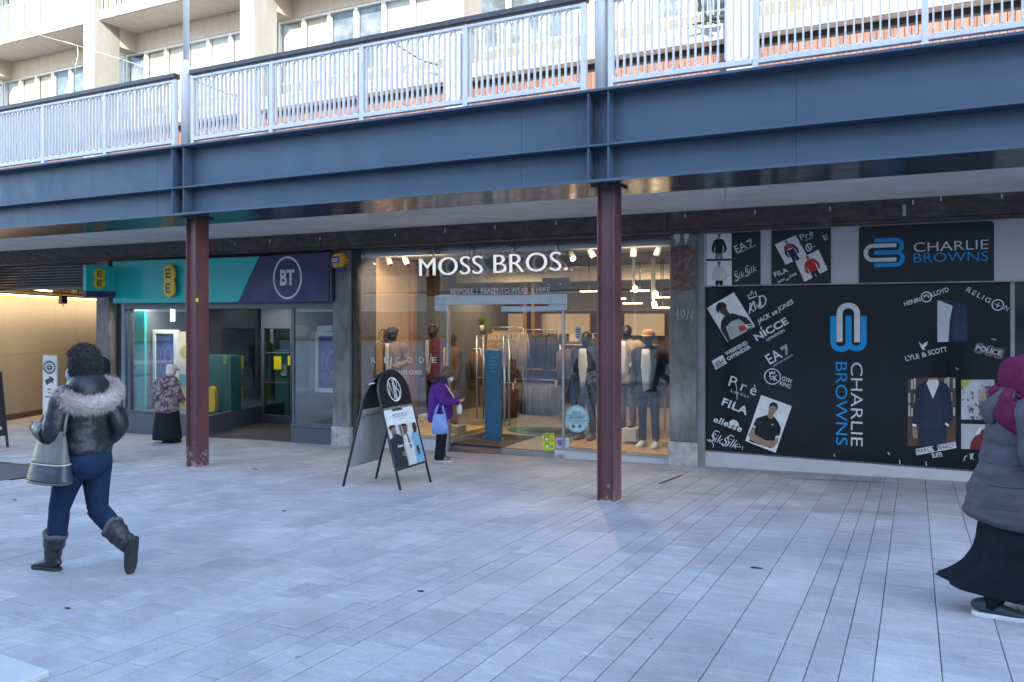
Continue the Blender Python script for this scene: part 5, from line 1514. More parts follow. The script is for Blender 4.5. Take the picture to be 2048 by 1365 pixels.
# right-hand group
ptext(b, fw2, 'HENRI', Z(413, 470), Z(492, 446), 8.4, k=K, bold=.02); ptext(b, fw2, 'LLOYD', Z(547, 424), Z(630, 396), 8.4, k=K, bold=.02); b.cut()
e = fw2.px(*Z(518, 425)); stroke(b, fw2, ellip(e[0], e[1], .058, .064, 28), .016, K, True); pstroke(b, fw2, [Z(508, 430), Z(506, 416), Z(513, 422), Z(518, 412), Z(523, 422), Z(531, 415), Z(529, 430)], 2, k=K)
ptext(b, fw2, 'RELIGI', Z(709, 396), Z(838, 464), 9.5, k=K, bold=.005, space=1.25); ptext(b, fw2, 'N', Z(893, 484), Z(911, 494), 9.5, k=K, bold=.005); b.cut()
e = fw2.px(*Z(866, 464)); stroke(b, fw2, ellip(e[0], e[1], .062, .066, 24), .014, K, True); pstroke(b, fw2, [Z(853, 458), Z(879, 472)], 1.4, k=K); pstroke(b, fw2, [Z(872, 452), Z(860, 477)], 1.4, k=K)
for pts in ([(480, 640), (498, 660), (506, 652), (526, 640), (520, 662), (508, 672), (514, 684), (500, 682), (492, 672)],):
    ppoly(b, fw2, [Z(*p) for p in pts], k=K)
ptext(b, fw2, 'LYLE', Z(420, 738), Z(487, 722), 9.5, k=K, bold=.015); ptext(b, fw2, '&', Z(499, 719), Z(522, 713), 9.5, k=K, bold=.015); ptext(b, fw2, 'SCOTT', Z(530, 710), Z(622, 690), 9.5, k=K, bold=.015); b.cut()
ptext(b, fw2, 'SUITS', Z(548, 1209), Z(598, 1203), 8.5, k=K, bold=.03); b.cut()
for pts in ([(515, 1225), (519, 1250)], [(660, 770), (668, 774), (672, 780)], [(388, 1220), (390, 1242)], [(700, 1225), (706, 1205), (716, 1198)], [(728, 1195), (746, 1188), (738, 1210), (748, 1216)], [(736, 1188), (734, 1215)], [(70, 1190), (72, 1204)], [(330, 1182), (340, 1194)], [(835, 630), (860, 634)]): pstroke(b, fw2, [Z(*p) for p in pts], 1.5, k=K)
b.build_split('lettering', WHP, win)
b = MB(); ptext(b, fw2, '883', Z(745, 692), Z(888, 730), 20, k=K, bold=.035); b.build('lettering', GREYP, win)
b = MB(); ptext(b, fw2, 'POLICE', Z(757, 681), Z(880, 712), 9.5, k=K + .003, bold=.012); b.build('lettering', WHP, win)
b = MB()
for pts in ([(130, 775), (150, 763)], [(131, 788), (168, 767)], [(132, 776), (138, 790)], [(150, 763), (153, 778)], [(166, 756), (168, 768)], [(136, 797), (172, 777)]): pstroke(b, fw2, [W(*p) for p in pts], 1.8, k=K + .003)
ptext(b, fw2, '&', W(421, 529), W(436, 520), 4.5, k=K + .003)
b.build('lettering', HAIRP, win)
# half-length suit picture fading into the black
pic(fw2, win, Z(572, 645), Z(722, 642), Z(572, 443), [
    (flat((.50, .52, .58)), [(.0, 0), (0, 1), (.12, .99), (.30, .92), (.50, .86), (.40, .5), (.36, .0)]),
    (NAVP, [(.36, 0), (.40, .45), (.50, .86), (.30, .93), (.14, 1.0), (.45, 1.02), (.70, .96), (.98, .84), (1.0, .4), (.97, 0)]),
    (flat((.03, .04, .085)), [(.52, .02), (.54, .5), (.62, .85), (.92, .8), (.95, .02)])], paper=BLK, k=.004)
# tall portrait of a suited man in a library
lay = []
for r_, y in enumerate((.90, .70, .50)):
    for i in range(17):
        if 4 <= i <= 12: continue
        h_ = .12 + .02 * ((i * 7 + r_) % 3)
        lay.append((CREAMP if (i * 5 + r_) % 3 else BRNP, [(.015 + i * .058, y - .06), (.055 + i * .058, y - .06), (.055 + i * .058, y - .06 + h_), (.015 + i * .058, y - .06 + h_)]))
lay += [(NAVP, [(.22, .0), (.30, .36), (.17, .30), (.10, .32), (.17, .80), (.25, .90), (.42, .97), (.62, .97), (.82, .90), (.90, .78), (.94, .40), (.80, .22), (.80, .0)]),
        (flat((.025, .035, .07)), [(.30, .30), (.36, .55), (.40, .86), (.52, .70), (.64, .86), (.70, .55), (.76, .30), (.52, .22)]),
        (PAPER, [(.40, .92), (.45, 1.0), (.60, 1.0), (.66, .92), (.53, .69)]), (SKIN1, [(.44, .97), (.45, 1.0), (.60, 1.0), (.61, .97)]),
        (PAPER, [(.10, .29), (.18, .28), (.18, .32), (.10, .33)]), (SKIN1, [(.11, .13), (.10, .27), (.19, .26), (.22, .14), (.17, .11)]), (PAPER, [(.78, .31), (.85, .28), (.86, .31), (.79, .345)])]
pic(fw2, win, Z(427, 1150), Z(662, 1150), Z(427, 823), lay, paper=BRNP, k=.004)
b = MB(); ppoly(b, fw2, [Z(465, 1165), Z(660, 1130), Z(664, 1160), Z(470, 1195)], k=.024, th=.003); pl8 = b.build('name_plate', WHP, win)
b = MB(); ptext(b, fw2, 'MARC', Z(474, 1187), Z(540, 1175), 8, k=.028, bold=.0, space=1.2); ptext(b, fw2, 'DARCY', Z(584, 1168), Z(656, 1155), 8, k=.028, space=1.2)
e = fw2.px(*Z(562, 1163)); poly(b, fw2, ellip(e[0], e[1], .028, .035, 16), k=.028); pstroke(b, fw2, [Z(545, 1160), Z(556, 1150), Z(568, 1148), Z(580, 1156)], 2, k=.028)
b.build('lettering', HAIRP, win)
# floral shirt and maroon cardigan pictures
lay = [(flat((.42, .44, .10)), [(0, .75), (0, 1), (.3, 1), (.15, .8)]), (flat((.5, .52, .56)), [(0, 0), (0, .75), (.15, .82), (.45, 1), (.75, .9), (1, .7), (1, 0)])]
rr = random.Random(3)
for i in range(46):
    x, y = rr.uniform(.04, .94), rr.uniform(.03, .85); a = rr.random() * 6.28; l_ = rr.uniform(.07, .14)
    lay.append(((NAVP, BRNP, flat((.12, .16, .24)), flat((.25, .2, .08)), REDP)[i % 5 if i % 9 else 4] if i % 5 != 4 else BRNP, [(x, y), (x + l_ * math.cos(a), y + l_ * math.sin(a)), (x + l_ * .7 * math.cos(a + .8), y + l_ * .7 * math.sin(a + .8)), (x + .02 * math.cos(a + 1.6), y + .02 * math.sin(a + 1.6))]))
pic(fw2, win, Z(688, 1022), Z(850, 1024), Z(688, 829), lay, paper=SHADEP, k=.004)
pic(fw2, win, Z(688, 1165), Z(850, 1172), Z(688, 1043), [(MARP, [(.25, 0), (.30, .3), (.45, .6), (.55, .75), (1, .95), (1, 0)]), (PAPER, [(.42, .55), (.5, .8), (.62, .9), (.56, .62)])], paper=SHADEP, k=.004)
# tall sideways shop name with emblem
A, B_, D = fw2.px(*Z(50, 690)), fw2.px(*Z(228, 690)), fw2.px(*Z(50, 460))
hh_ = D[1] - A[1]; ww_ = B_[0] - A[0]
logo(fw2, lambda x, y: (A[0] + ww_ * (.055 + .89 * y), A[1] + hh_ * (1 - x)), K, .075, win)
b = MB(); ptext(b, fw2, 'CHARLIE', Z(150, 744), Z(151, 1150), 21.5, k=K, bold=-.004); o = b.build('lettering', WHP, win)
b = MB(); ptext(b, fw2, 'BROWNS', Z(76, 742), Z(78, 1145), 21, k=K, bold=-.004); b.build('lettering', BLUP, win)
# ================================================================ figures
def cr(p0, p1, p2, p3, t):
    return .5 * ((2 * p1) + (-p0 + p2) * t + (2 * p0 - 5 * p1 + 4 * p2 - p3) * t * t + (-p0 + 3 * p1 - 3 * p2 + p3) * t ** 3)
def sweep(mb, keys, n=16, sub=4, side=(1, 0, 0), wr=0.0, wf=9.0, puff=0.0, pf=0.0, sq=2.0, cap=True, mi=0, seed=0, fold=0.0, fn=9, tw=0.0):
    """skin through ring keys (centre, half width along side, half depth); Catmull-Rom between them"""
    K = [(V(k[0]), float(k[1]), float(k[2])) for k in keys]; m = len(K)
    C = []; RX = []; RY = []
    for i in range(m - 1):
        a, b_, c, d = K[max(i - 1, 0)], K[i], K[i + 1], K[min(i + 2, m - 1)]
        for s in range(sub):
            t = s / sub
            C.append(cr(a[0], b_[0], c[0], d[0], t)); RX.append(max(cr(a[1], b_[1], c[1], d[1], t), .002)); RY.append(max(cr(a[2], b_[2], c[2], d[2], t), .002))
    C.append(K[-1][0]); RX.append(K[-1][1]); RY.append(K[-1][2])
    side = V(side); rs = []; L = 0
    for i in range(len(C)):
        tg = (C[min(i + 1, len(C) - 1)] - C[max(i - 1, 0)])
        if tg.length < 1e-6: tg = V((0, 0, 1))
        tg.normalize()
        sx = side - tg * side.dot(tg)
        if sx.length < .1: sx = V((0, 1, 0)) - tg * tg.y
        sx.normalize(); sy = tg.cross(sx)
        if i: L += (C[i] - C[i - 1]).length
        pfm = 1 + (puff * (abs(math.sin(math.pi * L * pf)) ** .5 - .6) if puff else 0)
        ring = []
        fr_ = i / max(len(C) - 1, 1)
        for k in range(n):
            a = 2 * math.pi * k / n
            ca, sa = math.cos(a), math.sin(a)
            ex = 2 / sq
            x = math.copysign(abs(ca) ** ex, ca); y = math.copysign(abs(sa) ** ex, sa)
            g = pfm
            if fold: g *= 1 + (abs(fold) * (1 - .6 * fr_) if fold < 0 else fold * fr_) * math.sin(fn * a + tw * L + 2.2 * math.sin(2 * a + seed))
            p = C[i] + sx * (RX[i] * x * g) + sy * (RY[i] * y * g)
            if wr:
                q_ = mnoise.noise(p * wf + V((seed, seed * 2.3, 0))) + .5 * mnoise.noise(p * wf * 2.3 + V((0, seed, 5)))
                p = C[i] + (p - C[i]) * (1 + wr * q_)
            ring.append(p)
        rs.append(ring)
    mb.rings(rs, cap, mi, True)
def hand(mb, wrist, d, palm_n, s=1.0, curl=.5, thumb_side=1):
    """palm, four unequal bent fingers and a thumb; d = direction wrist->fingers, palm_n = palm facing"""
    d = V(d).normalized(); pn = (V(palm_n) - d * V(palm_n).dot(d)).normalized(); sd_ = d.cross(pn) * thumb_side
    w0 = V(wrist)
    sweep(mb, [(w0 - d * .02 * s, .026 * s, .018 * s), (w0 + d * .03 * s, .036 * s, .016 * s), (w0 + d * .075 * s, .040 * s, .014 * s), (w0 + d * .092 * s, .036 * s, .010 * s)], 10, 2, side=sd_)
    for i, ln in enumerate((.072, .08, .074, .056)):
        o = w0 + d * .085 * s + sd_ * ((.027 - .018 * i) * s)
        a = curl * (.8 + .1 * i); pts = [o]; dd = d.copy(); r_ = .0088 * s
        for seg, f_ in enumerate((.45, .32, .23)):
            dd = (Matrix.Rotation(-a * (.6 if seg == 0 else 1), 3, sd_ * thumb_side) @ dd) if False else (dd * math.cos(a) + pn * math.sin(a)).normalized() if seg == 0 else (dd * math.cos(a * .9) + (pn - dd * pn.dot(dd)).normalized() * math.sin(a * .9)).normalized()
            pts.append(pts[-1] + dd * (ln * f_ * s))
        mb.tube(pts, [r_, r_ * .95, r_ * .88, r_ * .6], 7)
    t0 = w0 + d * .025 * s + sd_ * .032 * s
    td = (d * .75 + sd_ * .6 + pn * .25).normalized()
    mb.tube([t0 - sd_ * .012 * s, t0 + td * .035 * s, t0 + (td * .8 + pn * .3).normalized() * .062 * s], [.012 * s, .010 * s, .007 * s], 7)
def head_geo(mb, c, f, up=(0, 0, 1), s=1.0):
    """skull, jaw, brow, nose, lips, ears; c = centre of the head, f = facing"""
    f = V(f).normalized(); u = V(up); u = (u - f * u.dot(f)).normalized(); r = f.cross(u)
    M = Matrix((r, f, u)).transposed()
    c = V(c)
    P = lambda x, y, z: c + M @ V((x * s, y * s, z * s))
    mb.ball(P(0, -.012, .025), .076 * s, .096 * s, .098 * s, 18, 12, M=M)
    mb.ball(P(0, .03, -.04), .060 * s, .064 * s, .080 * s, 14, 10, M=M)
    mb.ball(P(0, .060, -.088), .028 * s, .026 * s, .024 * s, 10, 6, M=M)
    mb.tube([P(0, .088, .018), P(0, .108, -.014), P(0, .112, -.022)], [.009 * s, .013 * s, .011 * s], 8)
    for sx_ in (-1, 1):
        mb.ball(P(sx_ * .032, .078, .030), .026 * s, .012 * s, .008 * s, 8, 6, M=M)
        mb.ball(P(sx_ * .040, .062, -.018), .024 * s, .022 * s, .022 * s, 8, 6, M=M)
        mb.ball(P(sx_ * .078, -.010, -.004), .008 * s, .018 * s, .030 * s, 8, 8, M=M)
        mb.ball(P(sx_ * .012, .108, -.020), .008 * s, .008 * s, .007 * s, 6, 4, M=M)
    mb.ball(P(0, .094, -.050), .023 * s, .010 * s, .0065 * s, 10, 6, M=M); mb.ball(P(0, .091, -.060), .020 * s, .010 * s, .007 * s, 10, 6, M=M)
    return P, M
def face_parts(parent, P, M, skin_lip, s=1.0):
    b = MB(); d = MB(); l = MB()
    for sx_ in (-1, 1):
        b.ball(P(sx_ * .030, .0815, .010), .0125 * s, .009 * s, .0085 * s, 10, 8, M=M)
        d.ball(P(sx_ * .030, .0885, .010), .0055 * s, .0035 * s, .0055 * s, 8, 6, M=M)
        l.tube([P(sx_ * .014, .097, .033), P(sx_ * .032, .095, .040), P(sx_ * .050, .080, .033)], [.003 * s, .004 * s, .002 * s], 5)
    e = b.build('eye', mat('eye_white', (.6, .58, .55), .3), parent); d.build('iris', mat('iris', (.03, .02, .015), .2), e)
    l.build('eyebrow', mat('brow_hair', (.02, .015, .012), .9), parent)
SK_D = mat('dark_skin', (.075, .040, .026), .5, var=.1, vs=8)
SK_M = mat('brown_skin', (.24, .14, .095), .5, var=.08, vs=8)
SK_L = mat('light_skin', (.46, .29, .22), .5, var=.08, vs=8)

def base_joints(H=1.7):
    k = H / 1.7
    J = {'pelvis': (0, 0, .93), 'waist': (0, 0, 1.08), 'chest': (0, -.01, 1.26), 'neck': (0, -.02, 1.44), 'head': (0, .02, 1.59), 'face': (0, 1, 0)}
    for s, n in ((-1, 'L'), (1, 'R')):
        J.update({'hip' + n: (s * .09, 0, .90), 'knee' + n: (s * .095, .015, .49), 'ank' + n: (s * .10, -.02, .085), 'toe' + n: (s * .115, .17, .03),
                  'sho' + n: (s * .175, -.02, 1.385), 'elb' + n: (s * .235, -.045, 1.10), 'wri' + n: (s * .245, .04, .86), 'hd' + n: (s * .03, .25, -1), 'pn' + n: (-s, .15, 0)})
    return {n: V(p) * (1 if n[:2] in ('hd', 'pn') or n == 'face' else k) for n, p in J.items()}
def body(parent, J, skin, s=1.0, vox=.010, curl=.5, feet=False, girth=1.0):
    b = MB(); g = girth * s
    sweep(b, [(J['pelvis'] - V((0, 0, .07 * s)), .10 * g, .09 * g), (J['pelvis'], .155 * g, .115 * g), (J['waist'], .13 * g, .10 * g), (J['chest'], .155 * g, .115 * g), (J['chest'] * .35 + J['neck'] * .65, .13 * g, .085 * g), (J['neck'] - V((0, 0, .02 * s)), .062 * s, .058 * s), (J['neck'] * .5 + J['head'] * .5, .052 * s, .054 * s), (J['head'], .05 * s, .05 * s)], 16, 3)
    for n in 'LR':
        sh, el, wr_ = J['sho' + n], J['elb' + n], J['wri' + n]
        sweep(b, [(sh + (J['chest'] - sh) * .25, .06 * s, .06 * s), (sh, .058 * s, .06 * s), (sh * .5 + el * .5, .047 * s, .05 * s), (el, .041 * s, .042 * s), (el * .6 + wr_ * .4, .041 * s, .040 * s), (wr_, .027 * s, .024 * s)], 10, 3)
        hand(b, wr_, J['hd' + n], J['pn' + n], s, curl, 1 if n == 'L' else -1)
        hp, kn, an, to = J['hip' + n], J['knee' + n], J['ank' + n], J['toe' + n]
        sweep(b, [(hp + V((0, 0, .05 * s)), .085 * g, .09 * g), (hp * .75 + kn * .25, .088 * g, .092 * g), (hp * .4 + kn * .6, .07 * g, .074 * g), (kn, .055 * s, .058 * s), (kn * .65 + an * .35, .052 * s, .056 * s), (an, .034 * s, .038 * s)], 12, 3)
        if not feet: continue
        hl = an + (an - to).normalized() * .055 * s - V((0, 0, .04 * s))
        sweep(b, [(hl, .025 * s, .025 * s), (an - V((0, 0, .035 * s)), .036 * s, .045 * s), (an * .4 + to * .6, .042 * s, .030 * s), (to, .036 * s, .018 * s)], 10, 3)
    P, M = head_geo(b, J['head'], J['face'], J['head'] - J['neck'] + V((0, 0, .1)), s)
    o = b.build('body', skin, parent, local=True, remesh=vox)
    return o, P, M
def fur(mb, path, rad, count, ln, seed, outward=None, mi=0):
    r_ = random.Random(seed); m = len(path)
    for i in range(count):
        t = r_.random() * (m - 1.001); k = int(t); p = V(path[k]) * (1 - (t - k)) + V(path[k + 1]) * (t - k)
        tg = (V(path[k + 1]) - V(path[k])).normalized()
        d = V((r_.gauss(0, 1), r_.gauss(0, 1), r_.gauss(0, 1))); d = (d - tg * d.dot(tg) * .6).normalized()
        if outward: d = (d + V(outward) * .35).normalized()
        q_ = p + d * rad * .75; l_ = ln * r_.uniform(.6, 1.25); sd_ = d.cross(V((r_.gauss(0, 1), r_.gauss(0, 1), r_.gauss(0, 1)))).normalized() * .0019
        bend = V((r_.gauss(0, .25), r_.gauss(0, .25), r_.gauss(-.2, .25))) * l_ + tg * (r_.gauss(0, .35) * l_)
        m1 = q_ + d * l_ * .55 + bend * .25; tip = q_ + d * l_ + bend
        mb.add([q_ - sd_, q_ + sd_, m1 + sd_ * .6, m1 - sd_ * .6, tip], [(0, 1, 2, 3), (3, 2, 4)], True, mi)
def shoe(parent, an, to, m, sole_m, s=1.0, name='shoe', fw=None, up=None):
    f = V(fw).normalized() if fw else V((to.x - an.x, to.y - an.y, 0)).normalized(); up = V(up) if up else V((0, 0, 1)); up = (up - f * up.dot(f)).normalized(); side = f.cross(up)
    og = V(an) - up * (.085 * s) if fw else V((an.x, an.y, to.z - .03))
    P = lambda t, z: og + f * (t * s) + up * (z * s)
    b = MB()
    sweep(b, [(P(-.078, .045), .016, .022), (P(-.062, .056), .034, .040), (P(-.015, .060), .040, .050), (P(.045, .050), .042, .040), (P(.105, .040), .047, .029), (P(.165, .032), .041, .019), (P(.20, .026), .018, .009)], 16, 4, side=side)
    so = b.build(name, m, parent, local=True)
    c = MB(); ol = [(-.086, .014), (-.07, .034), (-.01, .041), (.05, .042), (.11, .050), (.165, .045), (.195, .028), (.207, .008)]
    c.prism([P(t, 0) - side * (w_ * s) for t, w_ in ol] + [P(t, 0) + side * (w_ * s) for t, w_ in ol[::-1]], up * (.026 * s)); c.build('sole', sole_m, so, local=True, bev=.004)
    return so

# ---------------------------------------------------------------- woman in the fur hooded jacket, walking away
PARKA = mat('black_puffer_cloth', (.015, .017, .023), .36, var=.15, vs=10, bump=.7, bs=24, spec=.4)
JEAN = mat('blue_denim', (.012, .027, .062), .85, spec=.12, var=.22, vs=7, grain=.2, bump=.2, bs=60)
FURM = mat('beige_fur', (.50, .41, .385), .9, var=.3, vs=30)
HAIRB = mat('black_hair', (.013, .012, .013), .6, var=.3, vs=40, sheen=.1)
BOOT = mat('black_boot_leather', (.018, .018, .021), .38, var=.25, vs=12, bump=.5, bs=35)
CUFF = mat('grey_knit', (.10, .095, .10), .95, spec=.12, var=.25, vs=40)
bp = V((-5.63, 3.97, G(-5.63, 3.97)))
w1 = thing('person', 'woman in black jacket with pale fur hood and blue jeans walking away at the left', 'person', bp, R(92))
w1.scale = (.90, .95, 1)
J = base_joints(1.66)
J.update({'pelvis': V((0, 0, .90)), 'hipL': V((-.095, .0, .88)), 'hipR': V((.095, 0, .88)), 'kneeL': V((-.10, .17, .48)), 'ankL': V((-.09, .27, .085)), 'toeL': V((-.11, .45, .03)),
          'kneeR': V((.10, -.03, .45)), 'ankR': V((.095, -.37, .225)), 'toeR': V((.10, -.33, .035)),
          'waist': V((0, .0, 1.05)), 'chest': V((0, .015, 1.22)), 'neck': V((0, .02, 1.40)), 'head': V((.0, .05, 1.545)), 'face': V((-.34, .94, -.02)),
          'shoL': V((-.175, .01, 1.34)), 'elbL': V((-.27, .02, 1.08)), 'wriL': V((-.24, .27, 1.10)), 'hdL': V((.2, 1, .15)), 'pnL': V((1, .1, 0)),
          'shoR': V((.175, .01, 1.34)), 'elbR': V((.265, -.07, 1.09)), 'wriR': V((.22, .10, .93)), 'hdR': V((-.5, .8, -.3)), 'pnR': V((-1, 0, 0))})
bd, P, M = body(w1, J, SK_D, .98, girth=1.08)
face_parts(w1, P, M, SK_D)
b = MB()
sweep(b, [(V((0, -.006, .905)), .200, .172), (V((0, -.006, .95)), .210, .178), (V((0, -.002, 1.02)), .192, .158), (V((0, .0, 1.09)), .178, .143), (V((0, .005, 1.19)), .186, .145), (V((0, .01, 1.30)), .185, .13), (V((0, .02, 1.385)), .12, .095), (V((0, .03, 1.44)), .08, .08)], 40, 9, wr=.07, wf=15, puff=.035, pf=12.5, sq=2.2)
for n, keys in (('L', [(J['shoL'] + V((.05, 0, -.01)), .085, .09), (J['shoL'] + V((-.01, 0, -.02)), .092, .10), (V((-.235, .01, 1.22)), .084, .092), (J['elbL'], .086, .088), (V((-.262, .13, 1.085)), .075, .078), (V((-.245, .23, 1.10)), .055, .056)]),
               ('R', [(J['shoR'] + V((-.05, 0, -.01)), .085, .09), (J['shoR'] + V((.01, 0, -.02)), .092, .10), (V((.225, -.03, 1.22)), .084, .09), (J['elbR'], .082, .085), (V((.245, .0, 1.0)), .074, .076), (V((.21, .07, .93)), .055, .056)])):
    sweep(b, keys, 20, 6, side=(0, 1, 0) if n == 'L' else (0, 1, 0), wr=.07, wf=15, puff=.06, pf=13, seed=3 if n == 'L' else 8)
b.build('jacket', PARKA, w1, local=True)
b = MB(); sweep(b, [(V((0, -.006, .89)), .196, .168), (V((0, -.006, .925)), .206, .176)], 26, 2, wr=.03); b.build('hem_band', PARKA, w1, local=True)
# hood folded on the back with a fur rim
b = MB()
sweep(b, [(V((0, .08, 1.36)), .10, .06), (V((0, .02, 1.40)), .15, .10), (V((0, -.05, 1.41)), .16, .11), (V((0, -.10, 1.36)), .14, .075), (V((0, -.13, 1.28)), .08, .03)], 22, 5, wr=.07, wf=12)
b.build('hood', PARKA, w1, local=True)
rim = [V((.15 * math.sin(t) * (1 + .25 * math.cos(t)), 0, 0)) for t in ()]
rim = []
for k in range(25):
    a = R(-205 + 230 * k / 24)
    rim.append(V((.225 * math.cos(a), -.035 + .155 * math.sin(a), 1.375 - .085 * max(0, -math.sin(a)) + .03 * math.cos(a))))
b = MB(); b.tube(rim, [.03 + .028 * math.sin(math.pi * k / 24) for k in range(25)], 10); fur(b, rim, .05, 11000, .046, 4, (0, -.2, -.35))
b.build('fur_trim', FURM, w1, local=True)
# jeans
b = MB()
sweep(b, [(V((0, .0, .98)), .165, .135), (V((0, -.012, .90)), .196, .165), (V((0, -.02, .82)), .205, .172), (V((0, -.005, .74)), .155, .12)], 24, 4, wr=.02)
for n, s_ in (('L', -1), ('R', 1)):
    hp, kn, an = J['hip' + n], J['knee' + n], J['ank' + n]
    sweep(b, [(hp + V((0, -.008, -.0)), .108, .135), (hp * .8 + kn * .2 + V((0, -.01, 0)), .118, .130), (hp * .45 + kn * .55, .100, .106), (kn * .97 + hp * .03, .080, .083), (kn, .079, .082), (kn * .62 + an * .38 + V((0, -.012, 0)), .076, .080), (kn * .28 + an * .72, .062, .066)], 18, 5, side=(1, 0, 0), wr=.045, wf=16, seed=s_ + 4)
jo = b.build('jeans', JEAN, w1, local=True)
def boot(n, fw, up_):
    kn, an = J['knee' + n], J['ank' + n]
    lg = (kn - an).normalized(); u_ = V(up_)
    bo_ = shoe(w1, an, J['toe' + n], BOOT, mat('black_rubber', (.02, .02, .022), .7), 1.04, 'boot', fw, up_)
    top = an + lg * .20
    b = MB()
    sweep(b, [(top, .076, .082), (an + lg * .14, .080, .086), (an + lg * .08, .066, .076), (an + lg * .03, .060, .070), (an - lg * .02, .05, .062)], 24, 6, wr=.10, wf=17, puff=.09, pf=17, seed=5 if n == 'L' else 9)
    b.build('boot_shaft', BOOT, bo_, local=True)
    c = MB(); rr_ = []
    ax_ = lg.cross(V((1, 0, 0))).normalized(); bx2 = lg.cross(ax_)
    for a in range(0, 361, 15): rr_.append(top + ax_ * (.080 * math.cos(R(a))) + bx2 * (.074 * math.sin(R(a))) + lg * (.010 * math.sin(R(a * 3))))
    c.tube(rr_, .02, 8); c.build('boot_cuff', CUFF, bo_, local=True)
boot('L', (-.08, 1, 0), (0, 0, 1)); boot('R', (.02, .22, -1), (0, 1, .2))
# short curly hair
b = MB(); hc = P(0, -.03, .035)
for j in range(1, 2):
    nu, nv = 34, 22; rs = []
    for jv in range(nv + 1):
        a = -1.25 + (math.pi / 2 + 1.25) * jv / nv; ring = []
        for k in range(nu):
            t = 2 * math.pi * k / nu
            q_ = V((.088 * max(math.cos(a), .02) * math.cos(t), 0.100 * max(math.cos(a), .02) * math.sin(t), .108 * math.sin(a)))
            q_ = q_ * (1 + .16 * mnoise.noise(q_ * 17) + .13 * mnoise.noise(q_ * 40) + .08 * mnoise.noise(q_ * 80))
            q_ = M @ q_
            ring.append(hc + q_)
        rs.append(ring)
    b.rings(rs, True, 0, True)
r_ = random.Random(2)
for i in range(4200):
    d = V((r_.gauss(0, 1), r_.gauss(0, 1), r_.gauss(.25, 1))).normalized()
    loc = Matrix(M).transposed() @ d
    if loc.y > .62 and loc.z < .45: continue
    if loc.z < -.72: continue
    p0 = hc + M @ V((loc.x * .088, loc.y * .10, loc.z * .107)); t1 = d.cross(V((r_.gauss(0, 1), r_.gauss(0, 1), r_.gauss(0, 1)))).normalized()
    gq = 1.1 + 1.8 * max(0, mnoise.noise(p0 * 16)); p1 = p0 + d * .016 * gq + t1 * .012; p2 = p0 + d * .028 * gq - t1 * .005; p3 = p0 + d * .021 * gq - t1 * .017
    s_ = d.cross(t1) * .003
    b.add([p0 - s_, p0 + s_, p1 + s_, p1 - s_, p2 + s_, p2 - s_, p3], [(0, 1, 2, 3), (3, 2, 4, 5), (5, 4, 6)], True)
for i in range(1300):
    d = V((r_.gauss(0, 1), r_.gauss(0, 1), r_.gauss(.3, 1))).normalized(); loc = Matrix(M).transposed() @ d
    if (loc.y > .55 and loc.z < .5) or loc.z < -.6: continue
    p0 = hc + M @ V((loc.x * .095, loc.y * .105, loc.z * .113)); t1 = d.cross(V((r_.gauss(0, 1), r_.gauss(0, 1), r_.gauss(0, 1)))).normalized(); t2 = d.cross(t1)
    lk = r_.uniform(.005, .0095); b.tube([p0 + d * (lk * k) + t1 * (.009 * math.sin(k * 1.6)) + t2 * (.009 * math.cos(k * 1.6)) for k in range(7)], [.0042, .004, .0036, .003, .0025, .002, .001], 4, cap=False)
b.build('hair', HAIRB, w1, local=True)
MASK = mat('pale_face_mask', (.5, .56, .62), .8, var=.06)
b = MB(); sweep(b, [(P(0, .062, -.090), .025, .028), (P(0, .076, -.07), .045, .040), (P(0, .080, -.035), .050, .036), (P(0, .084, -.010), .038, .026)], 16, 3, side=M @ V((1, 0, 0)))
mk = b.build('face_mask', MASK, w1, local=True)
b = MB()
for s_ in (-1, 1): b.tube([P(s_ * .055, .075, -.02), P(s_ * .078, .02, .012), P(s_ * .085, -.02, .018), P(s_ * .084, -.028, -.01), P(s_ * .07, .03, -.05), P(s_ * .05, .07, -.07)], .0022, 5)
b.build('mask_loop', MASK, mk, local=True)
# tote bag under her left arm
tb = thing('tote_bag', 'grey and black leather tote bag under the arm of the woman with the fur hood', 'bag', bp + V((0, 0, .09)), R(92)); tb.scale = (.88, .95, .95)
BAGG = mat('grey_leather', (.12, .118, .105), .38, var=.12, vs=6, bump=.3, bs=25)
BAGB = mat('blackish_leather', (.030, .040, .055), .32, var=.15, vs=6, bump=.3, bs=25)
def bagsec(z0, z1, name, m, mk_=None, pr=0):
    b = MB()
    ks = []
    for i in range(5):
        t = i / 4; z = z0 + (z1 - z0) * t; h = (z - .66) / .40
        ks.append((V((-.27 - .03 * (1 - h), .03, z)), .075 * (1 - h) + .028 + pr, .225 - .09 * h + pr))
    sweep(b, ks, 26, 3, sq=2.6, wr=.04, wf=9)
    return b.build(name, m, tb, local=True)
bagsec(.81, 1.06, 'grey_panel', BAGG); bagsec(.68, .809, 'black_panel', BAGB, pr=.002)
b = MB(); sweep(b, [(V((-.30, .03, .655)), .05, .14), (V((-.30, .03, .664)), .095, .21), (V((-.30, .03, .679)), .103, .225)], 26, 3, sq=2.5); b.build('base_panel', mat('taupe_leather', (.12, .105, .085), .4, var=.15), tb, local=True)
b = MB(); ring = []
for k in range(41):
    a = 2 * math.pi * k / 40; ca, sa = math.cos(a), math.sin(a); e_ = 2 / 2.6
    ring.append(V((-.288 + .078 * math.copysign(abs(ca) ** e_, ca), .03 + .193 * math.copysign(abs(sa) ** e_, sa), .812)))
b.tube(ring, .005, 6); b.build('piping', mat('cream_piping', (.5, .46, .40), .6), tb, local=True)
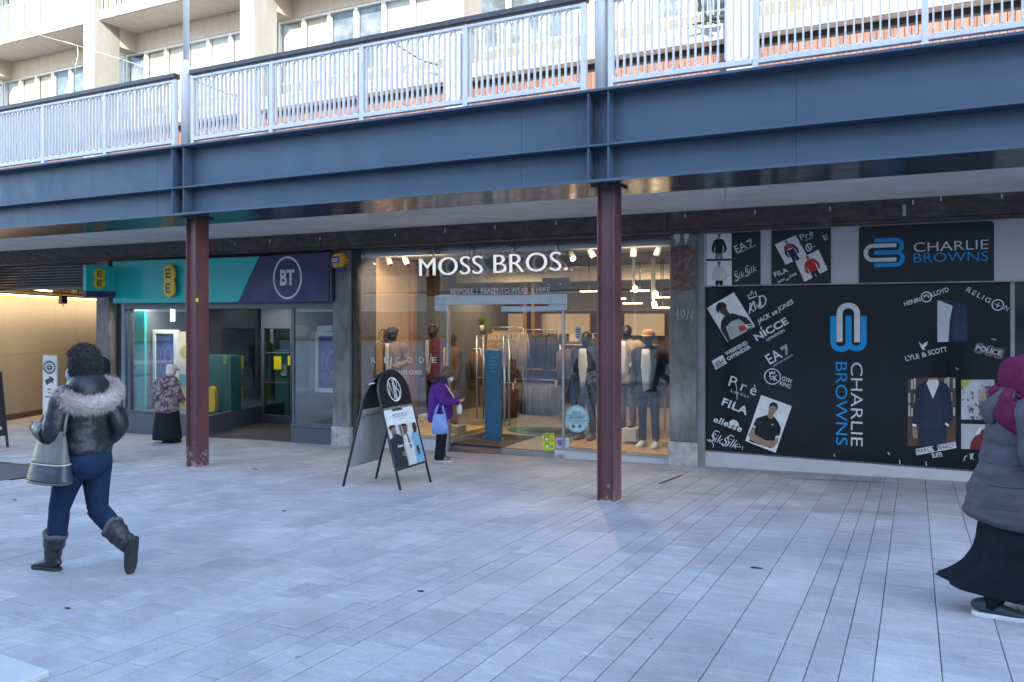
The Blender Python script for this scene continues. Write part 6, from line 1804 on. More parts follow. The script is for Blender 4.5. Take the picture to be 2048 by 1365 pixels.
for s_ in (-.05, .09):
    b = MB(); b.tube([V((-.285 + .0, s_ - .07, 1.03)), V((-.265, s_ - .06, 1.12)), V((-.22, s_ - .04, 1.25)), V((-.15, s_ - .02, 1.335)), V((-.20, s_ + .05, 1.25)), V((-.265, s_ + .09, 1.12)), V((-.285, s_ + .09, 1.03))], .011, 8)
    b.build('strap', BAGG, tb, local=True)

# ---------------------------------------------------------------- person in black half hidden behind her
x_, y_ = -11.2, 8.2
w2 = thing('person', 'person in black hood and long black coat mostly hidden behind the fur hooded jacket', 'person', (x_, y_, G(x_, y_)), R(60))
J2 = base_joints(1.6); bd, P2_, M2 = body(w2, J2, SK_M, .95, vox=.014); face_parts(w2, P2_, M2, SK_M)
BLKC = mat('black_wool', (.014, .014, .017), .9, spec=.12, var=.2, vs=8, bump=.3, bs=70)
b = MB(); sweep(b, [(V((0, 0, .30)), .17, .15), (V((0, 0, .8)), .19, .16), (V((0, 0, 1.1)), .17, .13), (V((0, 0, 1.28)), .19, .13), (V((0, 0, 1.36)), .12, .09)], 20, 4, wr=.04, fold=.0)
for n in 'LR': sweep(b, [(J2['sho' + n], .07, .075), (J2['elb' + n], .062, .062), (J2['wri' + n], .045, .045)], 14, 5, side=(0, 1, 0), wr=.05)
b.build('coat', BLKC, w2, local=True)
b = MB(); hb_ = J2['head']; sweep(b, [(hb_ + V((0, -.03, -.2)), .13, .11), (hb_ + V((0, -.03, -.1)), .105, .115), (hb_ + V((0, -.025, .02)), .108, .125), (hb_ + V((0, -.025, .10)), .08, .10), (hb_ + V((0, -.03, .145)), .015, .02)], 20, 4, wr=.03); b.build('hood', BLKC, w2, local=True)
for n in 'LR': shoe(w2, J2['ank' + n], J2['toe' + n], BLACKM, BLACKM)

# ---------------------------------------------------------------- elderly person at the phone shop window
ep = on(335, 886)
w3 = thing('person', 'person in white cap, mottled jacket and long black skirt facing the phone shop window', 'person', ep, R(8))
k3 = 1.50 / 1.7
J3 = base_joints(1.50); J3['face'] = V((.15, 1, -.25)); J3['head'] = V((.02, .10, 1.375)); J3['neck'] = V((0, .03, 1.25))
for n, s_ in (('L', -1), ('R', 1)):
    J3['elb' + n] = V((s_ * .265, -.02, .96)); J3['wri' + n] = V((s_ * .24, .14, .80))
bd, P3_, M3 = body(w3, J3, SK_L, .92, vox=.012, girth=1.15); face_parts(w3, P3_, M3, SK_L)
CAMO = mat('mottled_jacket_cloth', (.27, .20, .21), .9, spec=.12, vs=14, var=.1, col2=(.075, .062, .072), cut=(.48, .54), bump=.4, bs=50)
b = MB()
sweep(b, [(V((0, 0, .62)), .225, .19), (V((0, -.01, .68)), .245, .20), (V((0, -.01, .85)), .245, .195), (V((0, 0, 1.0)), .225, .17), (V((0, .01, 1.12)), .215, .15), (V((0, .02, 1.20)), .15, .11), (V((0, .04, 1.255)), .08, .075)], 28, 5, wr=.06, wf=8)
for n, s_ in (('L', -1), ('R', 1)):
    sweep(b, [(J3['sho' + n] + V((-s_ * .04, .02, -.03)), .085, .085), (J3['sho' + n] + V((s_ * .015, .01, -.06)), .085, .088), (J3['elb' + n], .075, .078), (J3['wri' + n], .055, .055)], 18, 6, side=(0, 1, 0), wr=.08, wf=10, seed=s_ + 2)
jk = b.build('jacket', CAMO, w3, local=True)
b = MB(); sweep(b, [(V((0, 0, .615)), .22, .186), (V((0, 0, .645)), .233, .196)], 26, 2); b.build('hem_band', mat('grey_pink_knit', (.25, .20, .21), .95, var=.15, vs=30), w3, local=True)
SKIRT = mat('black_skirt_cloth', (.012, .013, .018), .85, spec=.12, var=.2, vs=6)
b = MB(); sweep(b, [(V((0, 0, .78)), .19, .16), (V((0, 0, .58)), .225, .19), (V((0, -.01, .30)), .255, .22), (V((0, -.01, .075)), .27, .23)], 48, 7, fold=.06, fn=11, wr=.03); b.build('skirt', SKIRT, w3, local=True)
for n in 'LR':
    J3['toe' + n] = J3['toe' + n] + V((0, .06, 0)); shoe(w3, J3['ank' + n] + V((0, .06, 0)), J3['toe' + n], BLACKM, BLACKM)
b = MB(); sweep(b, [(P3_(0, -.045, -.10), .075, .06), (P3_(0, -.035, -.02), .088, .085), (P3_(0, -.03, .04), .088, .095)], 18, 4, wr=.06, wf=30); b.build('hair', mat('white_hair', (.55, .54, .52), .8, var=.2, vs=30), w3, local=True)
CAPW = mat('off_white_cap', (.60, .58, .54), .85, var=.08)
b = MB(); sweep(b, [(P3_(0, -.012, .045), .097, .113), (P3_(0, -.012, .085), .10, .115), (P3_(0, -.012, .115), .07, .085), (P3_(0, -.012, .125), .01, .012)], 22, 4); cp = b.build('cap', CAPW, w3, local=True)
b = MB(); sweep(b, [(P3_(0, .075, .048), .085, .012), (P3_(0, .13, .040), .07, .010), (P3_(0, .165, .032), .035, .006)], 14, 3, side=M3 @ V((1, 0, 0))); b.build('peak', CAPW, cp, local=True)
b = MB(); b.tube([V((.19, -.04, 1.16)), V((.10, -.165, 1.06)), V((-.02, -.205, .92)), V((-.16, -.2, .76)), V((-.225, -.1, .66))], .010, 6)
b.build('shoulder_strap', BLACKM, w3, local=True)

# ---------------------------------------------------------------- woman in purple looking down at her hands
pp_ = on(882, 922)
w4 = thing('person', 'woman in purple jacket and dark trousers looking down beside the sandwich board', 'person', pp_, R(-62))
J4 = base_joints(1.48); J4['face'] = V((.0, .80, -.62)); J4['head'] = V((0, .115, 1.35)); J4['neck'] = V((0, .035, 1.24)); J4['chest'] = V((0, -.0, 1.08))
for n, s_ in (('L', -1), ('R', 1)):
    J4['sho' + n] = V((s_ * .155, .0, 1.19)); J4['elb' + n] = V((s_ * .215, .04, .95)); J4['wri' + n] = V((s_ * .10, .27, .93)); J4['hd' + n] = V((-s_ * .45, .9, .1)); J4['pn' + n] = V((-s_ * .3, 0, 1))
bd, P4_, M4 = body(w4, J4, SK_L, .90, vox=.010, curl=.7, girth=1.1); face_parts(w4, P4_, M4, SK_L)
PURP = mat('purple_quilted_cloth', (.078, .018, .175), .55, spec=.12, var=.12, vs=8, bump=.45, bs=30)
b = MB()
sweep(b, [(V((0, .0, .64)), .20, .19), (V((0, -.01, .70)), .205, .20), (V((0, -.01, .85)), .20, .19), (V((0, -.015, 1.0)), .20, .175), (V((0, -.01, 1.12)), .195, .15), (V((0, .015, 1.20)), .14, .115), (V((0, .04, 1.25)), .08, .08)], 28, 6, wr=.04, wf=10, puff=.035, pf=14)
for n, s_ in (('L', -1), ('R', 1)):
    sweep(b, [(J4['sho' + n] + V((-s_ * .04, 0, -.02)), .085, .085), (J4['sho' + n] + V((s_ * .015, .0, -.04)), .085, .09), (J4['elb' + n], .075, .08), (J4['elb' + n] * .4 + J4['wri' + n] * .6, .062, .064), (J4['wri' + n], .048, .048)], 18, 6, side=(0, 1, 0) if False else (1, 0, 0), wr=.06, wf=13, puff=.05, pf=16, seed=s_ + 2)
b.build('jacket', PURP, w4, local=True)
rim4 = [V((.135 * math.cos(a), .01 + .125 * math.sin(a), 1.255 + .015 * math.sin(a))) for a in [R(-215 + 250 * k / 20) for k in range(21)]]
b = MB(); b.tube(rim4, .045, 10); fur(b, rim4, .045, 1500, .035, 6); b.build('fur_collar', mat('dark_fur', (.022, .014, .035), .95, var=.3, vs=30), w4, local=True)
TRO = mat('black_trouser_cloth', (.013, .014, .020), .85, spec=.12, var=.2, vs=8)
b = MB(); sweep(b, [(V((0, 0, .82)), .16, .14), (V((0, -.01, .74)), .172, .16), (V((0, 0, .66)), .14, .12)], 22, 3)
for n in 'LR':
    hp, kn, an = J4['hip' + n], J4['knee' + n], J4['ank' + n]
    sweep(b, [(hp, .095, .11), (hp * .6 + kn * .4, .092, .10), (kn, .078, .082), (kn * .4 + an * .6, .074, .080), (an - V((0, 0, .035)), .072, .085)], 18, 5, wr=.05, wf=12)
b.build('trousers', TRO, w4, local=True)
for n in 'LR': shoe(w4, J4['ank' + n], J4['toe' + n], mat('grey_shoe', (.16, .13, .14), .6), mat('white_sole', (.6, .6, .6), .6), .95)
b = MB(); hq = P4_
sweep(b, [(hq(0, -.055, -.11), .06, .045), (hq(0, -.045, -.06), .085, .07), (hq(0, -.025, .02), .09, .098), (hq(0, -.018, .08), .078, .092), (hq(0, -.015, .125), .02, .03)], 22, 4, wr=.07, wf=26)
r_ = random.Random(8)
for i in range(260):
    a = r_.uniform(0, math.pi * 2); z = r_.uniform(-.12, .10)
    if math.sin(a) > .5 and z < .05: continue
    p0 = hq(.09 * math.cos(a), -.03 + .1 * math.sin(a), z); p1 = hq(.096 * math.cos(a), -.035 + .106 * math.sin(a), z - .05); s_ = V((r_.gauss(0, 1), r_.gauss(0, 1), 0)) * .003
    b.add([p0 - s_, p0 + s_, p1], [(0, 1, 2)], True)
b.build('hair', mat('grey_brown_hair', (.11, .07, .05), .7, var=.3, vs=40), w4, local=True)
b = MB(); sweep(b, [(hq(0, .062, -.095), .03, .03), (hq(0, .078, -.07), .052, .045), (hq(0, .085, -.035), .058, .042), (hq(0, .088, -.008), .045, .03)], 14, 3, side=M4 @ V((1, 0, 0))); b.build('face_mask', MASK, w4, local=True)
# her carrier bag and shoulder bag
cbg = thing('carrier_bag', 'light blue plastic carrier bag hanging from the arm of the woman in purple', 'bag', pp_, R(-62))
BLUEB = mat('blue_plastic_bag', (.17, .25, .55), .4, var=.15, vs=9, bump=.5, bs=22)
b = MB(); sweep(b, [(V((.285, -.0, .47)), .03, .09), (V((.29, -.0, .49)), .055, .125), (V((.29, .0, .58)), .062, .12), (V((.285, .0, .68)), .048, .105), (V((.28, .0, .76)), .03, .085)], 22, 5, wr=.13, wf=15, sq=2.4); b.build('bag_body', BLUEB, cbg, local=True)
for s_ in (-1, 1):
    b = MB(); b.tube([V((.28, s_ * .075, .74)), V((.27, s_ * .05, .84)), V((.235, s_ * .015 + .02, .955))], [.020, .016, .010], 8); b.build('bag_handle', BLUEB, cbg, local=True)
hbg = thing('shoulder_bag', 'small white shoulder bag held in front of the woman in purple', 'bag', pp_, R(-62))
WHB = mat('white_bag', (.62, .60, .58), .5, var=.08)
b = MB(); sweep(b, [(V((.05, .285, .74)), .06, .035), (V((.05, .285, .78)), .075, .045), (V((.05, .285, .86)), .07, .04), (V((.05, .28, .885)), .06, .02)], 18, 3, sq=3); b.build('bag_body', WHB, hbg, local=True)
b = MB(); b.tube([V((.09, .28, .87)), V((.15, .20, 1.02)), V((.13, .10, 1.17)), V((.05, .01, 1.275)), V((-.05, -.10, 1.235))], .009, 6); b.build('strap', WHB, hbg, local=True)

# ---------------------------------------------------------------- woman in plum headscarf at the right edge
rp = V((.60, 5.86, G(.60, 5.86)))
w5 = thing('person', 'woman in plum headscarf, grey quilted coat and black skirt striding out at the right', 'person', rp, R(-84))
J5 = base_joints(1.60)
J5.update({'kneeR': V((.10, .10, .47)), 'ankR': V((.10, -.20, .085)), 'toeR': V((.115, .0, .03)), 'kneeL': V((-.10, .26, .50)), 'ankL': V((-.09, .34, .13)), 'toeL': V((-.10, .54, .12)),
           'waist': V((0, .0, 1.0)), 'chest': V((0, .0, 1.17)), 'neck': V((0, .0, 1.34)), 'head': V((0, .035, 1.475)), 'face': V((-.1, 1, -.15)),
           'shoR': V((.17, -.0, 1.28)), 'elbR': V((.24, .03, 1.0)), 'wriR': V((.21, .25, .92)), 'shoL': V((-.17, .0, 1.28)), 'elbL': V((-.22, .0, 1.0)), 'wriL': V((-.2, .12, .82))})
J5['kneeR'] = V((.10, .02, .46))
bd, P5_, M5 = body(w5, J5, SK_M, .95); face_parts(w5, P5_, M5, SK_M)
COATG = mat('grey_quilted_cloth', (.074, .071, .086), .6, spec=.12, var=.12, vs=5, bump=.45, bs=24)
b = MB()
sweep(b, [(V((0, -.035, .56)), .235, .275), (V((0, -.03, .60)), .245, .29), (V((0, -.015, .72)), .24, .285), (V((0, .0, .86)), .225, .26), (V((0, .0, 1.0)), .205, .225), (V((0, -.005, 1.14)), .20, .195), (V((0, -.005, 1.25)), .185, .15), (V((0, .0, 1.33)), .115, .10), (V((0, .01, 1.38)), .075, .075)], 40, 9, wr=.075, wf=10, puff=.022, pf=7.7)
for n, s_ in (('L', -1), ('R', 1)):
    sweep(b, [(J5['sho' + n] + V((-s_ * .05, 0, -.01)), .09, .09), (J5['sho' + n] + V((s_ * .015, .0, -.03)), .092, .098), (J5['sho' + n] * .5 + J5['elb' + n] * .5 + V((s_ * .01, 0, 0)), .085, .09), (J5['elb' + n], .08, .085), (J5['wri' + n], .058, .058)], 20, 6, side=(0, 1, 0), wr=.07, wf=11, puff=.05, pf=10, seed=s_ + 5)
co = b.build('coat', COATG, w5, local=True)
seam = mat('dark_seam', (.05, .05, .065), .8)
b = MB()
b.tube([V((.243, -.03, .58)), V((.247, -.02, .72)), V((.236, .0, .86)), V((.222, .02, 1.0)), V((.215, .03, 1.1))], .004, 5)
for z_, rx_, ry_, yc in ((.70, .243, .288, -.017), (.835, .232, .265, -.005), (.965, .212, .235, 0), (1.09, .206, .207, -.004)):
    b.tube([V((rx_ * math.cos(R(a)), yc + ry_ * math.sin(R(a)), z_ + .012 * math.sin(R(a * 2)))) for a in range(-100, 101, 10)], .003, 5)
b.tube([V((.243, .05, .80)), V((.24, .10, .88)), V((.225, .13, .95))], .006, 5)
b.build('coat_seam', seam, co, local=True)
b = MB(); sweep(b, [(V((0, -.05, 1.39)), .10, .05), (V((0, -.115, 1.35)), .14, .075), (V((0, -.165, 1.28)), .135, .07), (V((0, -.175, 1.19)), .08, .03)], 24, 5, wr=.06, wf=12); b.build('hood', COATG, w5, local=True)
rim5 = [V((.15 * math.cos(a), -.085 + .115 * math.sin(a), 1.395 - .045 * max(0, -math.sin(a)))) for a in [R(-140 + 75 * k / 18) for k in range(19)]]
b = MB(); b.tube(rim5, .022, 8); fur(b, rim5, .024, 2000, .026, 9); b.build('fur_trim', mat('sandy_fur', (.42, .33, .24), .9, var=.3, vs=30), w5, local=True)
PLUM = mat('plum_scarf_cloth', (.10, .014, .045), .85, spec=.12, var=.14, vs=8, bump=.5, bs=45, grain=.1)
b = MB(); h5 = J5['head']
sweep(b, [(h5 + V((0, .02, -.29)), .262, .225), (h5 + V((0, .005, -.235)), .245, .215), (h5 + V((0, -.015, -.15)), .15, .155), (h5 + V((0, -.025, -.07)), .122, .145), (h5 + V((0, -.02, .02)), .115, .14), (h5 + V((0, -.015, .10)), .09, .11), (h5 + V((0, -.012, .145)), .015, .02)], 60, 10, wr=.07, wf=11, fold=-.07, fn=6, tw=14)
sc = b.build('headscarf', PLUM, w5, local=True)
b = MB()
sweep(b, [(h5 + V((.07, -.12, -.10)), .06, .035), (h5 + V((.13, -.17, -.17)), .075, .035), (h5 + V((.19, -.09, -.24)), .085, .03), (h5 + V((.21, .06, -.30)), .09, .022), (h5 + V((.20, .20, -.36)), .07, .012)], 16, 5, wr=.12, wf=14, side=(0, .4, 1))
sweep(b, [(h5 + V((.05, -.17, -.06)), .05, .03), (h5 + V((.02, -.215, -.12)), .06, .035), (h5 + V((-.03, -.22, -.17)), .04, .02)], 12, 4, wr=.1, wf=14, side=(1, 0, .3))
for k in range(4):
    b.tube([h5 + V((.02 + .03 * k, -.14 + .01 * k, -.02 - .035 * k)), h5 + V((.10 + .012 * k, -.08, -.075 - .035 * k)), h5 + V((.135 + .015 * k, .02, -.11 - .035 * k)), h5 + V((.12 + .015 * k, .12, -.12 - .04 * k))], [.008, .014, .013, .006], 7)
b.build('scarf_fold', PLUM, sc, local=True)
b = MB()
ring_keys = [(V((0, .0, .78)), .20, .19), (V((0, -.01, .60)), .215, .225), (V((0, -.01, .42)), .22, .245), (V((0, -.015, .27)), .215, .262), (V((0, -.02, .13)), .20, .275)]
sweep(b, ring_keys, 84, 9, fold=.10, fn=11, wr=.05, wf=5, cap=False, seed=2)
k0 = len(b.v)
b.v = [(x * (1 - .35 * max(0, -y - .2) / .4 if z < .4 else x * 0 + 1), y - (.42 * (1 - z / .45) ** 2.6 if (z < .45 and y < 0) else 0) * min(1, max(0, -y / .2)), z + (.42 * max(0, (-y - .1)) * (1 - z / .45) if z < .45 else 0)) for x, y, z in b.v]
b.v = [(x, y * (1 + .95 * (1 - z / .70)) if (y > 0 and z < .70) else y, z) for x, y, z in b.v]
b.build('skirt', mat('black_wool_skirt', (.010, .013, .018), .9, spec=.12, var=.2, vs=5), w5, local=True)
b = MB()
for n in 'LR':
    kn, an = J5['knee' + n], J5['ank' + n]; sweep(b, [(kn, .065, .068), (kn * .5 + an * .5, .062, .066), (an - V((0, 0, .03)), .045, .052)], 12, 4)
b.build('leggings', mat('black_wool_skirt', (.010, .013, .018), .9, spec=.12), w5, local=True)
SHB = mat('dark_teal_knit_shoe', (.018, .035, .048), .7, var=.2, vs=30); SOW = mat('white_rubber_sole', (.58, .58, .62), .6)
shoe(w5, J5['ankR'], J5['toeR'], SHB, SOW, 1.08); shoe(w5, J5['ankL'], J5['toeL'], mat('lilac_shoe', (.16, .12, .22), .6), SOW, 1.05)
# ================================================================ mannequins in the suit shop window
MANN = mat('black_mannequin', (.018, .017, .018), .45, var=.05)
SHIRT = mat('white_shirt_cloth', (.62, .60, .60), .8, var=.05, bump=.2, bs=40)
def tailored(parent, J, m, wr=.03, long=.74, open_=0.0, girth=1.0, seed=0):
    b = MB(); g = girth
    sweep(b, [(V((0, 0, long)), .185 * g, .135 * g), (V((0, 0, long + .08)), .19 * g, .14 * g), (V((0, 0, 1.06)), .172 * g, .125 * g), (V((0, 0, 1.26)), .205 * g, .145 * g), (V((0, -.015, 1.38)), .20 * g, .115 * g), (V((0, -.02, 1.43)), .12, .085), (V((0, -.02, 1.47)), .07, .07)], 26, 5, wr=wr, wf=7, sq=2.3, seed=seed)
    for n, s_ in (('L', -1), ('R', 1)):
        sh, el, wr_ = J['sho' + n], J['elb' + n], J['wri' + n]
        sweep(b, [(sh + V((-s_ * .05, 0, -.01)), .075, .085), (sh + V((s_ * .02, 0, -.02)), .075, .088), (sh * .5 + el * .5, .068, .072), (el, .062, .066), (wr_, .048, .052)], 16, 5, side=(0, 1, 0), wr=.05, wf=10, seed=seed + s_)
    return b.build('jacket', m, parent, local=True)
def front_panel(parent, name, m, pts, depth=.006, lift=0):
    """cloth piece lying on the chest: list of (x, z), pushed onto the front of the torso"""
    def yf(x, z):
        ry = .135 + .012 * math.sin((z - .75) * 3.2); rx = .185
        t = max(0, 1 - (abs(x) / rx) ** 2.3); return ry * t ** (1 / 2.3) + .008 + lift
    b = MB(); n = len(pts)
    cx = sum(p[0] for p in pts) / n; cz = sum(p[1] for p in pts) / n
    den = []
    for i in range(n):
        a, c = pts[i], pts[(i + 1) % n]
        for s_ in range(4): den.append((a[0] + (c[0] - a[0]) * s_ / 4, a[1] + (c[1] - a[1]) * s_ / 4))
    ringsx = []
    for f_ in (1, .66, .33): ringsx.append([V((cx + (x - cx) * f_, yf(cx + (x - cx) * f_, cz + (z - cz) * f_), cz + (z - cz) * f_)) for x, z in den])
    b.rings([[p - V((0, .02, 0)) for p in ringsx[0]]] + ringsx, True, 0, True)
    return b.build(name, m, parent, local=True)
def mannequin(u, Y, rz, z0, H, label, jm, tm, shirt=True, cap=None, arms=None, shoes=None, headless=False, lapel=None):
    x = uX(u, Y)
    t = thing('mannequin', label, 'mannequin', (x, Y, z0), rz, group='mannequins in the suit shop')
    k = H / 1.7; t.scale = (k, k, k)
    J = base_joints(1.7)
    J['face'] = V((0, 1, 0))
    if arms: J.update({a: V(p) for a, p in arms.items()})
    body(t, J, MANN, 1.0, vox=.018, curl=.3)
    j = tailored(t, J, jm, seed=u * .1)
    if shirt:
        front_panel(t, 'shirt', SHIRT if shirt is True else shirt, [(-.055, 1.44), (-.085, 1.2), (-.045, .86), (.035, .82), (.075, 1.2), (.055, 1.44)])
    if lapel:
        for s_ in (-1, 1): front_panel(j, 'lapel', lapel, [(s_ * .05, 1.45), (s_ * .13, 1.30), (s_ * .09, 1.24), (s_ * .03, .98), (s_ * .055, 1.2)], lift=.012)
    b = MB(); sweep(b, [(V((0, 0, .98)), .155, .12), (V((0, -.01, .90)), .165, .135), (V((0, 0, .80)), .13, .11)], 20, 3)
    for n in 'LR':
        hp, kn, an = J['hip' + n], J['knee' + n], J['ank' + n]
        sweep(b, [(hp, .09, .10), (hp * .6 + kn * .4, .082, .09), (kn, .064, .068), (an + V((0, 0, .03)), .055, .062)], 14, 5, wr=.05, wf=12)
    b.build('trousers', tm, t, local=True)
    for n in 'LR': shoe(t, J['ank' + n], J['toe' + n], shoes[0], shoes[1])
    if cap:
        P = lambda x_, y_, z_: J['head'] + V((x_, y_, z_))
        b = MB(); sweep(b, [(P(0, -.01, .045), .092, .112), (P(0, -.005, .085), .098, .115), (P(0, -.01, .125), .065, .085), (P(0, -.01, .138), .012, .015)], 20, 4); c = b.build('cap', cap, t, local=True)
        b = MB(); sweep(b, [(P(0, .07, .052), .08, .012), (P(0, .13, .045), .066, .010), (P(0, .17, .038), .03, .006)], 14, 3); b.build('peak', cap, c, local=True)
    return t
TANB = mat('tan_tweed', (.19, .115, .065), .9, var=.2, vs=30, grain=.15); BURG = mat('burgundy_wool', (.085, .018, .028), .9, var=.2, vs=20); BRWN = mat('brown_wool', (.11, .055, .032), .9, var=.2, vs=20)
NAVW = mat('navy_wool', (.018, .022, .040), .85, var=.15, vs=20); BEIG = mat('beige_wool', (.36, .27, .18), .9, var=.12, vs=20); DKTR = mat('charcoal_trouser', (.022, .022, .026), .9, var=.2); TANTR = mat('taupe_trouser', (.17, .13, .10), .9, var=.15)
CAPD = mat('dark_tweed_cap', (.05, .042, .04), .9, var=.3, vs=40); CAPT = mat('tan_cap', (.45, .28, .15), .85, var=.1)
BS_ = mat('brown_shoe', (.12, .05, .035), .35); WS = (mat('white_trainer', (.7, .7, .69), .5), mat('white_rubber_sole', (.58, .58, .62), .6))
hold = {'elbL': (-.26, -.06, 1.12), 'wriL': (-.13, .16, 1.02), 'elbR': (.26, -.06, 1.12), 'wriR': (.15, .15, .98)}
mannequin(787, 12.7, R(172), -.02, 1.86, 'mannequin in flat cap and tan jacket at the far left of the suit shop window', TANB, DKTR, cap=CAPD, arms=hold, shoes=(BS_, BLACKM), lapel=TANB)
mannequin(868, 13.9, R(165), FL, 2.02, 'mannequin in burgundy jacket behind the woman in purple', BURG, DKTR, shirt=mat('pale_blue_shirt', (.4, .44, .5), .8), shoes=(BS_, BLACKM), lapel=BURG)
mannequin(905, 13.4, R(140), FL, 1.86, 'mannequin in brown coat with yellow lapel just left of the open glass door', BRWN, TANTR, shirt=mat('mustard_knit', (.5, .34, .05), .9), shoes=(BS_, BLACKM), lapel=BRWN)
mannequin(1173, 12.75, R(175), -.02, 1.83, 'mannequin in navy suit and open white shirt left of the right steel column', NAVW, DKTR, shoes=(BS_, BLACKM), arms=hold)
mannequin(1255, 12.9, R(170), .20, 1.72, 'mannequin in beige jacket half hidden behind the right steel column', BEIG, TANTR, shirt=True, arms=hold, shoes=(BS_, BLACKM), lapel=BEIG)
mannequin(1298, 12.45, R(178), -.02, 1.86, 'mannequin in tan cap, dark jacket and white trainers beside the concrete pillar', mat('dark_plum_wool', (.022, .018, .026), .85, var=.15), DKTR, cap=CAPT, shoes=WS)

# ================================================================ sandwich board of the suit shop
sw = thing('sandwich_board', 'black arched sandwich board with poster of three men on the pavement', 'sandwich board', (-5.99, 8.4, G(-5.99, 8.4)))
def arch_frame(x0, y0, y1, lean, htop, name, r=.016):
    g0, g1 = G(x0, y0), G(x0, y1)
    ym, hw = (y0 + y1) / 2, (y1 - y0) / 2
    pts = [V((x0, y0, g0))]
    hs = htop - hw * .95
    for h_ in (.3, hs): pts.append(V((x0 + lean * h_, y0 + .0, g0 + h_)))
    for a in range(15, 180, 15): pts.append(V((x0 + lean * (hs + hw * .95 * math.sin(R(a))), ym - hw * math.cos(R(a)), (g0 + g1) / 2 + hs + hw * .95 * math.sin(R(a)))))
    pts += [V((x0 + lean * hs, y1, g1 + hs)), V((x0, y1, g1))]
    b = MB(); b.tube(pts, r, 8); b.build(name, BLACKM, sw)
    return pts
LN = .285; HT = 1.44
xa, ya0, ya1 = -5.575, 8.07, 8.75
xb = -6.405
arch_frame(xa, ya0, ya1, -LN, HT, 'leg_frame'); arch_frame(xb, ya0 - .05, ya1 - .05, LN, HT, 'leg_frame')
ga = (G(xa, ya0) + G(xa, ya1)) / 2
fa_ = Fr((xa, (ya0 + ya1) / 2, ga), (0, 1, 0), (-LN, 0, 1))
fb_ = Fr((xb, (ya0 + ya1) / 2 - .05, G(xb, 8.36)), (0, -1, 0), (LN, 0, 1))
HW = .315
def arch_panel(fr, nm, m, z0, z1, k, th):
    pts = [(-HW, z0), (HW, z0)] + [(HW * math.cos(R(a)), z1 - HW * .85 + HW * .85 * math.sin(R(a))) for a in range(0, 181, 12)]
    b = MB(); poly(b, fr, pts, k=k, th=th); return b.build(nm, m, sw)
hd = arch_panel(fa_, 'header_panel', flat((.012, .012, .014), .35), 1.03, 1.47, .006, .012)
arch_panel(fb_, 'header_panel', flat((.012, .012, .014), .35), 1.03, 1.47, .006, .012)
b = MB(); c = (0.0, 1.245); stroke(b, fa_, ellip(c[0], c[1], .135, .15, 40), .012, .009, True)
s = .13
for pts in ([(-.85, -.45), (-.62, .70), (-.22, -.85), (.0, .95), (.0, -1.05)], [(.2, -1.05), (.2, 1.02)], [(.2, .98), (.5, .8), (.62, .5), (.5, .2), (.2, .05), (.6, -.05), (.78, -.35), (.62, -.7), (.2, -1.0)]):
    stroke(b, fa_, [(c[0] + x * s, c[1] + y * s * 1.08) for x, y in pts], .011, .009)
b.build('round_monogram', flat((.72, .72, .74)), hd)
b = MB(); poly(b, fa_, [(-HW, .27), (HW, .27), (HW, 1.0), (-HW, 1.0)], k=.004, th=.012); po = b.build('poster_panel', flat((.50, .52, .55), .25), sw)
b = MB(); poly(b, fa_, [(-HW, 1.003), (HW, 1.003), (HW, 1.027), (-HW, 1.027)], k=.012, th=.016); b.build('clip_bar', CHROME, sw)
b = MB(); poly(b, fa_, [(-HW - .01, .245), (HW + .01, .245), (HW + .01, .268), (-HW - .01, .268)], k=.012, th=.016); b.build('clip_bar', BLACKM, sw)
b = MB(); poly(b, fb_, [(-HW, .26), (HW, .26), (HW, 1.02), (-HW, 1.02)], k=.004, th=.008); b.build('back_panel', mat('galvanised_sheet', (.34, .36, .36), .4, metal=.35, var=.1, vs=3), sw)
b = MB(); p = fb_.P(-HW - .02, .93, -.006); q_ = fb_.P(HW + .02, .93, -.006); b.bar(p, q_, .03, .012); b.build('stretcher', CHROME, sw)
for s_ in (-1, 1):
    b = MB(); b.tube([fa_.P(s_ * .33, 1.36, -.01), fb_.P(-s_ * .33, 1.36, -.01)], .009, 6); b.build('hinge', CHROME, sw)
# poster: white title area and three men
def fa2(x, y): return (-HW + 2 * HW * x, .27 + .73 * y)
b = MB(); poly(b, fa_, [fa2(0, .735), fa2(1, .70), fa2(1, 1), fa2(0, 1)], k=.0055, th=.001); b.build('printed_shape', flat((.62, .64, .66), .25), po)
b = MB(); poly(b, fa_, [fa2(.28, .96), fa2(.62, .96), fa2(.62, 1), fa2(.28, 1)], k=.007, th=.001); b.build('printed_shape', flat((.06, .05, .05)), po)
b = MB(); text(b, fa_, 'MOSS BOX', fa2(.25, .845), fa2(.76, .845), .052, k=.0075); text(b, fa_, 'SUBSCRIBE', fa2(.40, .80), fa2(.62, .80), .012, k=.0075); b.build('lettering', flat((.05, .05, .06)), po)
def shape(m, pts, k):
    b = MB(); poly(b, fa_, [fa2(*p) for p in pts], k=k, th=.001); b.build('printed_shape', m, po)
LB = flat((.17, .33, .46)); DKN = flat((.022, .024, .034)); GRB = flat((.50, .50, .50)); 
shape(GRB, [(0, 0), (1, 0), (1, .70), (0, .735)], .0055)
shape(flat((.13, .13, .12)), [(.36, .72), (.44, .718), (.52, .3), (.40, .3)], .0062)
shape(DKN, [(0, 0), (.42, 0), (.46, .22), (.43, .48), (.34, .55), (.20, .58), (0, .5)], .0068)
shape(flat((.22, .13, .10)), [(.10, .54), (.08, .62), (.10, .69), (.20, .70), (.26, .64), (.24, .56), (.18, .52)], .0074)
shape(flat((.03, .02, .02)), [(.03, .70), (.10, .735), (.24, .73), (.28, .66), (.24, .69), (.12, .69), (.07, .64)], .0080)
shape(flat((.05, .03, .025)), [(.12, .56), (.18, .52), (.25, .56), (.24, .59), (.18, .57), (.13, .59)], .0080)
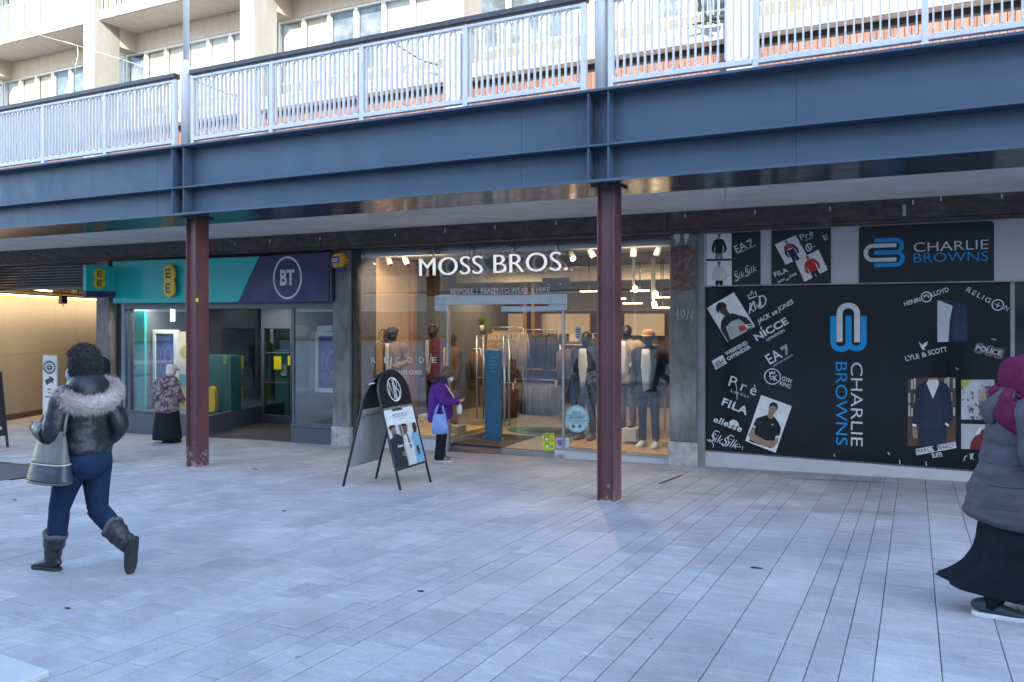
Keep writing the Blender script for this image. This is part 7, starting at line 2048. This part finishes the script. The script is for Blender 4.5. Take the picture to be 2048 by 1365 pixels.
shape(flat((.48, .47, .49)), [(.42, 0), (.40, .35), (.46, .52), (.56, .55), (.68, .50), (.74, .30), (.72, 0)], .0068)
shape(flat((.05, .05, .055)), [(.57, .53), (.61, .53), (.66, .30), (.63, .27), (.59, .33)], .0074)
shape(flat((.14, .075, .055)), [(.49, .53), (.48, .60), (.47, .66), (.52, .69), (.62, .68), (.65, .61), (.60, .55), (.57, .52)], .0074)
shape(flat((.035, .028, .028)), [(.43, .68), (.47, .725), (.60, .72), (.69, .655), (.66, .645), (.64, .67), (.52, .675)], .0080)
shape(LB, [(.70, 0), (.74, .30), (.70, .46), (.80, .56), (.94, .55), (1, .46), (1, 0)], .0070)
shape(flat((.045, .026, .02)), [(.84, .53), (.82, .62), (.85, .70), (.95, .705), (.985, .63), (.95, .55), (.90, .52)], .0076)
shape(flat((.2, .12, .1)), [(.28, .20), (.31, .26), (.40, .25), (.42, .19), (.36, .165)], .0080)
shape(flat((.05, .03, .025)), [(.80, .20), (.80, .29), (.87, .31), (.90, .24), (.88, .14), (.83, .13)], .0080)
b = MB(); text(b, fa_, 'Rent', fa2(.20, .345), fa2(.37, .345), .028, k=.009, bold=.03); text(b, fa_, 'Return', fa2(.47, .35), fa2(.70, .35), .024, k=.009, bold=.02)
stroke(b, fa_, [fa2(.53, .19), fa2(.66, .19), fa2(.66, .12), fa2(.53, .12)], .006, .009, True); stroke(b, fa_, [fa2(.51, .085), fa2(.72, .085)], .008, .009); stroke(b, fa_, [fa2(.51, .06), fa2(.70, .06)], .008, .009)
b.build('lettering', flat((.62, .64, .68)), po)

# black board at the far left edge
lb = thing('sandwich_board', 'plain black sandwich board cut by the left edge of the photo', 'sandwich board', (-14.8, 8.5, G(-14.8, 8.5)))
x0 = -14.62
for s_, xx, ln in ((1, x0, -.16), (-1, x0 - .5, .16)):
    fr = Fr((xx, 8.5, G(xx, 8.5)), (0, s_, 0), (ln, 0, 1))
    b = MB(); poly(b, fr, [(-.31, .22), (.31, .22), (.31, 1.36), (-.31, 1.36)], k=0, th=.02); b.build('panel', flat((.02, .021, .024), .4), lb)
    b = MB()
    for y in (-.31, .31): b.bar(fr.P(y, 0, 0), fr.P(y, 1.38, 0), .035, .03, up=(1, 0, 0))
    b.build('leg_frame', BLACKM, lb)
    if s_ > 0:
        b = MB(); poly(b, fr, ellip(.22, .36, .02, .03, 10), k=.004); b.build('white_mark', flat((.5, .5, .5)), lb)

# white wayfinding board by the passage
fy = wall(11.9); (ax, az), (bx_, bz) = fy.px(85, 711), fy.px(113, 860)
wf_ = thing('direction_sign', 'narrow white standing sign with round black emblem and arrow by the passage', 'sign', ((ax + bx_) / 2, 11.92, G(ax, 11.9)))
boxo('panel', mat('white_board', (.62, .62, .61), .5, var=.04), wf_, ax, bx_, 11.9, 11.95, G(ax, 11.9) + .04, az, bev=.012)
boxo('foot', BLACKM, wf_, ax - .05, bx_ + .05, 11.8, 12.06, G(ax, 11.9) - .01, G(ax, 11.9) + .038, bev=.01)
fy = wall(11.899); b = MB(); e = fy.px(99, 735)
stroke(b, fy, ellip(*e, .20, .125 * 1.05, 36), .055, .003, True)
poly(b, fy, ellip(*e, .11, .075, 20), k=.003)
ppoly(b, fy, [(90, 761), (99, 756), (98, 752), (108, 757.5), (105, 769), (103, 764.5), (93, 771)], k=.003)
b.build('pictogram', flat((.035, .035, .04)), wf_)
b = MB()
for i in range(14):
    a = 2 * math.pi * i / 14; poly(b, fy, ellip(e[0] + .2 * math.cos(a), e[1] + .131 * math.sin(a), .016, .013, 6), k=.006)
for pts in ([(95, 732), (103, 731)], [(95, 736), (103, 735)], [(99, 729), (99, 740)]): pstroke(b, fy, pts, 1, k=.006)
b.build('emblem_detail', flat((.55, .55, .55)), wf_)
b = MB()
for u0, u1, v in ((95, 102, 779), (96, 102, 786), (90, 108, 794)): pstroke(b, fy, [(u0, v), (u1, v)], 3, k=.003)
b.build('lettering', flat((.15, .15, .16)), wf_)

# small litter on the paving
def litter(u, v, pts, m, name, label, cat, group=None):
    p = on(u, v); b = MB()
    b.prism([(p.x + x, p.y + y, G(p.x + x, p.y + y) + .003) for x, y in pts], (0, 0, .006))
    tag(b.build(name, m), label, cat, group)
LEAF = mat('dead_leaf', (.025, .02, .018), .8)
litter(1512, 1137, [(-.04, -.006), (-.01, -.016), (.03, -.012), (.05, .0), (.01, .008), (-.025, .006)], LEAF, 'leaf', 'small dark dead leaf lying alone on the open paving right of centre', 'leaf')
litter(512, 939, [(-.06, -.01), (.055, -.045), (.06, -.03), (-.05, .012)], LEAF, 'stick', 'short dark stick on the paving between left column and sandwich board', 'stick')
for i, (u, v, lab) in enumerate(((568, 1023, 'tiny dark scrap on the paving below the stick'), (30, 1001, 'dark scrap on the paving at the left edge, beside the walking woman'), (135, 1218, 'dark twig on the paving just below the walking woman'), (841, 1184, 'dark crumb of litter on the paving below the sandwich board'))):
    litter(u, v, [(-.02, -.008), (.015, -.012), (.028, .0), (.004, .012)], LEAF, 'litter', lab, 'litter', 'scraps of litter on the paving')
